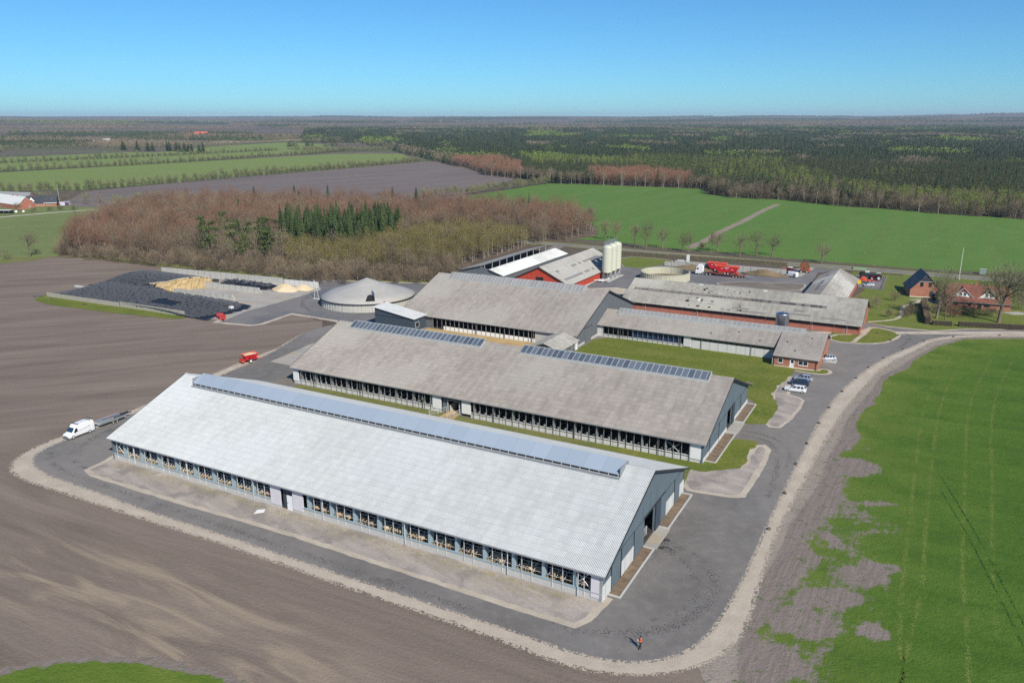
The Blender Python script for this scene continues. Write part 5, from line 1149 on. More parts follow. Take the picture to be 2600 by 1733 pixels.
q = root('filling_arm', -58.4, 122.0, 'white A shaped slurry filling arm standing beside the round tank', 'pipe stand'); m = MB(); m.tube((-.9, 0, 0), (0, 0, 5.6), .09); m.tube((1.0, .4, 0), (0, 0, 5.6), .09); m.tube((0, 0, 5.6), (-.7, .2, 6.6), .1); m.obj('pipe_leg', M_RAIL, q); m = MB(); m.box(-1.3, -.4, 0, 1.4, .8, .25); m.obj('foot', M_CONC, q)
q = root('white_slab', -149.6, 96.2, 'white concrete slab lying at the left edge of the silage heap', 'slab'); B('slab', M_CONC_W, q, (-2.6, -.4, 0, 2.6, .4, .5))
for i, (u, v, l) in enumerate(((-146.6, 79.6, 'loose tyre lying flat at the left end of the plank wall'), (-148.2, 78.4, 'loose tyre at the field edge left of the plank wall'), (-139.6, 79.2, 'loose tyre on the grass bank below the plank wall'), (-121, 78.6, 'half buried tyre in the middle of the grass bank'))):
    o = bpy.data.objects.new('loose_tyre', tme); COL.objects.link(o); o.location = F(u, v, .22); o.rotation_euler = (.2 * i, .1, i); o.scale = (1.25,) * 3; tag(o, l, 'tyre')

# ------------------------------------------------------------------ vehicles
def wheel(par, x, y, r, w=.22, side=1, rim=M_RIM, name='wheel'):
    o = empty(name, (x, y, r)); o.parent = par; m = MB(); s = side
    prof = [(r * .62, 0), (r * .93, 0), (r, .04), (r, w - .04), (r * .93, w), (r * .62, w)]; n = 20; m.M = Matrix.Rotation(math.pi / 2 * (-s), 4, 'X')
    m.lathe(prof, 0, 0, n, cap=False); m.obj('tyre', M_TYRE, o)
    m = MB(); m.M = Matrix.Rotation(math.pi / 2 * (-s), 4, 'X'); m.lathe([(r * .63, .03), (r * .6, w - .03), (r * .2, w - .07), (.03, w - .05)], 0, 0, n); m.obj('rim', rim, o); return o
def hull(st):
    """st: x, zlow, zbelt, halfwidth"""
    return [[(x, -w * .9, zl), (x, -w, zl + .18), (x, -w, zb - .16), (x, -w * .93, zb), (x, w * .93, zb), (x, w, zb - .16), (x, w, zl + .18), (x, w * .9, zl)] for x, zl, zb, w in st]
def pane(par, name, a, b, c, d, mat, inset=.08, off=.012):
    a, b, c, d = map(Vector, (a, b, c, d)); ct = (a + b + c + d) / 4; n = (b - a).cross(d - a).normalized()
    q = [p + (ct - p) * inset * 1.4 + n * off for p in (a, b, c, d)]; m = MB(); m.extr([tuple(p) for p in q], tuple(n * .012)); return m.obj(name, mat, par)
def car(name, label, loc, rz, paint, L=4.3, W=1.78, H=1.5, kind='hatch', group=None, cat='car'):
    o = empty(name, loc, rz, label, cat, group); h = L / 2; w = W / 2
    if kind == 'estate': st = [(h, .35, .62, w * .72), (h - .12, .22, .78, w * .9), (h - .9, .2, .92, w), (.75, .2, .97, w), (-1.0, .2, .98, w), (-h + .35, .22, 1.0, w * .98), (-h + .06, .3, .92, w * .9), (-h, .4, .8, w * .84)]; cb, ct = (1.15, -h + .18), (.35, -h + .55)
    else: st = [(h, .35, .62, w * .72), (h - .12, .22, .76, w * .9), (h - .85, .2, .92, w), (.8, .2, .98, w), (-1.0, .2, 1.0, w), (-h + .3, .22, 1.0, w * .96), (-h + .04, .3, .9, w * .88), (-h, .4, .8, w * .82)]; cb, ct = (1.2, -h + .14), (.3, -h + .75)
    m = MB(); m.loft(hull(st)); zb = .93
    bt = [(cb[1], -w * .9, zb), (cb[0], -w * .9, zb), (cb[0], w * .9, zb), (cb[1], w * .9, zb)]; tp = [(ct[1], -w * .68, H), (ct[0], -w * .7, H - .03), (ct[0], w * .7, H - .03), (ct[1], w * .68, H)]; m.hexa(bt, tp)
    body = m.obj('body', paint, o, smooth=False)
    pane(body, 'windscreen', bt[1], bt[2], tp[2], tp[1], M_GLASS); pane(body, 'rear_window', bt[3], bt[0], tp[0], tp[3], M_GLASS, .14)
    for s, (i, j) in ((1, (2, 3)), (-1, (0, 1))):
        A, Bq, C, D = Vector(bt[i]), Vector(bt[j]), Vector(tp[j]), Vector(tp[i])
        for t0, t1 in ((.04, .36), (.39, .66), (.69, .94)): pane(body, 'side_window', A.lerp(Bq, t0), A.lerp(Bq, t1), D.lerp(C, t1), D.lerp(C, t0), M_GLASS, .07)
    for s in (1, -1):
        B('headlight', M_LAMPW, o, (h - .22, min(s * w * .55, s * w * .84), .62, h - .06, max(s * w * .55, s * w * .84), .76)); B('tail_light', M_LAMPR, o, (-h + .0, min(s * w * .55, s * w * .86), .72, -h + .14, max(s * w * .55, s * w * .86), .94))
        for x in (h - .82, -h + .78): wheel(o, x, s * (w - .2), .32, .21, s)
        B('mirror', M_BLK if paint is M_CARW else paint, o, (.95, min(s * w, s * (w + .16)), .95, 1.07, max(s * w, s * (w + .16)), 1.08))
    B('bumper', M_BLK, o, (h - .14, -w * .7, .2, h + .02, w * .7, .34)); B('number_plate', M_WHITE, o, (-h - .015, -.26, .52, -h + .0, .26, .64)); return o
hd = lambda dx, dy: math.atan2(dy, dx)
car('parked_car', 'silver hatchback parked nearest the brick office beside the dark blue car', (69.5, 180.55, .055), hd(-2.3, 1.0), M_CARS, 4.2, 1.76, 1.5)
car('parked_car', 'dark blue car parked between the silver hatchback and the white estate car', (67.45, 177.35, .055), hd(-2.4, 1.1), M_CARB, 4.4, 1.78, 1.46)
car('parked_car', 'white estate car parked at the near end of the short car row', (64.9, 172.75, .055), hd(-2.5, 1.3), M_CARW, 4.75, 1.8, 1.48, 'estate')
car('parked_car', 'silver tall hatchback parked at the right gable of the brick office', (81.5, 196.9, .055), hd(-1, .02), M_CARS, 4.2, 1.76, 1.58)
car('parked_car', 'small silver car parked among the farm machines behind the brick barn', (133.0, 291.6, .09), hd(-1, .16), M_CARS, 3.9, 1.66, 1.48)
def van(name, label, loc, rz, L=5.5, H=2.35, decal=False):
    o = empty(name, loc, rz, label, 'van'); h = L / 2; w = .98
    m = MB(); sec = lambda x, zl, zt, wb, wt: [(x, -wb * .94, zl), (x, -wb, zl + .25), (x, -wb, (zl + zt) * .55), (x, -wt, zt - .12), (x, -wt * .86, zt), (x, wt * .86, zt), (x, wt, zt - .12), (x, wb, (zl + zt) * .55), (x, wb, zl + .25), (x, wb * .94, zl)]
    m.loft([sec(h, .4, .85, w * .78, w * .7), sec(h - .15, .3, 1.02, w * .94, w * .86), sec(h - .85, .26, 1.22, w, w * .92), sec(h - 1.6, .26, 2.05, w, w * .84), sec(h - 1.95, .26, H - .08, w, w * .86), sec(h - 2.7, .26, H, w, w * .88), sec(-h + .5, .26, H, w, w * .88), sec(-h + .08, .3, H - .06, w * .98, w * .86), sec(-h, .36, H - .2, w * .96, w * .82)])
    body = m.obj('body', M_CARW, o)
    pane(body, 'windscreen', (h - .9, -w * .9, 1.25), (h - .9, w * .9, 1.25), (h - 1.58, w * .8, 2.02), (h - 1.58, -w * .8, 2.02), P('blue_glass', (.02, .05, .10), .1, 0, .1, 1, .6), .05, .03)
    for s in (1, -1):
        a = [(h - 1.1, s * (w + .0), 1.2), (h - 2.05, s * (w + .0), 1.2), (h - 2.05, s * w * .9, 1.95), (h - 1.62, s * w * .88, 1.95)]
        pane(body, 'side_window', *(a if s > 0 else a[::-1]), M_GLASS, .06, .03)
        for x in (h - .95, -h + 1.15): wheel(o, x, s * (w - .24), .36, .25, s)
        B('headlight', M_LAMPW, o, (h - .3, min(s * w * .6, s * w * .86), .78, h - .1, max(s * w * .6, s * w * .86), .98)); B('tail_light', M_LAMPR, o, (-h - .02, min(s * w * .82, s * w * .93), .9, -h + .02, max(s * w * .82, s * w * .93), 1.5))
        B('mirror', M_BLK, o, (h - 1.45, min(s * (w + .02), s * (w + .22)), 1.25, h - 1.3, max(s * (w + .02), s * (w + .22)), 1.55)); B('sill', P('grey_plastic', (.16, .165, .17)), o, (-h + 1.6, min(s * w * .97, s * (w + .02)), .3, h - 1.4, max(s * w * .97, s * (w + .02)), .46))
    B('bumper', P('grey_plastic', (.16, .165, .17)), o, (h - .3, -w * .86, .3, h + .06, w * .86, .62)); B('grille', M_BLK, o, (h - .05, -w * .5, .66, h + .02, w * .5, .8)); return o
vl = van('delivery_van', 'white high roofed van coupled to a loaded flat trailer on the left bend', (-85.45, 146.55, .055), hd(-1.5, -3.1), 5.7, 2.55)
B('roof_rack', M_TRIM, vl, (.5, -.95, 2.56, .6, .95, 2.68), (-2.1, -.95, 2.56, -2.0, .95, 2.68), (-2.7, -.9, 2.5, -2.6, .9, 2.7))
def lettering(txt, par, loc, rot, size, mat):
    c = bpy.data.curves.new('lettering', 'FONT'); c.body = txt; c.size = size; c.extrude = .004; c.align_x = 'CENTER'; c.materials.append(mat); t = bpy.data.objects.new('lettering', c)
    COL.objects.link(t); dg = bpy.context.evaluated_depsgraph_get(); me = bpy.data.meshes.new_from_object(t.evaluated_get(dg)); bpy.data.objects.remove(t); o = bpy.data.objects.new('lettering', me); COL.objects.link(o); o.parent = par; o.location = loc; o.rotation_euler = rot; return o
for i, (x, z, L_) in enumerate(((.3, 1.22, .5), (-.35, 1.3, .34), (-.9, 1.38, .5), (-1.6, 1.5, .6))): B('side_lettering', P('grey_lettering', (.36, .37, .39)), vl, (x - L_ / 2, .982, z, x + L_ / 2, .99, z + .13))
v2 = van('delivery_van', 'white van with green and red rear graphics parked before the red tractor', F(79.7, 241.9, .09), YAW + math.pi - .42, 5.4, 2.1)
for s in (1,): B('rear_graphic', M_GRN, v2, (-2.6, .985, .55, -1.5, .992, 1.1)); B('rear_graphic', P('van_red', (.62, .03, .07)), v2, (-2.6, .93, 1.15, -2.1, .99, 1.6)); B('rear_graphic', P('van_leaf', (.2, .42, .12)), v2, (-1.95, .95, 1.15, -1.6, .99, 1.5))
tr = empty('flat_trailer', (-82.6, 152.6, .055), hd(-2.3, -4.4), 'flat galvanised trailer loaded with grey sheets behind the white van', 'trailer')
B('bed', P('grey_planks', (.46, .45, .42), .8, var=.3), tr, (-3.3, -1.05, .72, 2.6, 1.05, .86)); m = MB(); m.tube((2.6, -.6, .6), (4.4, 0, .5), .06); m.tube((2.6, .6, .6), (4.4, 0, .5), .06); m.obj('drawbar', M_STEEL, tr)
for x in (-1.3, -.4):
    for s in (1, -1): wheel(tr, x, s * .82, .3, .2, s)
B('side_board', M_STEEL, tr, (-3.3, 1.052, .8, 2.6, 1.09, 1.15), (-3.3, -1.09, .8, 2.6, -1.052, 1.15)); m = MB(); m.box(-2.6, -.95, .862, 2.2, .3, 1.25); m.obj('sheet_stack', P('blue_grey_sheets', (.30, .34, .37), .4, .3), tr); m = MB(); m.box(-4.6, .1, 1.0, 1.4, .22, 1.3); m.box(-5.2, .3, .9, -1, .42, 1.1); m.obj('dark_beam', P('dark_beam', (.03, .035, .06)), tr); m = MB(); m.box(-.4, -1.1, 1.252, -.3, 1.1, 1.28); m.box(-2.6, -1.0, 1.2, 2.4, -.94, 1.27); m.obj('red_strap', P('pink_strap', (.6, .22, .2)), tr); B('mudguard', M_STEEL, tr, (-1.75, -1.1, .62, .05, -.8, .68), (-1.75, .8, .62, .05, 1.1, .68)); B('light_bar', M_WHITE, tr, (-3.36, -1, .5, -3.301, 1, .66))
sp = empty('bedding_spreader', (-67.2, 195.7, .06), hd(.74, .67), 'small red bedding spreader on two wheels at the field edge beside the barns', 'spreader')
m = MB(); m.hexa([(-1.5, -.55, 1.0), (1.3, -.55, 1.0), (1.3, .55, 1.0), (-1.5, .55, 1.0)], [(-1.9, -1.15, 2.15), (1.9, -1.15, 2.15), (1.9, 1.15, 2.15), (-1.9, 1.15, 2.15)]); m.obj('hopper', M_RED, sp)
m = MB(); m.box(-1.95, -1.2, 2.15, 1.95, -1.1, 2.3); m.box(-1.95, 1.1, 2.15, 1.95, 1.2, 2.3); m.box(-1.95, -1.1, 2.15, -1.85, 1.1, 2.3); m.box(1.85, -1.1, 2.15, 1.95, 1.1, 2.3); m.obj('hopper_rim', P('faded_red', (.62, .16, .11)), sp)
m = MB(); m.loft([[(1.85 * math.cos(a) * k, 1.08 * math.sin(a) * k, 2.16 + .32 * (1 - k)) for a in np.linspace(0, 6.283, 15)[:-1]] for k in (.97, .7, .35, .05)]); m.obj('straw_load', M_SAND, sp); B('chassis', M_RED, sp, (-1.9, -.5, .75, 1.9, -.4, .95), (-1.9, .4, .75, 1.9, .5, .95)); m = MB(); m.tube((1.9, -.3, .8), (3.3, 0, .55), .07); m.tube((1.9, .3, .8), (3.3, 0, .55), .07); m.obj('drawbar', M_RED_O, sp)
for s in (1, -1): wheel(sp, -.3, s * .78, .55, .36, s, P('pale_rim', (.66, .64, .6)))
B('rear_rotor', M_RED_O, sp, (-2.5, -.9, .5, -1.95, .9, 1.0)); B('conveyor', P('red_steel', (.5, .03, .03)), sp, (-2.3, -1.2, .95, -1.9, 1.2, 1.25)); B('warning_lamp', M_ORG, sp, (-2.0, -1.0, .45, -1.9, -.75, .9), (-2.0, .75, .45, -1.9, 1.0, .9)); B('hydraulic_ram', M_RED, sp, (-1.3, -1.1, .95, -1.15, -.95, 2.1), (1.1, -1.1, .95, 1.25, -.95, 2.1)); B('front_stand', M_STEEL, sp, (2.4, -.08, 0, 2.5, .08, .7))

def feed_wagon(label, u, v, z, L=8.4, big=True, txt=True):
    o = empty('feed_wagon', F(u, v, z), YAW + math.pi, label, 'feed wagon'); h = L / 2
    m = MB(); m.hexa([(-h + 1.3, -.95, .75), (h - 1.2, -.95, .75), (h - 1.2, .95, .75), (-h + 1.3, .95, .75)], [(-h, -1.35, 3.1), (h, -1.35, 3.1), (h, 1.35, 3.1), (-h, 1.35, 3.1)]); m.obj('tub', M_RED, o)
    m = MB(); m.box(-h - .05, -1.42, 3.1, h + .05, -1.3, 3.35); m.box(-h - .05, 1.3, 3.1, h + .05, 1.42, 3.35); m.box(-h - .05, -1.3, 3.1, -h + .07, 1.3, 3.35); m.box(h - .07, -1.3, 3.1, h + .05, 1.3, 3.35); m.obj('tub_rim', P('worn_orange_rim', (.68, .13, .07)), o)
    B('tub_floor', M_BLK, o, (-h + .1, -1.28, 3.0, h - .1, 1.28, 3.09)); B('drawbar', M_BLK, o, (h - 1.2, -.3, .6, h + .9, .3, .9))
    for x in (-.7, .5): 
        for s in (1, -1): wheel(o, x, s * .95, .42, .35, s, M_WHITE)
    B('discharge_door', M_BLK, o, (-2.9, .96, .7, -1.6, 1.06, 1.6), (-2.9, -1.06, .7, -1.6, -.96, 1.6))
    for s in (1, -1):
        for x, zz, l_ in ((1.9, 2.3, .7), (-2.2, 2.0, .7), (0, 2.15, .6)): B('side_mark', M_WHITE, o, (x - l_ / 2, min(s * (1.14 + (zz - 2) * .16), s * (1.2 + (zz - 2) * .16)), zz, x + l_ / 2, max(s * (1.14 + (zz - 2) * .16), s * (1.2 + (zz - 2) * .16)), zz + .16))
        B('name_board', P('white_board', (.75, .62, .66)), o, (-1.0, min(s * 1.24, s * 1.3), 2.62, 1.0, max(s * 1.24, s * 1.3), 2.9)); B('name_stripe', P('dark_blue', (.05, .05, .2)), o, (-.8, min(s * 1.3, s * 1.31), 2.56, .8, max(s * 1.3, s * 1.31), 2.63))
    B('ladder', M_RED_O, o, (-h + .05, 1.36, 1.0, -h + .12, 1.42, 3.1), (-h + .55, 1.36, 1.0, -h + .62, 1.42, 3.1), (-h + .12, 1.36, 1.5, -h + .55, 1.42, 1.56), (-h + .12, 1.36, 2.1, -h + .55, 1.42, 2.16), (-h + .12, 1.36, 2.7, -h + .55, 1.42, 2.76)); B('rear_frame', M_RED, o, (-h + .3, -1.0, .4, -h + 1.3, 1.0, .74)); return o
feed_wagon('red feed mixer wagon loaded on the low trailer of the white truck', 57.2, 230.4, 1.0, 9.2); feed_wagon('red feed mixer wagon standing on the ground behind the white truck', 50.6, 241.2, .12, 7.8)
tk_ = empty('truck', F(44.9, 230.4, .08), YAW, 'white tractor truck with a low loader carrying a red feed wagon', 'truck')
m = MB(); m.loft([[(x, -1.22, zl), (x, -1.22, zt), (x, 1.22, zt), (x, 1.22, zl)] for x, zl, zt in ((0, .55, 2.05), (.08, .5, 2.15), (.3, .5, 3.0), (.75, .5, 3.55), (1.1, .5, 3.75), (2.25, .5, 3.7))]); m.obj('cab', M_WHITE, tk_)
B('windscreen', M_GLASS, tk_, (.03, -1.05, 2.05, .29, 1.05, 2.95)) if 0 else pane(tk_, 'windscreen', (.1, 1.1, 2.15), (.1, -1.1, 2.15), (.32, -1.1, 2.95), (.32, 1.1, 2.95), M_GLASS, .05, .03)
for s in (1, -1): B('side_window', M_GLASS, tk_, (.45, min(s * 1.221, s * 1.235), 2.05, 1.25, max(s * 1.221, s * 1.235), 2.75)); B('mirror', M_BLK, tk_, (.1, min(s * 1.3, s * 1.5), 1.9, .25, max(s * 1.3, s * 1.5), 2.7)); B('headlight', M_LAMPW, tk_, (-.04, min(s * .7, s * 1.1), .75, .0, max(s * .7, s * 1.1), .95))
B('bumper', P('grey_plastic', (.16, .165, .17)), tk_, (-.1, -1.2, .3, .3, 1.2, .72)); B('roof_deflector', M_WHITE, tk_, (.9, -1.0, 3.76, 2.2, 1.0, 4.0)); B('exhaust_fairing', M_WHITE, tk_, (2.3, -1.2, .8, 2.75, -.8, 3.6), (2.3, .8, .8, 2.75, 1.2, 3.6)); B('chassis', M_TRIM, tk_, (.6, -.5, .55, 7.0, .5, .95)); B('fuel_tank', M_STEEL, tk_, (2.9, 1.25 - .35, .45, 3.6, 1.22, .95), (2.9, -1.22, .45, 3.6, -.9, .95))
for x in (1.3, 3.0, 4.6, 6.0):
    for s in (1, -1): wheel(tk_, x, s * .92, .5, .3, s)
tl = empty('low_loader', F(51.6, 230.4, .08), YAW, 'low red brown loader trailer with lowered ramps under the red feed wagon', 'trailer'); m = MB(); m.extr([(-1.6, -1.2, 1.1), (1.2, -1.2, 1.1), (2.0, -1.2, .75), (12.8, -1.2, .75), (12.8, -1.2, .95), (2.1, -1.2, .95), (1.3, -1.2, 1.4), (-1.6, -1.2, 1.4)], (0, 2.4, 0)); m.obj('bed', P('brown_red_bed', (.22, .06, .04), .8, var=.3), tl)
for x in (8.4, 9.6, 10.8, 11.9):
    for s in (1, -1): wheel(tl, x, s * .95, .36, .28, s)
for s in (1, -1): m = MB(); m.extr([(12.8, s * .9 - .3, .9), (15.6, s * .9 - .3, .03), (15.6, s * .9 - .3, .1), (12.8, s * .9 - .3, 1.0)], (0, .6, 0)); m.obj('ramp', M_STEEL, tl)
def tractor(name, label, loc, rz, paint, roof=M_WHITE, cat='tractor', arm=None):
    o = empty(name, loc, rz, label, cat)
    for s in (1, -1): wheel(o, -.7, s * .7, .92, .5, s, P('pale_rim', (.66, .64, .6))); wheel(o, 1.75, s * .75, .6, .4, s, P('pale_rim', (.66, .64, .6))); B('fender', paint, o, (-1.5, min(s * .72, s * 1.2), 1.78, .25, max(s * .72, s * 1.2), 1.9))
    m = MB(); m.loft([[(x, -w_, .8), (x, -w_, zt - .15), (x, -w_ * .7, zt), (x, w_ * .7, zt), (x, w_, zt - .15), (x, w_, .8)] for x, zt, w_ in ((.3, 1.85, .45), (1.4, 1.75, .43), (2.35, 1.5, .38), (2.5, 1.3, .3))]); m.obj('bonnet', paint, o)
    m = MB(); m.hexa([(-1.0, -.7, 1.0), (.45, -.7, 1.0), (.45, .7, 1.0), (-1.0, .7, 1.0)], [(-.95, -.75, 2.65), (.3, -.75, 2.65), (.3, .75, 2.65), (-.95, .75, 2.65)]); m.obj('cab_glass', M_GLASS, o); B('roof', roof, o, (-1.1, -.85, 2.66, .45, .85, 2.85)); B('chassis', M_TRIM, o, (-1.3, -.3, .6, 2.3, .3, 1.0))
    m = MB()
    for x, y in ((-.98, -.73), (-.98, .73), (.4, -.73), (.4, .73)): m.tube((x, y, 1.0), (x, y, 2.66), .05, n=5)
    m.obj('cab_pillar', M_TRIM, o); m = MB(); m.tube((.75, .5, 1.6), (.75, .5, 2.9), .06); m.obj('exhaust', M_TRIM, o)
    if arm: m = MB(); m.tube((.6, -.6, 1.2), (2.6, -.6, 2.4), .1); m.tube((.6, .6, 1.2), (2.6, .6, 2.4), .1); m.tube((2.6, -.6, 2.4), (3.6, -.6, 1.2), .09); m.tube((2.6, .6, 2.4), (3.6, .6, 1.2), .09); m.obj('loader_arm', arm, o); B('bucket', M_TRIM, o, (3.4, -1.0, .7, 4.1, 1.0, 1.3))
    return o
tractor('tractor', 'red tractor with a white cab roof and front loader behind the white van', (111.6, 316.6, .09), YAW + math.pi - .3, M_RED, arm=P('faded_red', (.62, .16, .11)))
tractor('tractor', 'dark maroon tractor with big wheels among the parked machines behind the brick barn', (141.4, 303.6, .09), R(150), P('maroon_paint', (.16, .015, .03), .3), P('grey_roof', (.45, .47, .48)))
rl = empty('hose_reel', (118.8, 319.6, .09), YAW + .2, 'tall rusty hose reel wagon behind the red tractor', 'hose reel'); m = MB(); m.M = Matrix.Translation((0, -.8, 2.4)) @ Matrix.Rotation(-math.pi / 2, 4, 'X')
for z in (0, 1.6): m.lathe([(1.75, z - .05), (1.9, z - .05), (1.9, z + .05), (1.75, z + .05)], 0, 0, 28)
m.obj('reel_rim', M_RUST, rl); m = MB()
for y in (-.8, .8):
    for k in range(14): a = 2 * math.pi * k / 14; m.tube((0, y, 2.4), (1.8 * math.cos(a), y, 2.4 + 1.8 * math.sin(a)), .05, n=4)
m.obj('spoke', P('orange_rust', (.36, .14, .05), .9), rl); m = MB(); m.M = Matrix.Translation((0, -.75, 2.4)) @ Matrix.Rotation(-math.pi / 2, 4, 'X'); m.lathe([(1.2, 0), (1.25, .75), (1.2, 1.5)], 0, 0, 20); m.obj('hose', P('dark_hose', (.05, .03, .025)), rl); B('chassis', M_RUST, rl, (-2.2, -1.1, .6, 2.4, 1.1, .9), (-.2, -1.05, .9, .2, -.86, 2.4), (-.2, .86, .9, .2, 1.05, 2.4)); B('gearbox', M_RED_O, rl, (1.3, -.9, .9, 2.3, .9, 1.5))
for x in (-1.2, 1.0):
    for s in (1, -1): wheel(rl, x, s * .95, .5, .35, s)
hw = empty('cultivator', (134.6, 298.4, .09), R(-10), 'orange red folded cultivator parked in front of the maroon tractor', 'cultivator'); m = MB()
for y in (-1.0, 0, 1.0): m.box(-3.2, y - .12, .9, 3.0, y + .12, 1.15)
for x in (-2.6, -1.0, .8, 2.4): m.box(x - .1, -1.4, 1.15, x + .1, 1.4, 1.35)
m.obj('frame', M_RED_O, hw); m = MB(); [m.tube((x, y, .9), (x + .25, y, .05), .05, n=5) for x in (-2.8, -1.6, -.4, .8, 2.0) for y in (-1.1, -.4, .4, 1.1)]; m.obj('tine', M_TRIM, hw); m = MB(); m.extr([(-1.6, -1.2, 1.35), (.6, -1.2, 1.35), (-.2, -1.2, 2.3), (-1.0, -1.2, 2.3)], (0, .2, 0)); m.extr([(-1.6, 1.0, 1.35), (.6, 1.0, 1.35), (-.2, 1.0, 2.3), (-1.0, 1.0, 2.3)], (0, .2, 0)); m.obj('folding_wing', M_RED_O, hw); m = MB(); m.tube((3.0, 0, 1.0), (5.4, 0, .7), .12); m.obj('drawbar', P('purple_red', (.25, .03, .08)), hw); [wheel(hw, -2.0, s * 1.3, .45, .3, s, M_YEL) for s in (1, -1)]
sd = empty('seed_drill', (139.5, 306.8, .09), R(-14), 'black and blue seed drill between the cultivator and the maroon tractor', 'seed drill'); m = MB(); m.M = Matrix.Translation((-2.2, -1.2, 1.5)) @ Matrix.Rotation(-math.pi / 2, 4, 'X'); m.lathe([(1.1, 0), (1.25, .3), (1.25, 2.1), (1.1, 2.4)], 0, 0, 20); m.obj('roller', M_TYRE, sd); m = MB(); m.hexa([(-1, -1, .9), (2, -1, .9), (2, 1, .9), (-1, 1, .9)], [(-1.2, -1.3, 1.9), (2.2, -1.3, 1.9), (2.2, 1.3, 1.9), (-1.2, 1.3, 1.9)]); m.obj('seed_hopper', P('black_paint', (.03, .032, .04), .4), sd); B('frame', M_BLUE, sd, (-2.4, -1.4, .5, 4.4, -1.15, .8), (-2.4, 1.15, .5, 4.4, 1.4, .8), (2.2, -1.15, .5, 2.5, 1.15, .8), (-2.4, -1.15, .5, -2.1, 1.15, .8)); [wheel(sd, .5, s * 1.45, .5, .3, s) for s in (1, -1)]
sb = empty('field_sprayer', (141.5, 313.2, .09), R(165), 'machine with pale green folded booms beside the country road', 'sprayer'); m = MB(); m.loft([[(x, .8 * math.cos(a), 1.5 + .6 * math.sin(a)) for a in np.linspace(0, 6.283, 13)[:-1]] for x in (-.8, .8)]); m.obj('spray_tank', P('grey_tank', (.42, .44, .40)), sb); m = MB(); [m.tube((0 + i * .0, y, 2.4 + z), (5.6, y, 2.6 + z), .06, n=5) for i in (0,) for y in (-.6, .6) for z in (0, .4)]; [m.tube((x, -.6, 2.4 + .036 * x), (x, -.6, 2.85 + .036 * x), .04, n=4) for x in (1, 2, 3, 4, 5)]; m.obj('boom', P('pale_green_paint', (.25, .48, .24)), sb); B('frame', M_GRN_T, sb, (-1.2, -.7, .6, 1.2, .7, .85), (-.1, -.65, .85, .1, -.5, 2.9), (-.1, .5, .85, .1, .65, 2.9)); [wheel(sb, 0, s * .95, .6, .3, s) for s in (1, -1)]; B('boom_end', M_TRIM, sb, (5.5, -.7, 2.3, 5.8, .7, 3.2))
yd = empty('cable_drum', (131.2, 296.1, .09), R(-20), 'bright yellow disc leaning on the gable corner of the cross barn', 'disc'); m = MB(); m.M = Matrix.Translation((0, 0, .75)) @ Matrix.Rotation(math.pi / 2, 4, 'X'); m.lathe([(.2, -.12), (.72, -.14), (.78, 0), (.72, .14), (.2, .12)], 0, 0, 24); m.obj('disc', M_YEL, yd); B('stand', M_TRIM, yd, (-.5, .16, 0, .5, .3, .3))
# muck heap and its block walls behind the truck
mound('muck_heap', 'long brown muck heap in front of the block wall, right of the truck', 69.5, 240.2, 9.6, 3.0, 2.2, M_MUCK, 'muck heap', 7); mound('muck_heap', 'brown muck heap in front of the block wall, left of the truck cab', 40.5, 240.0, 8.5, 3.2, 1.8, M_MUCK, 'muck heap', 9); mound('muck_heap', 'brown muck heap behind the low loader between the other two', 56.0, 236.8, 6.5, 2.4, 1.7, M_MUCK, 'muck heap', 4)
bw = root('block_wall', 27.5, 243.3, 'grey concrete block retaining wall behind the muck heaps', 'wall'); m = MB(); rg = random.Random(3); bx_ = 0
while bx_ < 50:
    w_ = rg.choice((1.2, 1.6, 2.0)); hh = 2.5 if bx_ > 4 else 1.3; z = 0
    while z < hh - .2: m.box(bx_ + .03, rg.uniform(-.06, .06), z + .02, bx_ + w_ - .03, .8 + rg.uniform(0, .05), z + .78); z += .8
    bx_ += w_
m.obj('block_course', M_CONC_OLD, bw)
for i, (u, v, z, s, l) in enumerate(((33, 246.5, 0, 1.1, 'pale grey block lowest at the left end of the block stack'), (34.6, 246.6, 0, 1.1, 'pale grey block beside the upright block, middle of its stack'), (36.6, 246.8, 0, 1.15, 'pale grey block carrying another block at the right of the stack'), (36.7, 246.8, 2.3, 1.0, 'pale grey block standing on top of the right block'))):
    m = MB(); m.box(-.7 * s, -.6 * s, 0, .7 * s, .6 * s, 2.3); m.box(-.5 * s, -.5 * s, 2.3, .5 * s, .5 * s, 2.36); tag(m.obj('concrete_block', M_CONC_W, None, F(u, v, z * 1.03), YAW + i * .1), l, 'block')
# stones along the road edge
for i, (x, y) in enumerate([(39.0,108.9),(45.4,120.9),(51.3,132.6),(56.6,142.0),(62.9,152.7),(68.4,161.8),(75.5,172.4),(82.8,182.2),(89.5,190.9),(96.9,198.9),(105.9,207.2),(115.6,215.4),(126.3,219.9),(140.6,221.7),(106.6,216.0),(111.3,221.6),(106.2,223.4)]):
    rg = random.Random(i); m = MB(); m.loft([[(r_ * math.cos(a) * rg.uniform(.8, 1.2), r_ * .75 * math.sin(a) * rg.uniform(.8, 1.2), z) for a in np.linspace(0, 6.283, 9)[:-1]] for r_, z in ((.30, -.05), (.36, .12), (.28, .3), (.1, .38))])
    tag(m.obj('boulder', M_ROCK, None, (x, y, .05), rg.uniform(0, 6)), 'dark boulder marking the gravel edge of the farm road', 'stone', 'boulders along the edge of the farm road')
m = MB(); m.prism([(-.9, -.5), (.6, -.6), (.9, .3), (-.3, .6)], 0, .06); tag(m.obj('paper_sack', M_WHITE, None, (-40.1, 114.7, .08), .4), 'white sack lying on the bare bank below the nearest barn', 'sack')
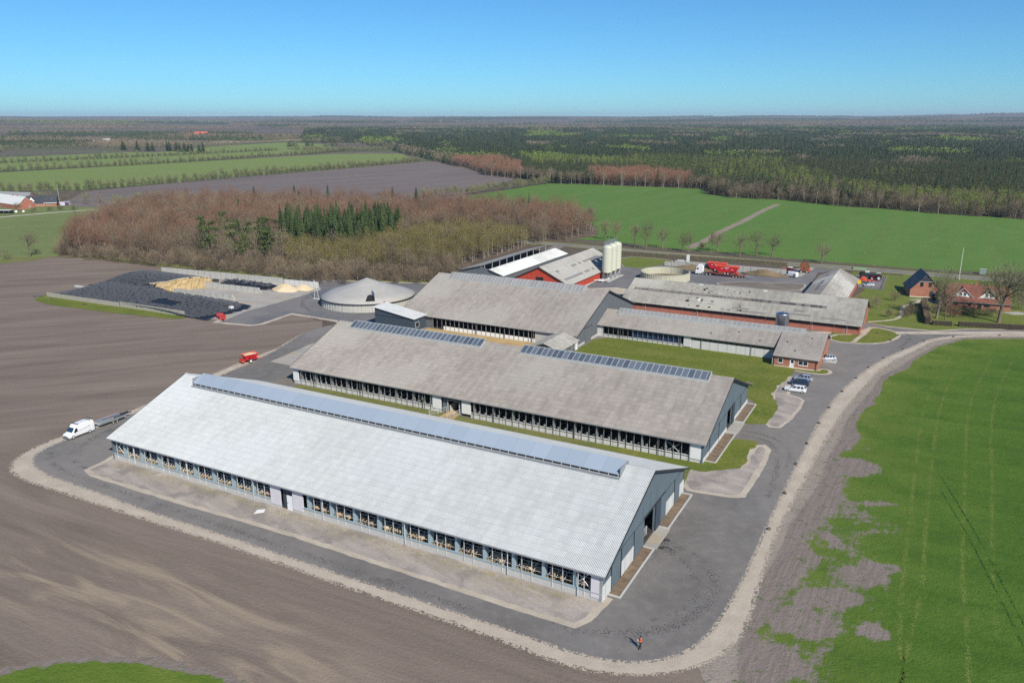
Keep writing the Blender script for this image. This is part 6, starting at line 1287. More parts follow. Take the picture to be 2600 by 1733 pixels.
# ------------------------------------------------------------------ cattle
def cow_mesh(lying):
    m = MB(); n = 12
    def ring(x, z, ry, rz, y=0): return [(x, y + ry * math.cos(6.2832 * k / n), z + rz * math.sin(6.2832 * k / n)) for k in range(n)]
    b = .42 if lying else 1.05
    m.loft([ring(-1.0, b + .12, .08, .12), ring(-.92, b + .08, .24, .26), ring(-.6, b, .33, .34), ring(-.1, b - .06, .37, .40), ring(.35, b - .02, .31, .37), ring(.62, b + .06, .22, .30), ring(.85, b + .22, .13, .19), ring(1.05, b + .38, .12, .15), ring(1.18, b + .36, .12, .14), ring(1.34, b + .25, .08, .10), ring(1.46, b + .18, .065, .075)])
    for s in (1, -1): m.tube((1.08, s * .1, b + .46), (1.05, s * .28, b + .44), .06, .03, 5)
    if lying:
        for s in (1, -1): m.tube((.5, s * .24, .28), (.78, s * .34, .1), .1, .06, 6); m.tube((.78, s * .34, .1), (.42, s * .38, .06), .06, .05, 6); m.tube((-.6, s * .28, .3), (-.25, s * .44, .12), .15, .08, 6); m.tube((-.25, s * .44, .12), (-.62, s * .5, .06), .07, .05, 6)
        m.tube((-.98, 0, .5), (-1.2, .2, .06), .04, .03, 5)
    else:
        for s in (1, -1): m.tube((.42, s * .19, .92), (.44, s * .18, .42), .11, .065, 6); m.tube((.44, s * .18, .42), (.43, s * .18, 0), .055, .05, 6); m.tube((-.72, s * .2, 1.0), (-.6, s * .2, .62), .17, .09, 6); m.tube((-.6, s * .2, .62), (-.82, s * .2, .42), .085, .065, 6); m.tube((-.82, s * .2, .42), (-.78, s * .2, 0), .055, .055, 6)
        m.tube((-.98, 0, 1.15), (-1.08, 0, .45), .04, .03, 5); m.tube((-.45, 0, .72), (-.45, 0, .58), .17, .12, 8)
    return m
mats_c = [P('tan_cow_hide', (.40, .27, .14), .8, var=.25, scale=2), P('pale_cow_hide', (.52, .40, .25), .8, var=.25, scale=2), P('brown_cow_hide', (.27, .14, .07), .8, var=.3, scale=2)]
cm = {}
for ly in (0, 1):
    for k in range(3):
        q = cow_mesh(ly); o = q.obj('cow', mats_c[k], None, smooth=True); cm[ly, k] = o.data; bpy.data.objects.remove(o)
names_c = ['tan', 'pale cream', 'reddish brown']; rg = random.Random(14)
for E_ in (ends, ends2):
    for a, b in zip(E_[:-1], E_[1:]):
        if b - a < 2: continue
        n_ = 3 if E_ is ends2 else 2
        for i in range(n_):
            x = a + .5 + (b - a - 1.0) * (i + .5) / n_ + rg.uniform(-.15, .15); k = rg.choice((0, 0, 1, 1, 2)); ly = rg.random() < .4; y = rg.uniform(2.0, 2.9)
            o = bpy.data.objects.new('cow', cm[int(ly), k]); COL.objects.link(o); o.location = F(x, y, .75 if ly else .12); o.rotation_euler = (0, 0, YAW + rg.choice((1.57, -1.57, 1.3, -1.3, .2, 3.0)))
            if ly: o.location.z = .72
            lab = f"{names_c[k]} cow {'lying' if ly else 'standing'} in the open front of the nearest barn {'left' if E_ is ends else 'right'} of its door"
            tag(o, lab, 'cow', f"{names_c[k]} cows {'lying' if ly else 'standing'} {'left' if E_ is ends else 'right'} of the white door")
o = bpy.data.objects.new('cow', cm[0, 2]); COL.objects.link(o); o.location = F(95.3, 19.5, .12); o.rotation_euler = (0, 0, YAW + 1.9); tag(o, 'brown cow looking out of the doorway in the gable of the nearest barn', 'cow')
B('stall_base', P('straw_bedding', (.45, .34, .18), .95, var=.3), b1, (.9, 1.1, .12, 39.4, 3.6, .7), (46.6, 1.1, .12, 95.2, 3.6, .30)) 
# ------------------------------------------------------------------ person (drone pilot)
def skin(name, verts, edges, radii, mat, parent=None, sub=2):
    me = bpy.data.meshes.new(name); me.from_pydata(verts, edges, []); o = bpy.data.objects.new(name, me); COL.objects.link(o); me.materials.append(mat)
    md = o.modifiers.new('skin', 'SKIN'); md.use_smooth_shade = True
    for i, r in enumerate(radii): me.skin_vertices[0].data[i].radius = (r, r) if not isinstance(r, tuple) else r
    me.skin_vertices[0].data[0].use_root = True; s = o.modifiers.new('sub', 'SUBSURF'); s.levels = sub; s.render_levels = sub
    if parent: o.parent = parent
    return o
pe = empty('person', (15.1, 80.6, .055), R(180), 'person in an orange safety jacket and dark trousers standing on the asphalt bend', 'person')
pv = [(0, 0, .95), (0, 0, 1.15), (-.01, 0, 1.38), (.01, 0, 1.50), (.04, 0, 1.62), (.05, 0, 1.72)]; pr = [(.15, .12), (.14, .11), (.17, .12), .06, (.085, .10), (.07, .085)]; pe_ = [(0, 1), (1, 2), (2, 3), (3, 4), (4, 5)]
def add(p, r, fr): pv.append(p); pr.append(r); pe_.append((fr, len(pv) - 1)); return len(pv) - 1
for s in (1, -1):
    k = add((.02 + .05 * s, s * .10, .88), .09, 0); k = add((.05 + .06 * s, s * .12, .50), .062, k); k = add((-.02 + .08 * s, s * .13, .10), .045, k); add((.12 + .08 * s, s * .14, .04), .04, k)
    k = add((.0, s * .20, 1.40), .06, 2); k = add((.02, s * .27, 1.14), .045, k); k = add((.26, s * .16, 1.16), .036, k); k = add((.33, s * .13, 1.18), .03, k)
    for j, (dx, dz, l_) in enumerate(((.07, .03, 1), (.085, .01, 1), (.08, -.01, 1), (.065, -.03, 1))): f1 = add((.33 + dx * .6, s * .12, 1.18 + dz * .8), .009, k); add((.33 + dx, s * (.10), 1.17 + dz), .008, f1)
    f1 = add((.35, s * .09, 1.21), .010, k); add((.37, s * .065, 1.22), .009, f1)
body = skin('body', pv, pe_, pr, M_SKIN, pe, 1)
skin('trousers', [(0, 0, .96), (.03, .10, .88), (.11, .12, .50), (.06, .13, .13), (-.03, -.10, .88), (-.01, -.12, .50), (-.10, -.13, .13)], [(0, 1), (1, 2), (2, 3), (0, 4), (4, 5), (5, 6)], [(.17, .14), .105, .08, .07, .105, .08, .07], M_TROU, pe)
skin('jacket', [(0, 0, .92), (0, 0, 1.15), (-.01, 0, 1.40), (.0, .20, 1.41), (.02, .28, 1.14), (.24, .17, 1.16), (0, -.20, 1.41), (.02, -.28, 1.14), (.24, -.17, 1.16), (.01, 0, 1.49)], [(0, 1), (1, 2), (2, 3), (3, 4), (4, 5), (2, 6), (6, 7), (7, 8), (2, 9)], [(.185, .15), (.17, .14), (.19, .145), .08, .066, .055, .08, .066, .055, .07], M_VEST, pe)
m = MB(); m.lathe([(.125, 1.63), (.122, 1.72), (.09, 1.80), (.02, 1.83)], .02, 0, 14); m.obj('hair', M_HAIR, pe, smooth=True)
for s in (1, -1): B('shoe', M_BLK, pe, (-.10 + .08 * s, s * .13 - .05, 0, .20 + .08 * s, s * .13 + .05, .09)); B('eye', M_BLK, pe, (.145, s * .035 - .012, 1.66, .155, s * .035 + .012, 1.675))
m = MB(); m.tube((.13, 0, 1.64), (.165, 0, 1.62), .018, .014, 6); m.obj('nose', M_SKIN, pe); B('mouth', P('lip', (.35, .12, .1)), pe, (.135, -.025, 1.575, .146, .025, 1.585)); B('reflective_band', P('silver_band', (.7, .7, .68)), pe, (-.155, -.185, .98, .155, .185, 1.02)) if 0 else None
rc = tag(B('remote_controller', P('pale_grey_plastic', (.6, .6, .62)), None, (-.04, -.11, -.03, .06, .11, .02)), 'pale grey remote control held by the person in orange', 'controller'); rc.location = (15.1 - .37, 80.6, .055 + 1.20)
# ------------------------------------------------------------------ dwelling houses, gardens, left farm
h1 = empty('brick_house', (139.7, 274.1, .07), hd(9.2, -2.6), 'tall red brick house with a steep dark slate roof and small hipped gable', 'house')
W_, E_, A_, LEN = 9.7, 2.7, 8.1, 11.5; hw_ = W_ / 2; s_ = (A_ - E_) / hw_
m = MB(); zc = 5.6; yc = (zc - E_) / s_
m.extr([(0, 0, 0), (W_, 0, 0), (W_, 0, E_), (W_ - yc, 0, zc), (yc, 0, zc), (0, 0, E_)], (0, .3, 0)); m.box(0, .3, 0, .3, LEN, E_); m.box(W_ - .3, .3, 0, W_, LEN, E_); m.extr([(.3, LEN - .3, 0), (W_ - .3, LEN - .3, 0), (W_ - .3, LEN - .3, E_), (hw_, LEN - .3, A_ - .3), (.3, LEN - .3, E_)], (0, .3, 0)); m.obj('wall', M_BRICK, h1)
m = MB(); o_ = .45                     # half hip set back at the ridge
for sgn in (0, 1):
    X = (lambda a: W_ - a) if sgn else (lambda a: a)
    pts = [(X(-o_), -o_, E_ - o_ * s_), (X(hw_), -o_, A_), (X(hw_), LEN + .3, A_), (X(-o_), LEN + .3, E_ - o_ * s_)]
    m.extr(pts if not sgn else pts[::-1], (0, 0, .16))
rf = m.obj('roof', M_TILE_D, h1)
m = MB(); m.extr([(yc - .1, -.02, zc), (W_ - yc + .1, -.02, zc), (hw_, -.02, A_ - .35)], (0, -.12, 0)); m.obj('gable_cladding', P('dark_gable_boards', (.035, .042, .055), .6), h1); B('gable_trim', M_RAIL, h1, (yc - .2, -.2, zc - .16, W_ - yc + .2, -.05, zc - .02))
m = MB()
for sgn in (0, 1):
    X = (lambda a: W_ - a) if sgn else (lambda a: a); m.tube((X(yc), -.25, zc + .1), (X(hw_), -.15, A_ - .25), .06, n=4)
m.obj('barge_board', M_STEEL, h1)
for i in range(4): m = MB(); x0 = 1.0 + .42 * i; z0 = E_ + (x0) * s_ + .19; m.box(x0, 3.2 + i * .2, z0, x0 + .05, 6.4 + i * .2, z0 + .06); m.obj('snow_guard', M_STEEL, rf)
window(h1, 'x', 3.0, 4.0, 0, 3.9, 5.3, (3.5,), .05, M_TRIM); window(h1, 'x', 5.7, 6.7, 0, 3.9, 5.3, (6.2,), .05, M_TRIM)
B('door', M_TRIM, h1, (6.3, -.06, .1, 7.5, .0, 2.3)); B('plinth', M_WHITE, h1, (0, -.05, 0, W_, -.005, .18)); B('porch_roof', M_TRIM, h1, (7.8, -2.6, .0, 9.6, -.3, 1.0)) if 0 else None
B('downpipe', M_STEEL, h1, (.05, -.12, 0, .15, -.02, E_ - .4))
q = empty('wood_store', (146.6, 268.2, .08), hd(9.2, -2.6), 'dark low lean-to wood store in front of the tall brick house', 'shed'); m = MB(); m.extr([(-2.2, -1.4, 1.6), (2.2, -1.4, 1.6), (2.2, 1.2, 2.2), (-2.2, 1.2, 2.2)], (0, 0, .12)); m.obj('roof', M_TRIM, q); B('wall', P('black_boards', (.03, .03, .035)), q, (-2.0, 1.0, 0, 2.0, 1.15, 2.1), (-2.0, -1.2, 0, -1.9, 1.0, 1.6), (1.9, -1.2, 0, 2.0, 1.0, 1.6)); B('post', M_WOOD, q, (-.05, -1.25, 0, .05, -1.15, 1.62))
h2 = empty('brick_house', (144.4, 258.6, .07), hd(12.2, -4.9), 'long low red brick farmhouse with a red tiled roof and two white dormer gables', 'house')
W_, D_, E_, A_ = 18.6, 9.4, 2.5, 7.0; s2_ = (A_ - E_) / (D_ / 2)
m = MB(); m.box(0, 0, 0, W_, .3, E_ + .2); m.box(0, D_ - .3, 0, W_, D_, E_ + .2)
for x0 in (0, W_ - .3): m.extr([(x0, .3, 0), (x0, D_ - .3, 0), (x0, D_ - .3, E_ + .2), (x0, D_ / 2, A_ - .2), (x0, .3, E_ + .2)], (.3, 0, 0))
m.obj('wall', M_BRICK, h2)
m = MB(); o_ = .5
m.extr([(-.4, -o_, E_ - o_ * s2_), (W_ + .4, -o_, E_ - o_ * s2_), (W_ - 1.4, D_ / 2, A_), (-.4, D_ / 2, A_)], (0, 0, .18)); m.extr([(W_ + .4, D_ + o_, E_ - o_ * s2_), (-.4, D_ + o_, E_ - o_ * s2_), (-.4, D_ / 2, A_), (W_ - 1.4, D_ / 2, A_)], (0, 0, .18)); m.extr([(W_ + .4, -o_, E_ - o_ * s2_), (W_ + .4, D_ + o_, E_ - o_ * s2_), (W_ - 1.4, D_ / 2, A_)], (0, 0, .18)); rf = m.obj('roof', M_TILE_R, h2)
for cx in (4.6, 12.2):
    y0 = .9; z0 = E_ + y0 * s2_ + .12; hwid, ap = 2.9, 2.9
    d_ = MB(); d_.extr([(cx - hwid, y0, z0), (cx + hwid, y0, z0), (cx, y0, z0 + ap)], (0, .2, 0)); dg_ = d_.obj('dormer_gable', M_WHITE, h2)
    m = MB()
    for sg in (1, -1): pts = [(cx + sg * (hwid + .35), y0 - .3, z0 - .35), (cx, y0 - .3, z0 + ap + .02), (cx, D_ / 2 - .2, z0 + ap + .02), (cx + sg * (hwid + .35), y0 + .5, z0 - .35)]; m.extr(pts if sg < 0 else pts[::-1], (0, 0, .16))
    m.obj('dormer_roof', M_TILE_R, dg_); m = MB()
    m.extr([(cx - 1.25, y0 - .12, z0 + 1.62), (cx + 1.25, y0 - .12, z0 + 1.62), (cx, y0 - .12, z0 + ap - .05)], (0, .1, 0)); m.obj('dormer_tiles', M_TILE_R, dg_)
    window(h2, 'x', cx - 1.05, cx - .2, y0, z0 + .3, z0 + 1.45, (cx - .62,), .05); window(h2, 'x', cx + .2, cx + 1.05, y0, z0 + .3, z0 + 1.45, (cx + .62,), .05)
    m = MB()
    for sg in (1, -1): m.tube((cx + sg * (hwid + .35), y0 - .32, z0 - .2), (cx, y0 - .32, z0 + ap + .15), .06, n=4)
    m.obj('barge_board', M_WHITE, dg_)
for a, b, z0, z1 in ((6.4, 7.3, .9, 2.0), (11.0, 12.6, .9, 2.1), (2.0, 3.4, .9, 2.1)): window(h2, 'x', a, b, 0, z0, z1, ((a + b) / 2,), .05, M_TRIM)
B('door', M_TRIM, h2, (9.2, -.06, .1, 10.3, .0, 2.15)); B('wall_lamp', M_WHITE, h2, (8.1, -.15, 1.6, 8.3, -.01, 1.8)); B('gutter', M_STEEL, h2, (-.4, -o_ - .15, E_ - o_ * s2_ - .05, W_ + .4, -o_ - .02, E_ - o_ * s2_ + .08)); B('chimney', M_BRICK, rf, (8.2, D_ / 2 - .4, A_ - .4, 9.0, D_ / 2 + .4, A_ + 1.1))
def pole(label, loc, h): o = empty('flagpole', loc, 0, label, 'flagpole'); m = MB(); m.tube((0, 0, 0), (0, 0, h), .11, .06, 8); m.obj('pole', M_WHITE, o); m = MB(); m.lathe([(.02, h), (.1, h + .08), (.1, h + .16), (.02, h + .24)], 0, 0, 10); m.obj('knob', M_YEL, o); B('foot', M_CONC, o, (-.3, -.3, 0, .3, .3, .3)); return o
pole('bare white flagpole on the lawn beside the tall brick house', (174.0, 305.2, .06), 12.2); pole('white flagpole beside the dark roofed house of the far left farm', (-336.6, 598.4, .05), 13.5)
q = empty('transformer_cabinet', (189.3, 315.9, .06), -.5, 'grey green electrical cabinet beside the country road', 'cabinet'); B('cabinet', P('grey_green_paint', (.24, .30, .27), .5), q, (-1.15, -.7, 0, 1.15, .7, 2.0)); B('roof', P('grey_roof_lid', (.4, .42, .4)), q, (-1.25, -.8, 2.0, 1.25, .8, 2.14)); B('door_panel', P('cabinet_door', (.28, .34, .31)), q, (-1.0, -.74, .15, -.05, -.701, 1.85), (.05, -.74, .15, 1.0, -.701, 1.85))
# hedges: clipped, twiggy
def hedge(name, label, pts, w, h, mat, seed=1, dens=34):
    rg_ = np.random.default_rng(seed); T = TB_H = []; m = MB()
    for (a, b) in zip(pts[:-1], pts[1:]):
        a, b = Vector(a), Vector(b); d = (b - a); L = d.length; d.normalize(); n = Vector((-d.y, d.x))
        c1, c2, c3, c4 = a - n * w * .42, b - n * w * .42, b + n * w * .42, a + n * w * .42
        m.hexa([(*c1, .0), (*c2, .0), (*c3, .0), (*c4, .0)], [(*(c1 * 1), h * .9), (*(c2 * 1), h * .9), (*(c3 * 1), h * .9), (*(c4 * 1), h * .9)], 0)
        for k in range(int(L * w * h * dens)):
            t, s, z = rg_.uniform(0, L), rg_.uniform(-.5, .5), rg_.uniform(.05, 1)
            if rg_.random() < .6: s = math.copysign(.5, s)
            elif rg_.random() < .7: z = 1.0
            p = a + d * t + n * s * w; q = Vector((p.x, p.y, z * h)); dr = Vector(rg_.normal(size=3)); dr.normalize(); dr = (dr + Vector((n.x * s * 2, n.y * s * 2, .4))).normalized(); e = dr.orthogonal().normalized() * rg_.uniform(.03, .07)
            m.face([tuple(q - e), tuple(q + e), tuple(q + dr * rg_.uniform(.15, .4))], 1)
    return tag(m.obj(name, mat, None), label, 'hedge')
HM = [P('hedge_inside', (.05, .04, .028), .95), P('beech_hedge_twigs', (.17, .125, .07), .9, var=.4, scale=.8)]
hedge('hedge', 'clipped brown hedge running back from the road towards the tall brick house', [(126.4, 234.8), (138.3, 261.3)], 1.7, 2.3, HM, 1); hedge('hedge', 'short low clipped hedge left of the garden gateway', [(127.4, 234.2), (132.6, 232.8)], 1.3, 1.4, HM, 2); hedge('hedge', 'long clipped brown hedge in front of the long low farmhouse garden', [(134.6, 232.6), (151.3, 228.4), (172, 224.4), (190, 222)], 1.4, 1.5, HM, 3)
HM2 = [P('hedge_inside_pale', (.12, .105, .065), .95), P('thorn_hedge_twigs', (.27, .245, .15), .9, var=.45, scale=.5)]
hedge('roadside_hedge', 'wild budding hedge between the muck yard wall and the country road', [(50, 366.5), (68.5, 357), (90, 347.5), (106, 340), (117, 335)], 2.6, 1.7, HM2, 4, 20)
hedge('garden_hedge', 'low dark hedge strip on the lawn left of the tall brick house', [(138, 322), (156, 313)], 1.0, .6, HM2, 6, 20)
m = MB()
fp = [(135.2, 285.2), (138, 290.5), (141, 296), (144, 302), (147.4, 308.6)]
fn = empty('garden_fence', (135.2, 285.2, .07), 0, 'low post and rail fence along the right side of the machine park', 'fence')
for x, y in fp: B('post', M_WOOD, fn, (x - 135.2 - .08, y - 285.2 - .08, 0, x - 135.2 + .08, y - 285.2 + .08, 1.2))
for z in (.5, 1.0): m.tube((0, 0, z), (fp[-1][0] - 135.2, fp[-1][1] - 285.2, z), .06, n=4)
m.obj('rail', M_WOOD, fn)
# left farm
lf = empty('farm_barn', (-340.6, 554.7, .05), math.atan2(.6, -.8), 'brick farm barn with a sunlit white roof at the far left farm', 'barn'); Wf, Lf, Ef, Af = 10.5, 44, 3.2, 8.2
m = MB(); m.box(0, 0, 0, Lf, .3, Ef); m.box(0, -Wf, 0, Lf, -Wf + .3, Ef)
for x0 in (0, Lf - .3): m.extr([(x0, 0, 0), (x0, -Wf, 0), (x0, -Wf, Ef), (x0, -Wf / 2, Af - .2), (x0, 0, Ef)], (.3, 0, 0))
m.obj('wall', M_BRICK_O, lf); m = MB(); m.extr([(-.4, .5, Ef - .3), (Lf, .5, Ef - .3), (Lf, -Wf / 2, Af), (-.4, -Wf / 2, Af)], (0, 0, .15)); m.extr([(-.4, -Wf - .5, Ef - .3), (Lf, -Wf - .5, Ef - .3), (Lf, -Wf / 2, Af), (-.4, -Wf / 2, Af)], (0, 0, .15)); m.obj('roof', P('white_sheet_roof', (.66, .66, .64), .6, var=.1), lf); window(lf, 'y', -7.6, -6.6, 0, .9, 2.2, (), .15, M_WHITE, -1); B('chimney', M_BRICK_O, lf, (12, -Wf / 2 - .4, Af - .3, 12.8, -Wf / 2 + .4, Af + .9), (19, -Wf / 2 - .4, Af - .3, 19.8, -Wf / 2 + .4, Af + .9))
lg = empty('farm_barn', (-352, 583, .05), math.atan2(.35, -.94), 'grey roofed barn standing behind the white roofed barn of the left farm', 'barn'); m = MB(); m.box(0, 0, 0, 36, .3, 3.5); m.box(0, -10, 0, 36, -9.7, 3.5); m.extr([(0, 0, 0), (0, -10, 0), (0, -10, 3.5), (0, -5, 8.2), (0, 0, 3.5)], (.3, 0, 0)); m.obj('wall', M_BRICK_O, lg); m = MB(); m.extr([(-.3, .4, 3.3), (36, .4, 3.3), (36, -5, 8.6), (-.3, -5, 8.6)], (0, 0, .15)); m.extr([(-.3, -10.4, 3.3), (36, -10.4, 3.3), (36, -5, 8.6), (-.3, -5, 8.6)], (0, 0, .15)); m.obj('roof', P('grey_sheet_roof', (.26, .27, .27), .8), lg)
lh = empty('farm_house', (-345.5, 572, .05), math.atan2(.33, .95), 'red brick farmhouse with a dark tiled roof and white gable at the left farm', 'house'); m = MB(); m.box(0, 0, 0, 19, .3, 2.8); m.box(0, 8.7, 0, 19, 9, 2.8)
for x0 in (0, 18.7): m.extr([(x0, .3, 0), (x0, 8.7, 0), (x0, 8.7, 2.8), (x0, 4.5, 6.9), (x0, .3, 2.8)], (.3, 0, 0))
m.obj('wall', M_BRICK, lh); m = MB(); m.extr([(-.4, -.5, 2.4), (19.4, -.5, 2.4), (19.4, 4.5, 7.2), (-.4, 4.5, 7.2)], (0, 0, .15)); m.extr([(-.4, 9.5, 2.4), (19.4, 9.5, 2.4), (19.4, 4.5, 7.2), (-.4, 4.5, 7.2)], (0, 0, .15)); rf = m.obj('roof', M_TILE_D, lh); m = MB(); m.extr([(1.2, .6, 3.5), (5.6, .6, 3.5), (3.4, .6, 6.6)], (0, .2, 0)); m.obj('dormer_gable', M_WHITE, lh); m = MB(); [m.extr([(3.4 + sg * 2.6, .4, 3.2), (3.4, .4, 6.8), (3.4, 4.4, 6.8), (3.4 + sg * 2.6, 1.2, 3.2)], (0, 0, .14)) for sg in (1, -1)]; m.obj('dormer_roof', M_TILE_D, lh); window(lh, 'x', 2.7, 4.1, .6, 3.8, 4.8); B('eaves_board', M_WHITE, lh, (11, -.7, 2.2, 19.4, -.52, 2.55))
for x in (12.4, 15.6): B('skylight', M_LAMPW, rf, (x, 2.2, 5.02, x + .6, 2.8, 5.25))
for a in (6.5, 9.5, 13): window(lh, 'x', a, a + 1.2, 0, .9, 2.0)
q = empty('carport', (-326.8, 581.5, .05), math.atan2(.33, .95), 'small lilac grey carport at the right end of the left farmhouse', 'carport'); B('roof', P('lilac_roof', (.42, .36, .46), .7), q, (0, 0, 2.3, 6, 5, 2.5)); B('wall', P('lilac_wall', (.55, .50, .58), .7), q, (0, .1, 0, 3, .3, 2.3)); B('post', M_WHITE, q, (5.8, 0, 0, 5.95, .15, 2.3), (5.8, 4.8, 0, 5.95, 4.95, 2.3), (0, 4.8, 0, .15, 4.95, 2.3))
q = empty('open_shelter', (-349, 531, .05), math.atan2(-.1, 1), 'long low shelter with a white striped roof at the left edge', 'shelter'); m = MB()
for i in range(16): m.box(i * 1.2, -2, 2.3, i * 1.2 + .75, 2, 2.45)
m.obj('roof_strip', M_WHITE, q); B('wall', M_DARK, q, (0, 1.5, 0, 19, 1.7, 2.3)); 
for i in range(6): B('post', M_WOOD, q, (i * 3.7, -1.9, 0, i * 3.7 + .14, -1.76, 2.3))
for i, (x, y, l, sz_) in enumerate(((-332.6, 533, 'white wrapped bale left of its pair by the left farm track', 1.5), (-330.2, 534.2, 'white wrapped bale beside the larger bales by the left farm track', 1.2), (-326.6, 536.2, 'single white wrapped bale nearest the left farmhouse', 1.1))):
    m = MB(); m.M = Matrix.Rotation(math.pi / 2, 4, 'Y'); m.lathe([(.65 * sz_, -.6 * sz_), (.7 * sz_, 0), (.65 * sz_, .6 * sz_)], 0, 0, 16); o = m.obj('wrapped_bale', M_WHITE, None, (x, y, .05 + .66 * sz_), .3 * i, True); tag(o, l, 'bale')
# far farms
def far_farm(label, x, y, L, W, wall, roofc, ang, h=3.5, rh=8):
    o = empty('far_farmhouse', (x, y, ter(x, y)), ang, label, 'farmhouse'); m = MB(); m.box(-L / 2, -W / 2, -.5, L / 2, W / 2, h); m.obj('wall', wall, o); m = MB()
    m.extr([(-L / 2, -W / 2 - .4, h - .3), (L / 2, -W / 2 - .4, h - .3), (L / 2, 0, rh), (-L / 2, 0, rh)], (0, 0, .2)); m.extr([(L / 2, W / 2 + .4, h - .3), (-L / 2, W / 2 + .4, h - .3), (-L / 2, 0, rh), (L / 2, 0, rh)], (0, 0, .2)); m.extr([(-L / 2, -W / 2, h), (-L / 2, W / 2, h), (-L / 2, 0, rh - .1)], (.2, 0, 0)); m.extr([(L / 2 - .2, -W / 2, h), (L / 2 - .2, W / 2, h), (L / 2 - .2, 0, rh - .1)], (.2, 0, 0)); m.obj('roof', roofc, o); return o
RR_ = P('bright_red_roof', (.55, .12, .08), .8); WR = P('pale_roof', (.6, .58, .55), .8)
far_farm('distant farm building with a bright red roof, larger one before the dark wood', -945, 2505, 40, 22, M_BRICK_O, RR_, -.1, 5, 14); far_farm('distant low building with a bright red roof left of the larger one', -972, 2500, 34, 14, M_WHITE, RR_, .1, 4, 9); far_farm('distant white gabled house at the far left before a green wood', -1318, 2228, 18, 14, M_WHITE, M_TRIM, 1.2, 6, 15); far_farm('distant pale sheds left of the brick chimneyed farm', -1066, 1956, 34, 12, M_WHITE, WR, .2); far_farm('distant long pale farm building in scrub on the left', -985, 1895, 46, 12, M_WHITE, WR, .25); far_farm('distant brick house beside the long pale building', -958, 1940, 16, 12, M_BRICK_O, WR, .9, 5, 11)
def turbine(label, x, y, base, h):
    o = empty('wind_turbine', (x, y, base), .3, label, 'wind turbine'); m = MB(); m.tube((0, 0, 0), (0, 0, h), 3.2, 1.8, 8); m.obj('tower', M_WHITE, o); m = MB()
    for k in range(3): a = 2.09 * k + .4; m.tube((0, -3, h), (math.cos(a) * 46, -3, h + math.sin(a) * 46), 2.0, .5, 5)
    m.obj('blade', M_WHITE, o); B('nacelle', M_WHITE, o, (-2, -4, h - 2, 2, 5, h + 2))
turbine('left one of two white wind turbines on the left horizon', -6730, 18200, 60, 98); turbine('right one of two white wind turbines on the left horizon', -6460, 18200, 60, 94)
# ------------------------------------------------------------------ trees
def mat_tree(name, c0, c1, rough=.85, sss=False):
    t = NT(name); w = t.co('World')
    n = t.noise(w, .09, 3, .6); n2 = t.noise(w, .5, 2, .6)
    f = t.m('ADD', t.m('MULTIPLY', n, .35), t.m('ADD', t.m('MULTIPLY', t.rnd(), .40), t.m('MULTIPLY', n2, .3)))
    return t.out(t.ramp(f, [(.25, c0), (.7, c1)]), rough, 0, .15)
M_BARK = mat_tree('grey_bark', (.115, .092, .068), (.24, .195, .148))
M_BIRCHBARK = mat_tree('pale_birch_bark', (.24, .215, .18), (.46, .42, .365))
M_TW_RED = mat_tree('reddish_twigs', (.115, .075, .052), (.285, .150, .098))
M_TW_BRN = mat_tree('brown_twigs', (.115, .088, .060), (.265, .205, .138))
M_TW_GRN = mat_tree('greenish_budding_twigs', (.13, .135, .075), (.23, .235, .125))
M_LF_Y = mat_tree('fresh_birch_leaves', (.085, .088, .022), (.20, .185, .048))
M_LF_OL = mat_tree('olive_budding_leaves', (.12, .09, .045), (.22, .165, .078))
M_LF_L = mat_tree('larch_green_needles', (.11, .17, .035), (.22, .29, .06))
M_NEEDLE = mat_tree('spruce_needles', (.020, .036, .015), (.062, .090, .032))
M_NEEDLE_F = mat_tree('forest_spruce_needles', (.026, .042, .020), (.080, .098, .042))
M_PINE_F = mat_tree('forest_pine_needles', (.030, .045, .022), (.095, .105, .05))
M_PINE = mat_tree('pine_needles', (.045, .068, .024), (.115, .145, .050))
class TB:                                       # triangle soup with material slots
    def __init__(s): s.v = []; s.f = []; s.m = []
    def tri(s, a, b, c, m): i = len(s.v); s.v += [a, b, c]; s.f.append((i, i + 1, i + 2)); s.m.append(m)
    def quad(s, a, b, c, d, m): i = len(s.v); s.v += [a, b, c, d]; s.f += [(i, i + 1, i + 2), (i, i + 2, i + 3)]; s.m += [m, m]
    def limb(s, p, q, r0, r1, m, n=4):
        p, q = np.array(p), np.array(q); d = q - p; d /= np.linalg.norm(d) + 1e-9
        a = np.cross(d, [0, 0, 1.] if abs(d[2]) < .9 else [1., 0, 0]); a /= np.linalg.norm(a); b = np.cross(d, a); i = len(s.v)
        for c, r in ((p, r0), (q, r1)):
            for k in range(n): s.v.append(c + (a * math.cos(2 * math.pi * k / n) + b * math.sin(2 * math.pi * k / n)) * r)
        for k in range(n):
            l = (k + 1) % n; s.f += [(i + k, i + l, i + n + l), (i + k, i + n + l, i + n + k)]; s.m += [m, m]
    def twig(s, p, d, L, w, m, rg):
        p = np.array(p); a = np.cross(d, rg.normal(size=3)); a /= np.linalg.norm(a) + 1e-9; s.tri(p - a * w / 2, p + a * w / 2, p + d * L, m)
    def leaf(s, p, sz, m, rg):
        a = rg.normal(size=3); a /= np.linalg.norm(a); b = np.cross(a, rg.normal(size=3)); b /= np.linalg.norm(b) + 1e-9; p = np.array(p)
        s.quad(p - a * sz, p - b * sz * .7, p + a * sz, p + b * sz * .7, m)
    def arr(s): return np.array(s.v, dtype=np.float64), np.array(s.f, dtype=np.int32), np.array(s.m, dtype=np.int32)
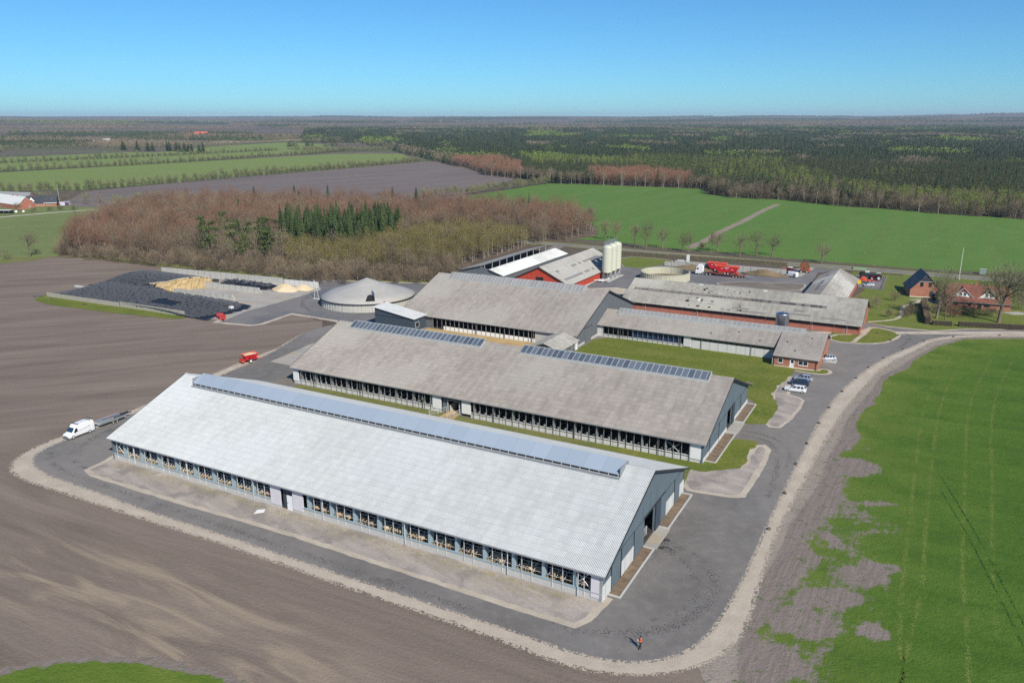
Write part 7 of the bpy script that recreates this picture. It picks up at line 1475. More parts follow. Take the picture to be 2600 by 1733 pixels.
def crown_pt(rg, CR, zc, zr, shell=.55):
    while 1:
        p = rg.uniform(-1, 1, 3); r = np.linalg.norm(p)
        if r < 1 and rg.random() < shell + (1 - shell) * r ** 2:
            lump = 1 + .16 * math.sin(4 * math.atan2(p[1], p[0]) + 3 * p[2])
            return np.array([p[0] * CR * lump, p[1] * CR * lump, zc + p[2] * zr])
def gen_bare(seed, H=13, CR=3.6, ntw=650, tw=(.9, 1.7), tww=.075, leaf=0, leafsz=.22, stems=1, base=.30, tr=.22, slim=False, nlimb=7, split=False):
    """bare or budding broadleaf: trunk, limbs, side limbs, twigs (material 1), leaves (material 2)"""
    rg = np.random.default_rng(seed); T = TB(); Wd = TB() if split else T
    zc, zr = H * (.5 + base / 2), H * (.5 - base / 2) * .98
    tips = []
    for s in range(stems):
        o = rg.normal(size=2) * (.5 if stems > 1 else 0); lean = rg.normal(size=2) * .05 * H * (2 if stems > 1 else .5)
        p0 = np.array([o[0], o[1], -.15]); p1 = np.array([o[0] + lean[0] * .4, o[1] + lean[1] * .4, H * base]); p2 = np.array([o[0] + lean[0], o[1] + lean[1], H * .86])
        r = tr / math.sqrt(stems); Wd.limb(p0, p1, r, r * .72, 0, 6); Wd.limb(p1, p2, r * .72, r * .15, 0, 5)
        for k in range(max(3, nlimb // stems)):
            t = rg.uniform(0, .75); st = p1 + (p2 - p1) * t; e = crown_pt(rg, CR, zc, zr, .2); e[2] = max(e[2], st[2] + .6)
            mid = st + (e - st) * .5 + np.array([0, 0, -.04 * H]); rr = r * (.5 - .35 * t); Wd.limb(st, mid, rr, rr * .65, 0); Wd.limb(mid, e, rr * .65, rr * .2, 0); tips += [(mid, e)]
            for j in range(3):
                u = rg.uniform(.2, .9); s2 = mid + (e - mid) * u; e2 = s2 + (crown_pt(rg, CR, zc, zr, .2) - s2) * .55; Wd.limb(s2, e2, rr * .35, rr * .1, 0, 3); tips.append((s2, e2))
    c = np.array([0, 0, zc - zr * .45])
    for k in range(ntw):
        if rg.random() < .35 and tips: a, b = tips[rg.integers(len(tips))]; p = a + (b - a) * rg.uniform(.2, 1) + rg.normal(size=3) * .3
        else: p = crown_pt(rg, CR, zc, zr, .35)
        d = (p - c); d /= np.linalg.norm(d) + 1e-9; d = d + np.array([0, 0, .55]) + rg.normal(size=3) * .38; d /= np.linalg.norm(d)
        T.twig(p - d * .4, d, rg.uniform(*tw), tww * rg.uniform(.7, 1.4), 1, rg)
    for k in range(leaf): T.leaf(crown_pt(rg, CR, zc, zr, .4), leafsz * rg.uniform(.6, 1.4), 2, rg)
    return (T.arr(), Wd.arr()) if split else T.arr()
def gen_spruce(seed, H=13.5, CR=3.3, tiers=16, nb=9, base=.05):
    rg = np.random.default_rng(seed); T = TB(); T.limb((0, 0, -.1), (0, 0, H * .9), .16, .03, 0, 5)
    for i in range(tiers):
        t = i / (tiers - 1); z = H * (base + (1 - base) * t); r = CR * (1 - t) ** .72 * rg.uniform(.82, 1.12) + .12
        a0 = rg.uniform(0, 6.28)
        for k in range(nb):
            a = a0 + 6.283 * k / nb + rg.normal() * .18; rr = r * rg.uniform(.7, 1.2); w = .36 * r + .18
            d = np.array([math.cos(a), math.sin(a), 0]); q = np.array([-math.sin(a), math.cos(a), 0])
            z1 = z + H * .055; m_ = d * rr * .6 + np.array([0, 0, z + H * .012]); e = d * rr + np.array([0, 0, z - H * .018 * rg.uniform(.4, 1.8)])
            T.tri(np.array([0, 0, z1 + .25]), m_ + q * w / 2, m_ - q * w / 2, 1); T.tri(m_ + q * w / 2, e, m_ - q * w / 2, 1)
    T.tri(np.array([-.12, 0, H * .95]), np.array([.12, 0, H * .95]), np.array([0, 0, H * 1.03]), 1)
    return T.arr()
def gen_pine(seed, H=14, CR=3.4, n=420):
    rg = np.random.default_rng(seed); T = TB(); T.limb((0, 0, -.1), (.2, .1, H * .85), .2, .06, 0, 6)
    for c in range(15):
        t = rg.uniform(.32, 1); z = H * t; R_ = CR * (1.15 - .75 * t); a = rg.uniform(0, 6.28); p = np.array([math.cos(a) * R_ * rg.uniform(.2, .9), math.sin(a) * R_ * rg.uniform(.2, .9), z])
        T.limb((.1, 0, z - 1.0), p, .07, .03, 0, 3); rad = np.array([1.35, 1.35, .6]) * rg.uniform(.75, 1.2)
        for k in range(n // 15): T.leaf(p + rg.normal(size=3) * rad * .5, rg.uniform(.22, .42), 1, rg)
    return T.arr()
def gen_lowpoly(seed, H, CR, kind, m0=0):
    rg = np.random.default_rng(seed); T = TB()
    if kind == 'con':
        for (z0, z1, r) in ((.06, .5, 1), (.28, .74, .78), (.52, 1.0, .52)):
            n = 7; a0 = rg.uniform(0, 6.28); ring = [np.array([CR * r * rg.uniform(.7, 1.2) * math.cos(a0 + 6.283 * k / n), CR * r * rg.uniform(.7, 1.2) * math.sin(a0 + 6.283 * k / n), H * z0 + rg.normal() * .35]) for k in range(n)]
            for k in range(n): T.tri(ring[k], ring[(k + 1) % n], np.array([rg.normal() * .15, rg.normal() * .15, H * z1]), m0)
    else:
        for k in range(46 if kind == 'lf' else 40):
            p = crown_pt(rg, CR, H * .62, H * .36, .25)
            if kind == 'lf': T.leaf(p, rg.uniform(.5, .95), m0, rg)
            else:
                d = p - np.array([0, 0, H * .3]); d /= np.linalg.norm(d); d = d + np.array([0, 0, .5]); d /= np.linalg.norm(d); T.twig(p - d, d, rg.uniform(1.6, 3.0), rg.uniform(.3, .6), m0, rg)
        T.limb((0, 0, 0), (0, 0, H * .6), .16, .05, m0, 3)
    return T.arr()
def mesh_from(name, arr, mats):
    V, Fc, Mi = arr; me = bpy.data.meshes.new(name); me.vertices.add(len(V)); me.vertices.foreach_set('co', V.astype(np.float32).ravel())
    me.loops.add(len(Fc) * 3); me.loops.foreach_set('vertex_index', Fc.ravel().astype(np.int32)); me.polygons.add(len(Fc))
    me.polygons.foreach_set('loop_start', np.arange(0, len(Fc) * 3, 3, dtype=np.int32)); me.polygons.foreach_set('material_index', Mi.astype(np.int32))
    for m in mats: me.materials.append(m)
    me.update(calc_edges=True); return me
def merge(variants, pl):
    """pl: rows x, y, z, scale, zscale, rot, variant"""
    Vs, Fs, Ms = [], [], []; off = 0; pl = np.asarray(pl, float)
    for k in range(len(variants)):
        q = pl[pl[:, 6].astype(int) == k]
        if not len(q): continue
        V, Fc, Mi = variants[k]; c, s = np.cos(q[:, 5])[:, None], np.sin(q[:, 5])[:, None]
        X = (V[None, :, 0] * c - V[None, :, 1] * s) * q[:, 3][:, None] + q[:, 0][:, None]; Y = (V[None, :, 0] * s + V[None, :, 1] * c) * q[:, 3][:, None] + q[:, 1][:, None]; Z = V[None, :, 2] * q[:, 4][:, None] + q[:, 2][:, None]
        n, nv = len(q), len(V); Vs.append(np.stack([X, Y, Z], -1).reshape(-1, 3)); Fs.append((Fc[None] + (np.arange(n) * nv)[:, None, None] + off).reshape(-1, 3)); Ms.append(np.tile(Mi, n)); off += n * nv
    return np.concatenate(Vs), np.concatenate(Fs), np.concatenate(Ms)
def stuff(name, arr, mats, label=None):
    o = bpy.data.objects.new(name, mesh_from(name, arr, mats)); COL.objects.link(o); o['kind'] = 'stuff'
    if label: o['label'] = label
    return o
def inside(P_, poly):
    P_ = np.asarray(P_); x, y = P_[:, 0], P_[:, 1]; r = np.zeros(len(P_), bool); n = len(poly); j = n - 1
    for i in range(n):
        xi, yi = poly[i]; xj, yj = poly[j]
        with np.errstate(divide='ignore', invalid='ignore'): r ^= ((yi > y) != (yj > y)) & (x < (xj - xi) * (y - yi) / (yj - yi) + xi)
        j = i
    return r
RG = np.random.default_rng(21)
def jgrid(x0, x1, y0, y1, s, j=.42):
    gx, gy = np.meshgrid(np.arange(x0, x1, s), np.arange(y0, y1, s)); p = np.stack([gx.ravel(), gy.ravel()], -1); return p + RG.uniform(-j, j, p.shape) * s
def along(line, step, jit=.8):
    out = []; carry = 0
    for a, b in zip(line[:-1], line[1:]):
        a, b = Vector(a), Vector(b); L = (b - a).length; t = carry
        while t < L: q = a.lerp(b, t / L); out.append((q.x + RG.uniform(-jit, jit), q.y + RG.uniform(-jit, jit))); t += step * RG.uniform(.75, 1.25)
        carry = t - L
    return np.array(out)
# ------------------------------------------------------------------ the wood behind the farm
GROVE = [(-204,361),(-221,397),(-243,460),(-252,540),(-221.7,570),(-145.7,560),(-82.8,548),(-22.0,528),(20.4,503),(47,465),(44.0,430),(27.4,405),(8.3,391.0),(-14.5,349),(-22.8,327),(-33,305),(-72.3,304),(-109.5,324),(-148.3,338),(-177.2,352)]
Z_SPR = [(-110.0,374),(-84.8,364),(-70,374),(-55,400.4),(-60,426),(-91.2,422),(-118,411)]
Z_BIR = [(-90,318),(-108,372),(-83,360),(-54,400),(-49.2,418),(-17.5,421),(8.6,404),(8.3,389.0),(-14.5,346.6),(-20.8,323.6),(-33,312),(-72.7,312)]
Z_SHR = [(-150,331),(-108.8,316),(-71.9,294),(-29.0,296),(-20,324),(-26,334),(-36,322),(-76.0,317),(-113,340),(-146,356)]
Z_PIN = [(-140,344),(-157.2,383),(-145.7,408),(-113.0,390),(-97,345),(-112,332)]
Z_RED = [(-206,358),(-226,398),(-250,465),(-258,560),(-60,560),(-60,470),(-140,455),(-158,408),(-158,380),(-148,334),(-177,346)]
variants = dict(
 beech=([gen_bare(i, 13.5, 4.2, 540, (.9, 1.7), .08, stems=1 + i % 2, base=.2, tr=.27, nlimb=9) for i in range(6)], [M_BARK, M_TW_RED]),
 oak=([gen_bare(20 + i, 13.0, 4.5, 480, (.9, 1.8), .08, stems=1 + i % 2, base=.2, tr=.30, nlimb=10) for i in range(5)], [M_BARK, M_TW_BRN]),
 birch=([gen_bare(40 + i, 9.2, 2.3, 330, (.7, 1.3), .065, 230, .15, base=.22, tr=.10, nlimb=6) for i in range(5)], [M_BIRCHBARK, M_LF_OL, M_LF_Y]),
 bush=([gen_bare(60 + i, 6.2, 2.7, 520, (.7, 1.4), .075, stems=4, base=.06, tr=.16, nlimb=12) for i in range(5)], [M_BARK, M_TW_BRN]),
 spruce=([gen_spruce(80 + i) for i in range(5)], [M_BARK, M_NEEDLE]),
 pine=([gen_pine(100 + i, 13.5, 3.8, 620) for i in range(3)], [M_BARK, M_PINE]))
spec = dict(
 beech=('beech_tree', 'bare beech with reddish brown twigs in the wood behind the silage clamp', 'tree', 'bare reddish beeches in the wood behind the farm'),
 oak=('oak_tree', 'bare grey brown oak in the wood behind the farm', 'tree', 'bare grey brown oaks in the wood'),
 birch=('birch_tree', 'slim young birch with yellow green new leaves in the middle of the wood', 'tree', 'young birches leafing out in the wood'),
 bush=('alder_bush', 'bushy bare brown shrub along the front edge of the wood', 'shrub', 'bare shrubs along the wood edge'),
 spruce=('spruce_tree', 'dark green spruce in the dense block inside the wood', 'tree', 'dark spruces planted inside the wood'),
 pine=('pine_tree', 'dark bluish pine among bare trees on the left of the wood', 'tree', 'pines among the bare trees'))
def plant(kind, rows, cap=300, restname=None, sp=None):
    """nearest rows as objects of their own, the rest as one mass"""
    vs, mats = variants[kind]; nm, lab, cat, grp = sp or spec[kind]
    rows = sorted(rows, key=lambda r: r[0] ** 2 + r[1] ** 2); mss = [mesh_from(nm, a, mats) for a in vs]
    for x, y, z, s, zs, ro, k in rows[:cap]:
        o = bpy.data.objects.new(nm, mss[int(k)]); COL.objects.link(o); o.location = (x, y, z); o.scale = (s, s, zs); o.rotation_euler = (0, 0, ro); tag(o, lab, cat, grp)
    if len(rows) > cap: stuff(restname, merge(vs, rows[cap:]), mats)
def rows_for(P_, kind, s0, s1, zk=(.9, 1.15)):
    n = len(variants[kind][0]); return [(x, y, 0, s, s * RG.uniform(*zk), RG.uniform(0, 6.28), RG.integers(n)) for (x, y) in P_ for s in [RG.uniform(s0, s1)]]
p = jgrid(-270, 60, 280, 590, 6.0); p = p[inside(p, GROVE) | inside(p, Z_SHR)]
iS, iB, iH, iP, iR = inside(p, Z_SPR), inside(p, Z_BIR), inside(p, Z_SHR), inside(p, Z_PIN), inside(p, Z_RED)
u = RG.random(len(p)); back = p[:, 1] > 415 + RG.normal(size=len(p)) * 18
k_spr = iS & ~iH; k_bush = iH & ~k_spr & (u < .9); k_bir = iB & ~iS & ~iH & (u < .94)
k_pin = iP & ~iS & ~iH & (u < .40); rest = ~(k_spr | k_bush | k_bir | k_pin)
k_red = rest & (iR | back) & (u < .60); k_oak = rest & ~k_red & (u < .97)
p2 = jgrid(-122, -50, 356, 430, 3.7); p2 = p2[inside(p2, Z_SPR)]
plant('spruce', rows_for(p2, 'spruce', .85, 1.2, (.9, 1.3)) + rows_for(np.array([(-179,560),(-150,556),(-146,552),(-138,554),(-126,552),(-80,540),(-63,530),(11,512),(-160,470),(-128,372)]), 'spruce', 1.0, 1.25))
plant('pine', rows_for(p[k_pin], 'pine', .8, 1.2)); plant('beech', rows_for(p[k_red], 'beech', .72, 1.22), 300, 'bare_beech_wood'); plant('oak', rows_for(p[k_oak], 'oak', .75, 1.12), 300, 'bare_oak_wood')
pb = jgrid(-115, 15, 300, 425, 3.9); jb = inside(pb, Z_BIR) & ~inside(pb, Z_SPR) & ~inside(pb, Z_SHR)
plant('birch', rows_for(pb[jb], 'birch', .75, 1.2, (.8, 1.25)), 300, 'birch_thicket')
pbs = jgrid(-155, -15, 290, 360, 4.6); pbs = np.concatenate([pbs[inside(pbs, Z_SHR)], along([(-150,334),(-177,348),(-205,360),(-222,398),(-243,460)], 3.4, 1.5)]); plant('bush', rows_for(pbs, 'bush', .65, 1.2), 300, 'shrub_thicket')
# ------------------------------------------------------------------ hedgerows across the left fields
variants['hedge'] = ([gen_bare(120 + i, 7.6, 2.6, 330, (.9, 1.8), .12, 60, .28, stems=2, base=.08, tr=.15, nlimb=10) for i in range(4)], [M_BARK, M_TW_GRN, M_LF_Y])
HR = [[(-470,650),(-442.5,697.8),(-376.4,715.5),(-319.5,819.0),(-220.8,1016.0),(-134.8,1196.1)], [(-630,930),(-602.8,956.5),(-506.0,1125.8),(-350.2,1484.3),(-321.2,1605.5)], [(-743.7,1125.8),(-721.5,1148.3),(-631.8,1304.5),(-459.5,1599.4)]]
hn = ['row between the far ploughed field and the meadow', 'middle row across the left meadows', 'uppermost row across the left meadows']
cnt = [88, 88, 80]
for hl, nm, st in zip(HR, hn, (6.9, 9.2, 9.6)):
    P_ = along(hl, st); plant('hedge', [(x, y, ter(x, y), s, s * RG.uniform(.85, 1.3), RG.uniform(0, 6), RG.integers(4)) for x, y in P_ for s in [RG.uniform(.85, 1.35)]], 96, 'hedge_rest', ('hedgerow_tree', 'budding hedge tree in the ' + nm, 'tree', 'hedge trees in the ' + nm))
und = [(x, y, ter(x, y) - .2, s, s * .8, RG.uniform(0, 6), RG.integers(4)) for hl in HR for x, y in along(hl, 3.6, 1.6) for s in [RG.uniform(.6, .95)]]
stuff('hedgerow_undergrowth', merge(variants['hedge'][0], und), variants['hedge'][1])
P_ = np.concatenate([along([(-36.4,664.7),(-22.0,698.0),(3.5,728.3),(20.2,761.2),(35.5,782.5)], 4.5), along([(-70,640),(-36,664)], 5)])
plant('hedge', rows_for(P_, 'hedge', .8, 1.2), 300, 'hedge_rest', ('field_corner_tree', 'budding tree in the short hedge between the ploughed field and the large green field', 'tree', 'trees of the short hedge at the large green field'))
far_thicket = [(x, y, ter(x, y), s, s * .9, RG.uniform(0, 6), RG.integers(4)) for ln, st in (([(-1050,1500),(-934,1492),(-986,1577),(-855,1648),(-773,1741),(-690,1830)], 6), ([(-800,1600),(-700,1900),(-600,2150)], 9), ([(-560,1990),(-470,2010)], 7), ([(-420,1600),(-300,1580),(-250,1610)], 4), ([(-430,1625),(-290,1605),(-240,1640)], 4), ([(-288.4,575),(-277,590),(-259,600),(-238,604),(-220,600)], 5)) for x, y in along(ln, st, 4) for s in [RG.uniform(.8, 1.5)]]
stuff('scrub_belt', merge(variants['hedge'][0], far_thicket), variants['hedge'][1])
# far conifer groups on the left: each tree counted
far_c = [(-764.4,1608.5),(-757,1600),(-721.2,1576.6),(-695.4,1563.9),(-689,1570),(-659.5,1566.6),(-652,1560),(-640,1562),(-623.7,1535.8),(-616,1540),(-607.6,1536.9),(-600,1533),(-574.8,1502.7),(-568,1505)]
plant('spruce', [(x, y, ter(x, y), 2.3 * RG.uniform(.8, 1.25), 1.3 * RG.uniform(.75, 1.15), RG.uniform(0, 6), RG.integers(5)) for x, y in far_c], 300, None, ('spruce_tree', 'tall dark conifer in the loose row standing on the left meadows', 'tree', 'loose row of conifers on the left meadows'))
P_ = np.array([(x + RG.uniform(-10, 10), y + RG.uniform(-14, 14)) for a, n in (((-445,1662), 6), ((-410,1676), 7), ((-372,1668), 3), ((-362,1690), 4)) for x, y in [a] * n])
plant('pine', [(x, y, ter(x, y), 1.1, 1.0 * RG.uniform(.9, 1.3), RG.uniform(0, 6), RG.integers(3)) for x, y in P_], 300, None, ('pine_tree', 'small pine in the clump at the far end of the left meadows', 'tree', 'pines at the far end of the left meadows'))
# ------------------------------------------------------------------ the large forest
EDGE = [(-517.6,2022.8),(-460.7,1994.7),(-375.9,1998.8),(-317.6,1825.4),(-234.8,1612.6),(-144.8,1315.5),(-110.2,1204.4),(-82.6,1110.4),(-57.3,1055.4),(-29.7,908.7),(13.7,842),(35.8,793),(44.0,787),(79.7,775),(117.7,754),(154.3,737),(174.0,722),(164,668),(181,643),(215,626),(237,582),(264,562),(284,533),(322,503),(333,494),(430,425),(560,420)]
FOREST = EDGE + [(900, 700), (2400, 2000), (2900, 3300), (1500, 3700), (0, 3700), (-900, 3600)]
lp = {k: [gen_lowpoly(200 + 10 * j + i, h, c, kd) for i in range(4)] for j, (k, h, c, kd) in enumerate((('con', 15, 4.0, 'con'), ('larch', 14, 3.0, 'lf'), ('bare', 14.5, 4.4, 'bare')))}
hi = dict(con=[gen_spruce(300 + i, 15.5, 3.8, 12, 8, .08) for i in range(4)], larch=[gen_bare(320 + i, 13, 2.4, 150, (.7, 1.5), .12, 330, .24, base=.1, tr=.12, nlimb=5) for i in range(4)], bare=[gen_bare(340 + i, 14, 4.0, 420, (1, 2), .13, base=.28, nlimb=8) for i in range(4)], pine=[gen_pine(360 + i, 16, 3.6, 330) for i in range(3)])
pts = []; r0 = 480.0
while r0 < 3650:
    s = max(5.2, r0 * .0064); na_ = int(1.75 * r0 / s)
    a = np.linspace(-.32, 1.05, max(4, int(1.37 * r0 / s))) + RG.uniform(-.4, .4, max(4, int(1.37 * r0 / s))) * s / r0; rr = r0 + RG.uniform(-.4, .4, len(a)) * s
    pts.append(np.stack([rr * np.sin(a), rr * np.cos(a), np.full(len(a), s)], -1)); r0 += s * .92
pts = np.concatenate(pts); pts = pts[inside(pts, FOREST)]
x, y, sz = pts[:, 0], pts[:, 1], pts[:, 2]; rad = np.hypot(x, y)
from mathutils import noise as mn
nz = np.array([mn.noise((a * .0045, b * .0028, 3.1)) for a, b in zip(x, y)]); nz2 = np.array([mn.noise((a * .011 + 9, b * .007, 7.7)) for a, b in zip(x, y)]); uu = RG.random(len(x))
# distance from the field edge decides the bare fringe
def edist(x, y):
    d = np.full(len(x), 1e9)
    for (ax, ay), (bx, by) in zip(EDGE[:-1], EDGE[1:]):
        vx, vy = bx - ax, by - ay; t = np.clip(((x - ax) * vx + (y - ay) * vy) / (vx * vx + vy * vy), 0, 1); d = np.minimum(d, np.hypot(x - ax - t * vx, y - ay - t * vy))
    return d
ed = edist(x, y)
Z1 = [(60.8,1262),(10,1240),(30,1000),(77,974),(141.8,950),(170,960),(165,1085),(90,1200)]; Z2 = [(262,1116),(345,1080),(300,760),(238.9,690),(180,745)]; Z3 = [(333,1245),(420,1245),(420,1290),(340,1290)]
Z4 = [(225,735),(282,690),(300,625),(330,600),(370,590),(350,530),(303,505),(286,545),(255,600),(226,650)]; ZB = [(78,860),(148,880),(170,770),(158,734),(80,772)]; ZP = [(150,1080),(260,1060),(240,830),(170,800),(130,900)]; ZL = [(-100,1300),(-40,1260),(10,1200),(-30,1130),(-90,1180)]
ZBB = [(-86,1169),(-37,1212),(12,993),(9,850),(-18,850),(-66,1000)]
larch = inside(pts, Z1) & (uu < .93) | inside(pts, Z2) & (uu < .62) | inside(pts, Z3) & (uu < .9) | inside(pts, Z4) & (uu < .55) | inside(pts, ZL) & (uu < .5) | ((nz > .40) & (rad > 1150)) & (uu < .8) | (nz2 > .5) & (uu < .6)
pine = inside(pts, ZP) & (uu < .7) & ~larch
bare = (((ed < 20) & (uu < .5)) | inside(pts, ZB) & (uu < .93) | (inside(pts, ZBB) & (uu < .85)) | inside(pts, Z4) & (uu > .6) & (uu < .92) | ((nz2 < -.42) & (uu < .75)) | ((rad > 2300) & (nz < -.30) & (uu < .7))) & ~larch & ~pine
con = ~(larch | pine | bare)
near = (rad < 1180)
zz = np.array([ter(a, b) for a, b in zip(x, y)])
def rowset(mask, n, base_s=1.0, hs=(.75, 1.15)):
    q = np.where(mask)[0]; s = np.maximum(1, sz[q] / 6.4) ** .85 * base_s * RG.uniform(.85, 1.15, len(q)); h = RG.uniform(*hs, len(q)) * (1 + .12 * nz2[q])
    return np.stack([x[q], y[q], zz[q] - .2, s, h, RG.uniform(0, 6.28, len(q)), RG.integers(0, n, len(q))], -1)
rp = RG.random(len(x)) < (.34 + .25 * nz2); stuff('conifer_forest', merge(hi['con'], rowset(con & near & ~rp, 4, 1.0, (.55, 1.15))), [M_BARK, M_NEEDLE_F]); stuff('conifer_forest_beyond', merge(lp['con'], rowset(con & ~near & ~rp, 4, 1.05, (.6, 1.1))), [M_NEEDLE_F])
stuff('pine_forest', merge(hi['pine'], rowset(con & near & rp, 3, 1.0, (.65, 1.0))), [M_BARK, M_PINE_F]); stuff('pine_forest_beyond', merge(lp['larch'], rowset(con & ~near & rp, 4, 1.15, (.8, 1.1))), [M_PINE_F])
stuff('larch_wood', merge(hi['larch'], rowset(larch & near, 4)), [M_BIRCHBARK, M_LF_OL, M_LF_L]); stuff('larch_wood_beyond', merge(lp['larch'], rowset(larch & ~near, 4)), [M_LF_L])
rd = inside(pts, ZB) | inside(pts, ZBB); stuff('bare_wood', merge(hi['bare'], rowset(bare & near & rd, 4)), [M_BARK, M_TW_RED]); stuff('bare_wood_edge', merge(hi['bare'], rowset(bare & near & ~rd, 4, .9, (.6, 1.0))), [M_BARK, M_TW_BRN]); stuff('bare_wood_beyond', merge(lp['bare'], rowset(bare & ~near, 4)), [M_TW_BRN])
if pine.any(): stuff('pine_wood', merge(hi['pine'], rowset(pine, 3)), [M_BARK, M_PINE])
sheet('forest_floor', [(a, b) for a, b in EDGE if math.hypot(a, b) < 1480] + [(700, 700), (900, 1100), (0, 1450), (-170, 1440)], P('forest_litter', (.085, .06, .04), .95, var=.3, scale=.1), .07)
# trees one can tell apart along the forest edge
fe = along([(-30,905),(13.7,838),(35.8,788),(44.0,782.5),(79.7,770),(117.7,749.5),(154.3,732.5),(171,718)], 15, 2.5); fe2 = along([(176,640),(213,621),(235,577.5),(262,557.5),(282,528),(320,499),(336,489),(380,455)], 12, 2.5)
variants['edge'] = ([gen_bare(400 + i, 13, 3.4, 420, (1, 2), .11, base=.33, nlimb=8, tr=.2) for i in range(4)], [M_BIRCHBARK, M_TW_BRN])
plant('edge', rows_for(fe, 'edge', .85, 1.25), 300, None, ('forest_edge_tree', 'pale stemmed bare tree on the forest edge beyond the far end of the green field', 'tree', 'pale stemmed trees at the far end of the green field'))
plant('edge', rows_for(fe2, 'edge', .7, 1.05), 300, None, ('forest_edge_tree', 'pale stemmed bare tree on the forest edge along the right side of the green field', 'tree', 'pale stemmed trees along the right side of the green field'))
plant('bush', rows_for(along([(176,641),(213,622),(235,579),(262,559),(282,529),(320,500),(336,490),(420,432)], 4.6, 2.2), 'bush', .9, 1.5), 300, None, ('thorn_bush', 'dark bare bush at the foot of the forest edge along the green field', 'shrub', 'bushes at the foot of the forest edge'))
# ------------------------------------------------------------------ far country: woods and belts as masses
far_rows = dict(con=[], bare=[], larch=[])
def patch(cx, cy, w, d, ang, kind, step):
    n1, n2 = max(1, int(w / step)), max(1, int(d / step)); c, s = math.cos(ang), math.sin(ang)
    for i in range(n1):
        for j in range(n2):
            a, b = (i + RG.uniform(.1, .9)) * step - w / 2, (j + RG.uniform(.1, .9)) * step - d / 2; X, Y = cx + a * c - b * s, cy + a * s + b * c
            if inside([(X, Y)], FOREST)[0] and math.hypot(X, Y) < 3500: continue
            k = step / 6.5; far_rows[kind].append((X, Y, ter(X, Y) - .3, max(1, k) ** .9 * RG.uniform(.8, 1.2), RG.uniform(.65, 1.05), RG.uniform(0, 6), RG.integers(4)))
patch(-1010, 1760, 190, 150, .75, 'con', 7); patch(-960, 1700, 60, 60, .75, 'con', 7); patch(-1080, 2460, 120, 60, 0, 'con', 8); patch(-895, 2570, 110, 60, 0, 'con', 8); patch(-1290, 2290, 70, 60, 0, 'con', 8); patch(-1090, 1995, 50, 40, .6, 'con', 8); patch(-980, 2600, 150, 50, 0, 'bare', 9)
for i in range(300):
    r = 1750 + 11500 * RG.random() ** 1.25; a = RG.uniform(-.85, .95)
    cx, cy = r * math.sin(a), r * math.cos(a)
    if -.72 < a < -.2 and r < 2050: continue
    kd = RG.choice(['con', 'con', 'con', 'bare', 'bare', 'bare', 'bare', 'bare', 'bare', 'larch'] if a < .1 else ['con', 'con', 'con', 'con', 'bare', 'bare', 'bare', 'larch']); k = 1 + r / 4500
    patch(cx, cy, RG.uniform(120, 520) * k, RG.uniform(25, 170) * k, RG.normal() * .3, kd, max(12, r * .0066))
for i in range(110):                                    # shelter belts
    r = 1800 + 6500 * RG.random() ** 1.3; a = RG.uniform(-.8, .75); patch(r * math.sin(a), r * math.cos(a), RG.uniform(200, 700), 8, .25 + RG.normal() * .2, 'bare', max(8, r * .005))
stuff('far_conifers', merge(lp['con'], far_rows['con']), [M_NEEDLE_F]); stuff('far_bare_woods', merge(lp['bare'], far_rows['bare']), [M_TW_BRN]); stuff('far_green_woods', merge(lp['larch'], far_rows['larch']), [M_LF_L])
# ------------------------------------------------------------------ single trees
def solo(name, label, x, y, seed, H, CR, ntw, mats=None, base=.3, tr=.25, stems=1, tw=(.9, 1.7), tww=.07, leaf=0, rot=0, shear=(0, 0), cat='tree', group=None, nl=9):
    cr, wd = gen_bare(seed, H, CR, ntw, tw, tww, leaf, .2, stems, base, tr, nlimb=nl, split=True); o = empty(name, (x, y, .03), rot, label, cat, group)
    for nm, a, sl in (('trunk', wd, 0), ('crown', cr, 1)):
        V, Fc, Mi = a; V = V.copy(); k = np.clip((V[:, 2] - H * .2) / H, 0, 1); V[:, 0] += shear[0] * k * H; V[:, 1] += shear[1] * k * H
        q = bpy.data.objects.new(nm, mesh_from(nm, (V, Fc, Mi * 0 if nm == 'trunk' else np.maximum(Mi - 1, 0)), [M_BARK] if nm == 'trunk' else (mats or [M_TW_BRN, M_LF_Y]))); COL.objects.link(q); q.parent = o
    return o
rt = [(59.7,386.1,10,3.2),(64.3,380.9,12.5,3.4),(72.7,383.4,8.6,3.2),(80.5,373.3,7.6,2.2),(82.7,370.8,8.6,1.9),(89.4,373.3,3.6,1.6),(94.1,373.3,8.0,1.7),(96.9,373.3,8.6,3.6),(103.4,359.0,9.6,4.0),(110.8,359.0,10,4.2),(119.0,361.3,8.8,3.6),(134.0,341.5,7.6,3.2),(48.4,411.3,9,3.6),(54.0,414.3,8,3.0)]
wh = ['bare roadside tree right of the silo tops, left one of a pair', 'tallest bare roadside tree right of the silos', 'spreading bare roadside tree above the open round tank', 'slim bare tree above the grey block stack, left of a pale stem', 'slim pale stemmed birch above the grey block stack', 'small young tree between the pale birches at the road hedge', 'thin pale birch beside the rutted field track', 'crooked bare tree at the foot of the rutted field track', 'dense bare roadside tree above the red feed wagons, left of two', 'wide bare roadside tree above the muck heap', 'bare roadside tree left of the tall hose reel', 'leaning bare tree alone beside the road junction', 'bare tree directly behind the silos, left one', 'bare tree directly behind the silos, right one']
for i, ((x, y, H, CR), l) in enumerate(zip(rt, wh)): solo('roadside_tree', l, x, y, 500 + i, H * 1.2, CR * 1.1, int(240 + CR * 70), [M_TW_BRN], .26, .34 if CR > 2.5 else .2, 1, (.9, 1.8), .08, shear=(.12, .05) if i == 11 else (.02, 0))
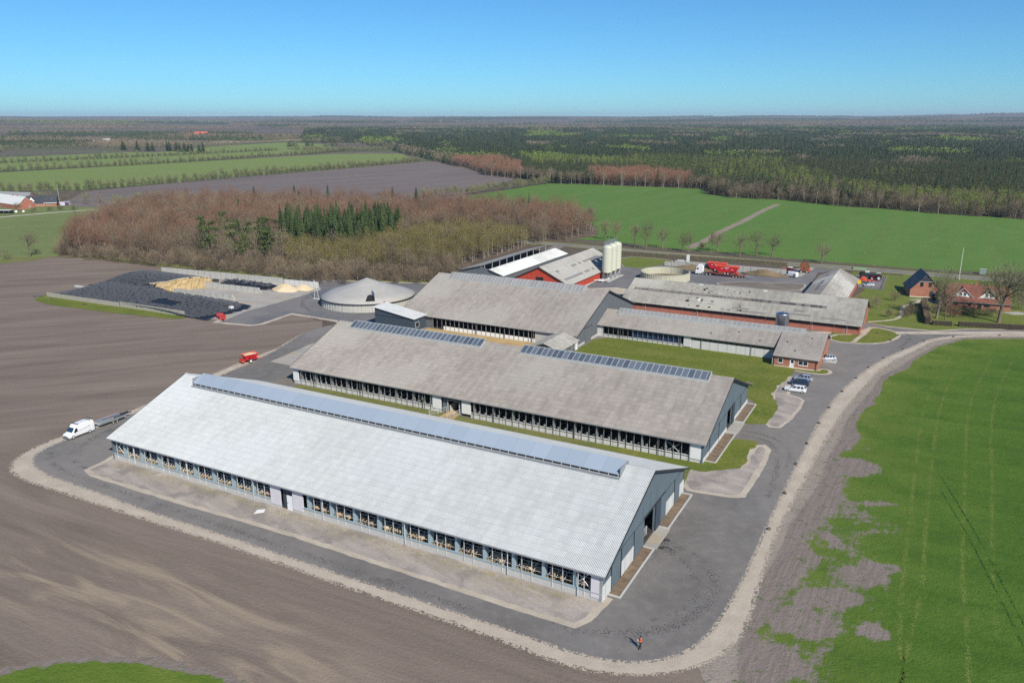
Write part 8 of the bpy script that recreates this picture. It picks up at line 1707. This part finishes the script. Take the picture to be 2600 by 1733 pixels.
solo('garden_tree', 'tall bare twin stemmed tree between the tall brick house and the farmhouse', 132.8, 242.1, 601, 16.5, 4.6, 1500, [M_TW_GRN], .32, .42, 1, (.8, 1.7), .065, shear=(.2, .05), nl=14)
solo('garden_tree', 'thinner bare tree close behind the twin stemmed tree in the garden', 134.6, 240.4, 602, 12.0, 3.6, 900, [M_TW_BRN], .3, .2, 1, (.8, 1.5), .06, nl=9)
solo('garden_tree', 'huge wide wind shaped bare tree at the right edge above the garden hedge', 149.2, 236.9, 603, 18.5, 8.6, 6000, [M_TW_GRN], .28, .6, 1, (.8, 1.8), .065, shear=(.26, .10), nl=20)
solo('garden_tree', 'large bare tree behind the farmhouse at the right edge', 172, 262, 604, 10, 5.0, 1100, [M_TW_GRN], .2, .3, 2, nl=12); solo('garden_tree', 'dark bare tree right of the farmhouse roof at the right edge', 167, 254, 605, 7.5, 4.2, 900, [M_TW_BRN], .15, .25, 3, nl=12)
for i, (x, y, H, CR, l) in enumerate(((131.2,267.1,3.8,2.0,'small apple tree on the lawn above the footpath'), (118.6,243.6,2.6,1.2,'tiny sapling on the lawn right of the brick barn'), (119.7,256.4,4.2,2.0,'apple tree by the right gable of the old brick barn'), (113.6,254.0,5.4,2.3,'tallest bushy tree against the brick barn gable'), (129.6,251.8,3.4,2.2,'low apple tree beside the garden footpath bend'), (126.6,246.0,3.4,2.6,'spreading bush left of the clipped hedge'), (124.3,244.0,2.8,2.2,'dark bush between footpath and clipped hedge'))): solo('apple_tree', l, x, y, 620 + i, H, CR, int(260 + CR * 110), [M_TW_BRN], .12, .14, 2, (.6, 1.1), .045, cat='tree', nl=8)
for i, (x, y, l) in enumerate(((138.8,243.8,'dark bush left of the farmhouse in the garden'), (144.6,249.0,'orange brown bush before the farmhouse door'), (146.6,246.6,'wide bush in front of the farmhouse terrace, left one'), (151.4,245.2,'wide bush in front of the farmhouse terrace, right one'), (140.6,252.0,'reddish bush between the brick house and farmhouse'), (137.0,249.2,'bush behind the twin stemmed garden tree'))): solo('garden_bush', l, x, y, 640 + i, 3.2, 2.8, 700, [M_TW_BRN if i % 2 else M_TW_RED], .06, .1, 4, (.6, 1.1), .05, cat='shrub', nl=9)
solo('lone_tree', 'lone dark bare tree at the left field corner before the pasture', -218.5, 358.4, 660, 12.2, 4.6, 420, [M_TW_BRN], .3, .34, 1, (.9, 1.7), .08, nl=12)
lb_ = [(-225.1,352.6,3,2.4),(-229,357,4.0,3.0),(-234,350,3.5,2.6),(-220.6,367,2.6,2.2),(-214,370,3.6,2.6),(-210.5,367.5,4.0,2.6),(-206.8,366,3.4,2.3),(-238,360,3.4,2.8)]
for i, (x, y, H, CR) in enumerate(lb_): solo('field_bush', 'low green brown bush at the left field corner', x, y, 670 + i, H, CR, 300, [M_TW_GRN], .05, .1, 3, (.6, 1.2), .07, cat='shrub', group='bushes at the left field corner', nl=8)
ff = [(-329,601,10,5),(-312.6,590,9,3.6),(-322,608,8,4),(-308,600,7,3),(-340,590,12,5),(-352,600,11,5),(-330,592,8,4),(-315.2,547.6,3,2.6),(-322.9,541,3,2.8),(-349.9,545,7,3),(-302.6,554,3.4,3.2),(-310.6,552,3,2.6),(-288,566,7,4),(-276,574,8,4.6),(-281,570,6,3.4),(-259,600,9,5),(-252,606,8,5),(-380,650,11,6),(-398,660,12,6),(-412,664,11,6),(-336,546,6,3)]
for i, (x, y, H, CR) in enumerate(ff): solo('farm_tree', 'bare tree or bush round the far left farm and its track', x, y, 700 + i, H, CR, 260, [M_TW_GRN if i % 3 else M_TW_BRN], .15, .2, 2, (1, 2), .12, group='bare trees round the far left farm', nl=8)
# ------------------------------------------------------------------ the air
hz = bpy.data.materials.new('air'); hz.use_nodes = True
for n_ in list(hz.node_tree.nodes): hz.node_tree.nodes.remove(n_)
ho = hz.node_tree.nodes.new('ShaderNodeOutputMaterial'); hv = hz.node_tree.nodes.new('ShaderNodeVolumePrincipled')
hv.inputs['Color'].default_value = (.64, .80, 1.0, 1); hv.inputs['Density'].default_value = 6.2e-5; hv.inputs['Anisotropy'].default_value = 0.0
hz.node_tree.links.new(hv.outputs[0], ho.inputs['Volume'])
m = MB(); m.box(-21000, -21000, -1.5, 21000, 21000, 210); h_ = m.obj('haze', hz); h_['kind'] = 'stuff'
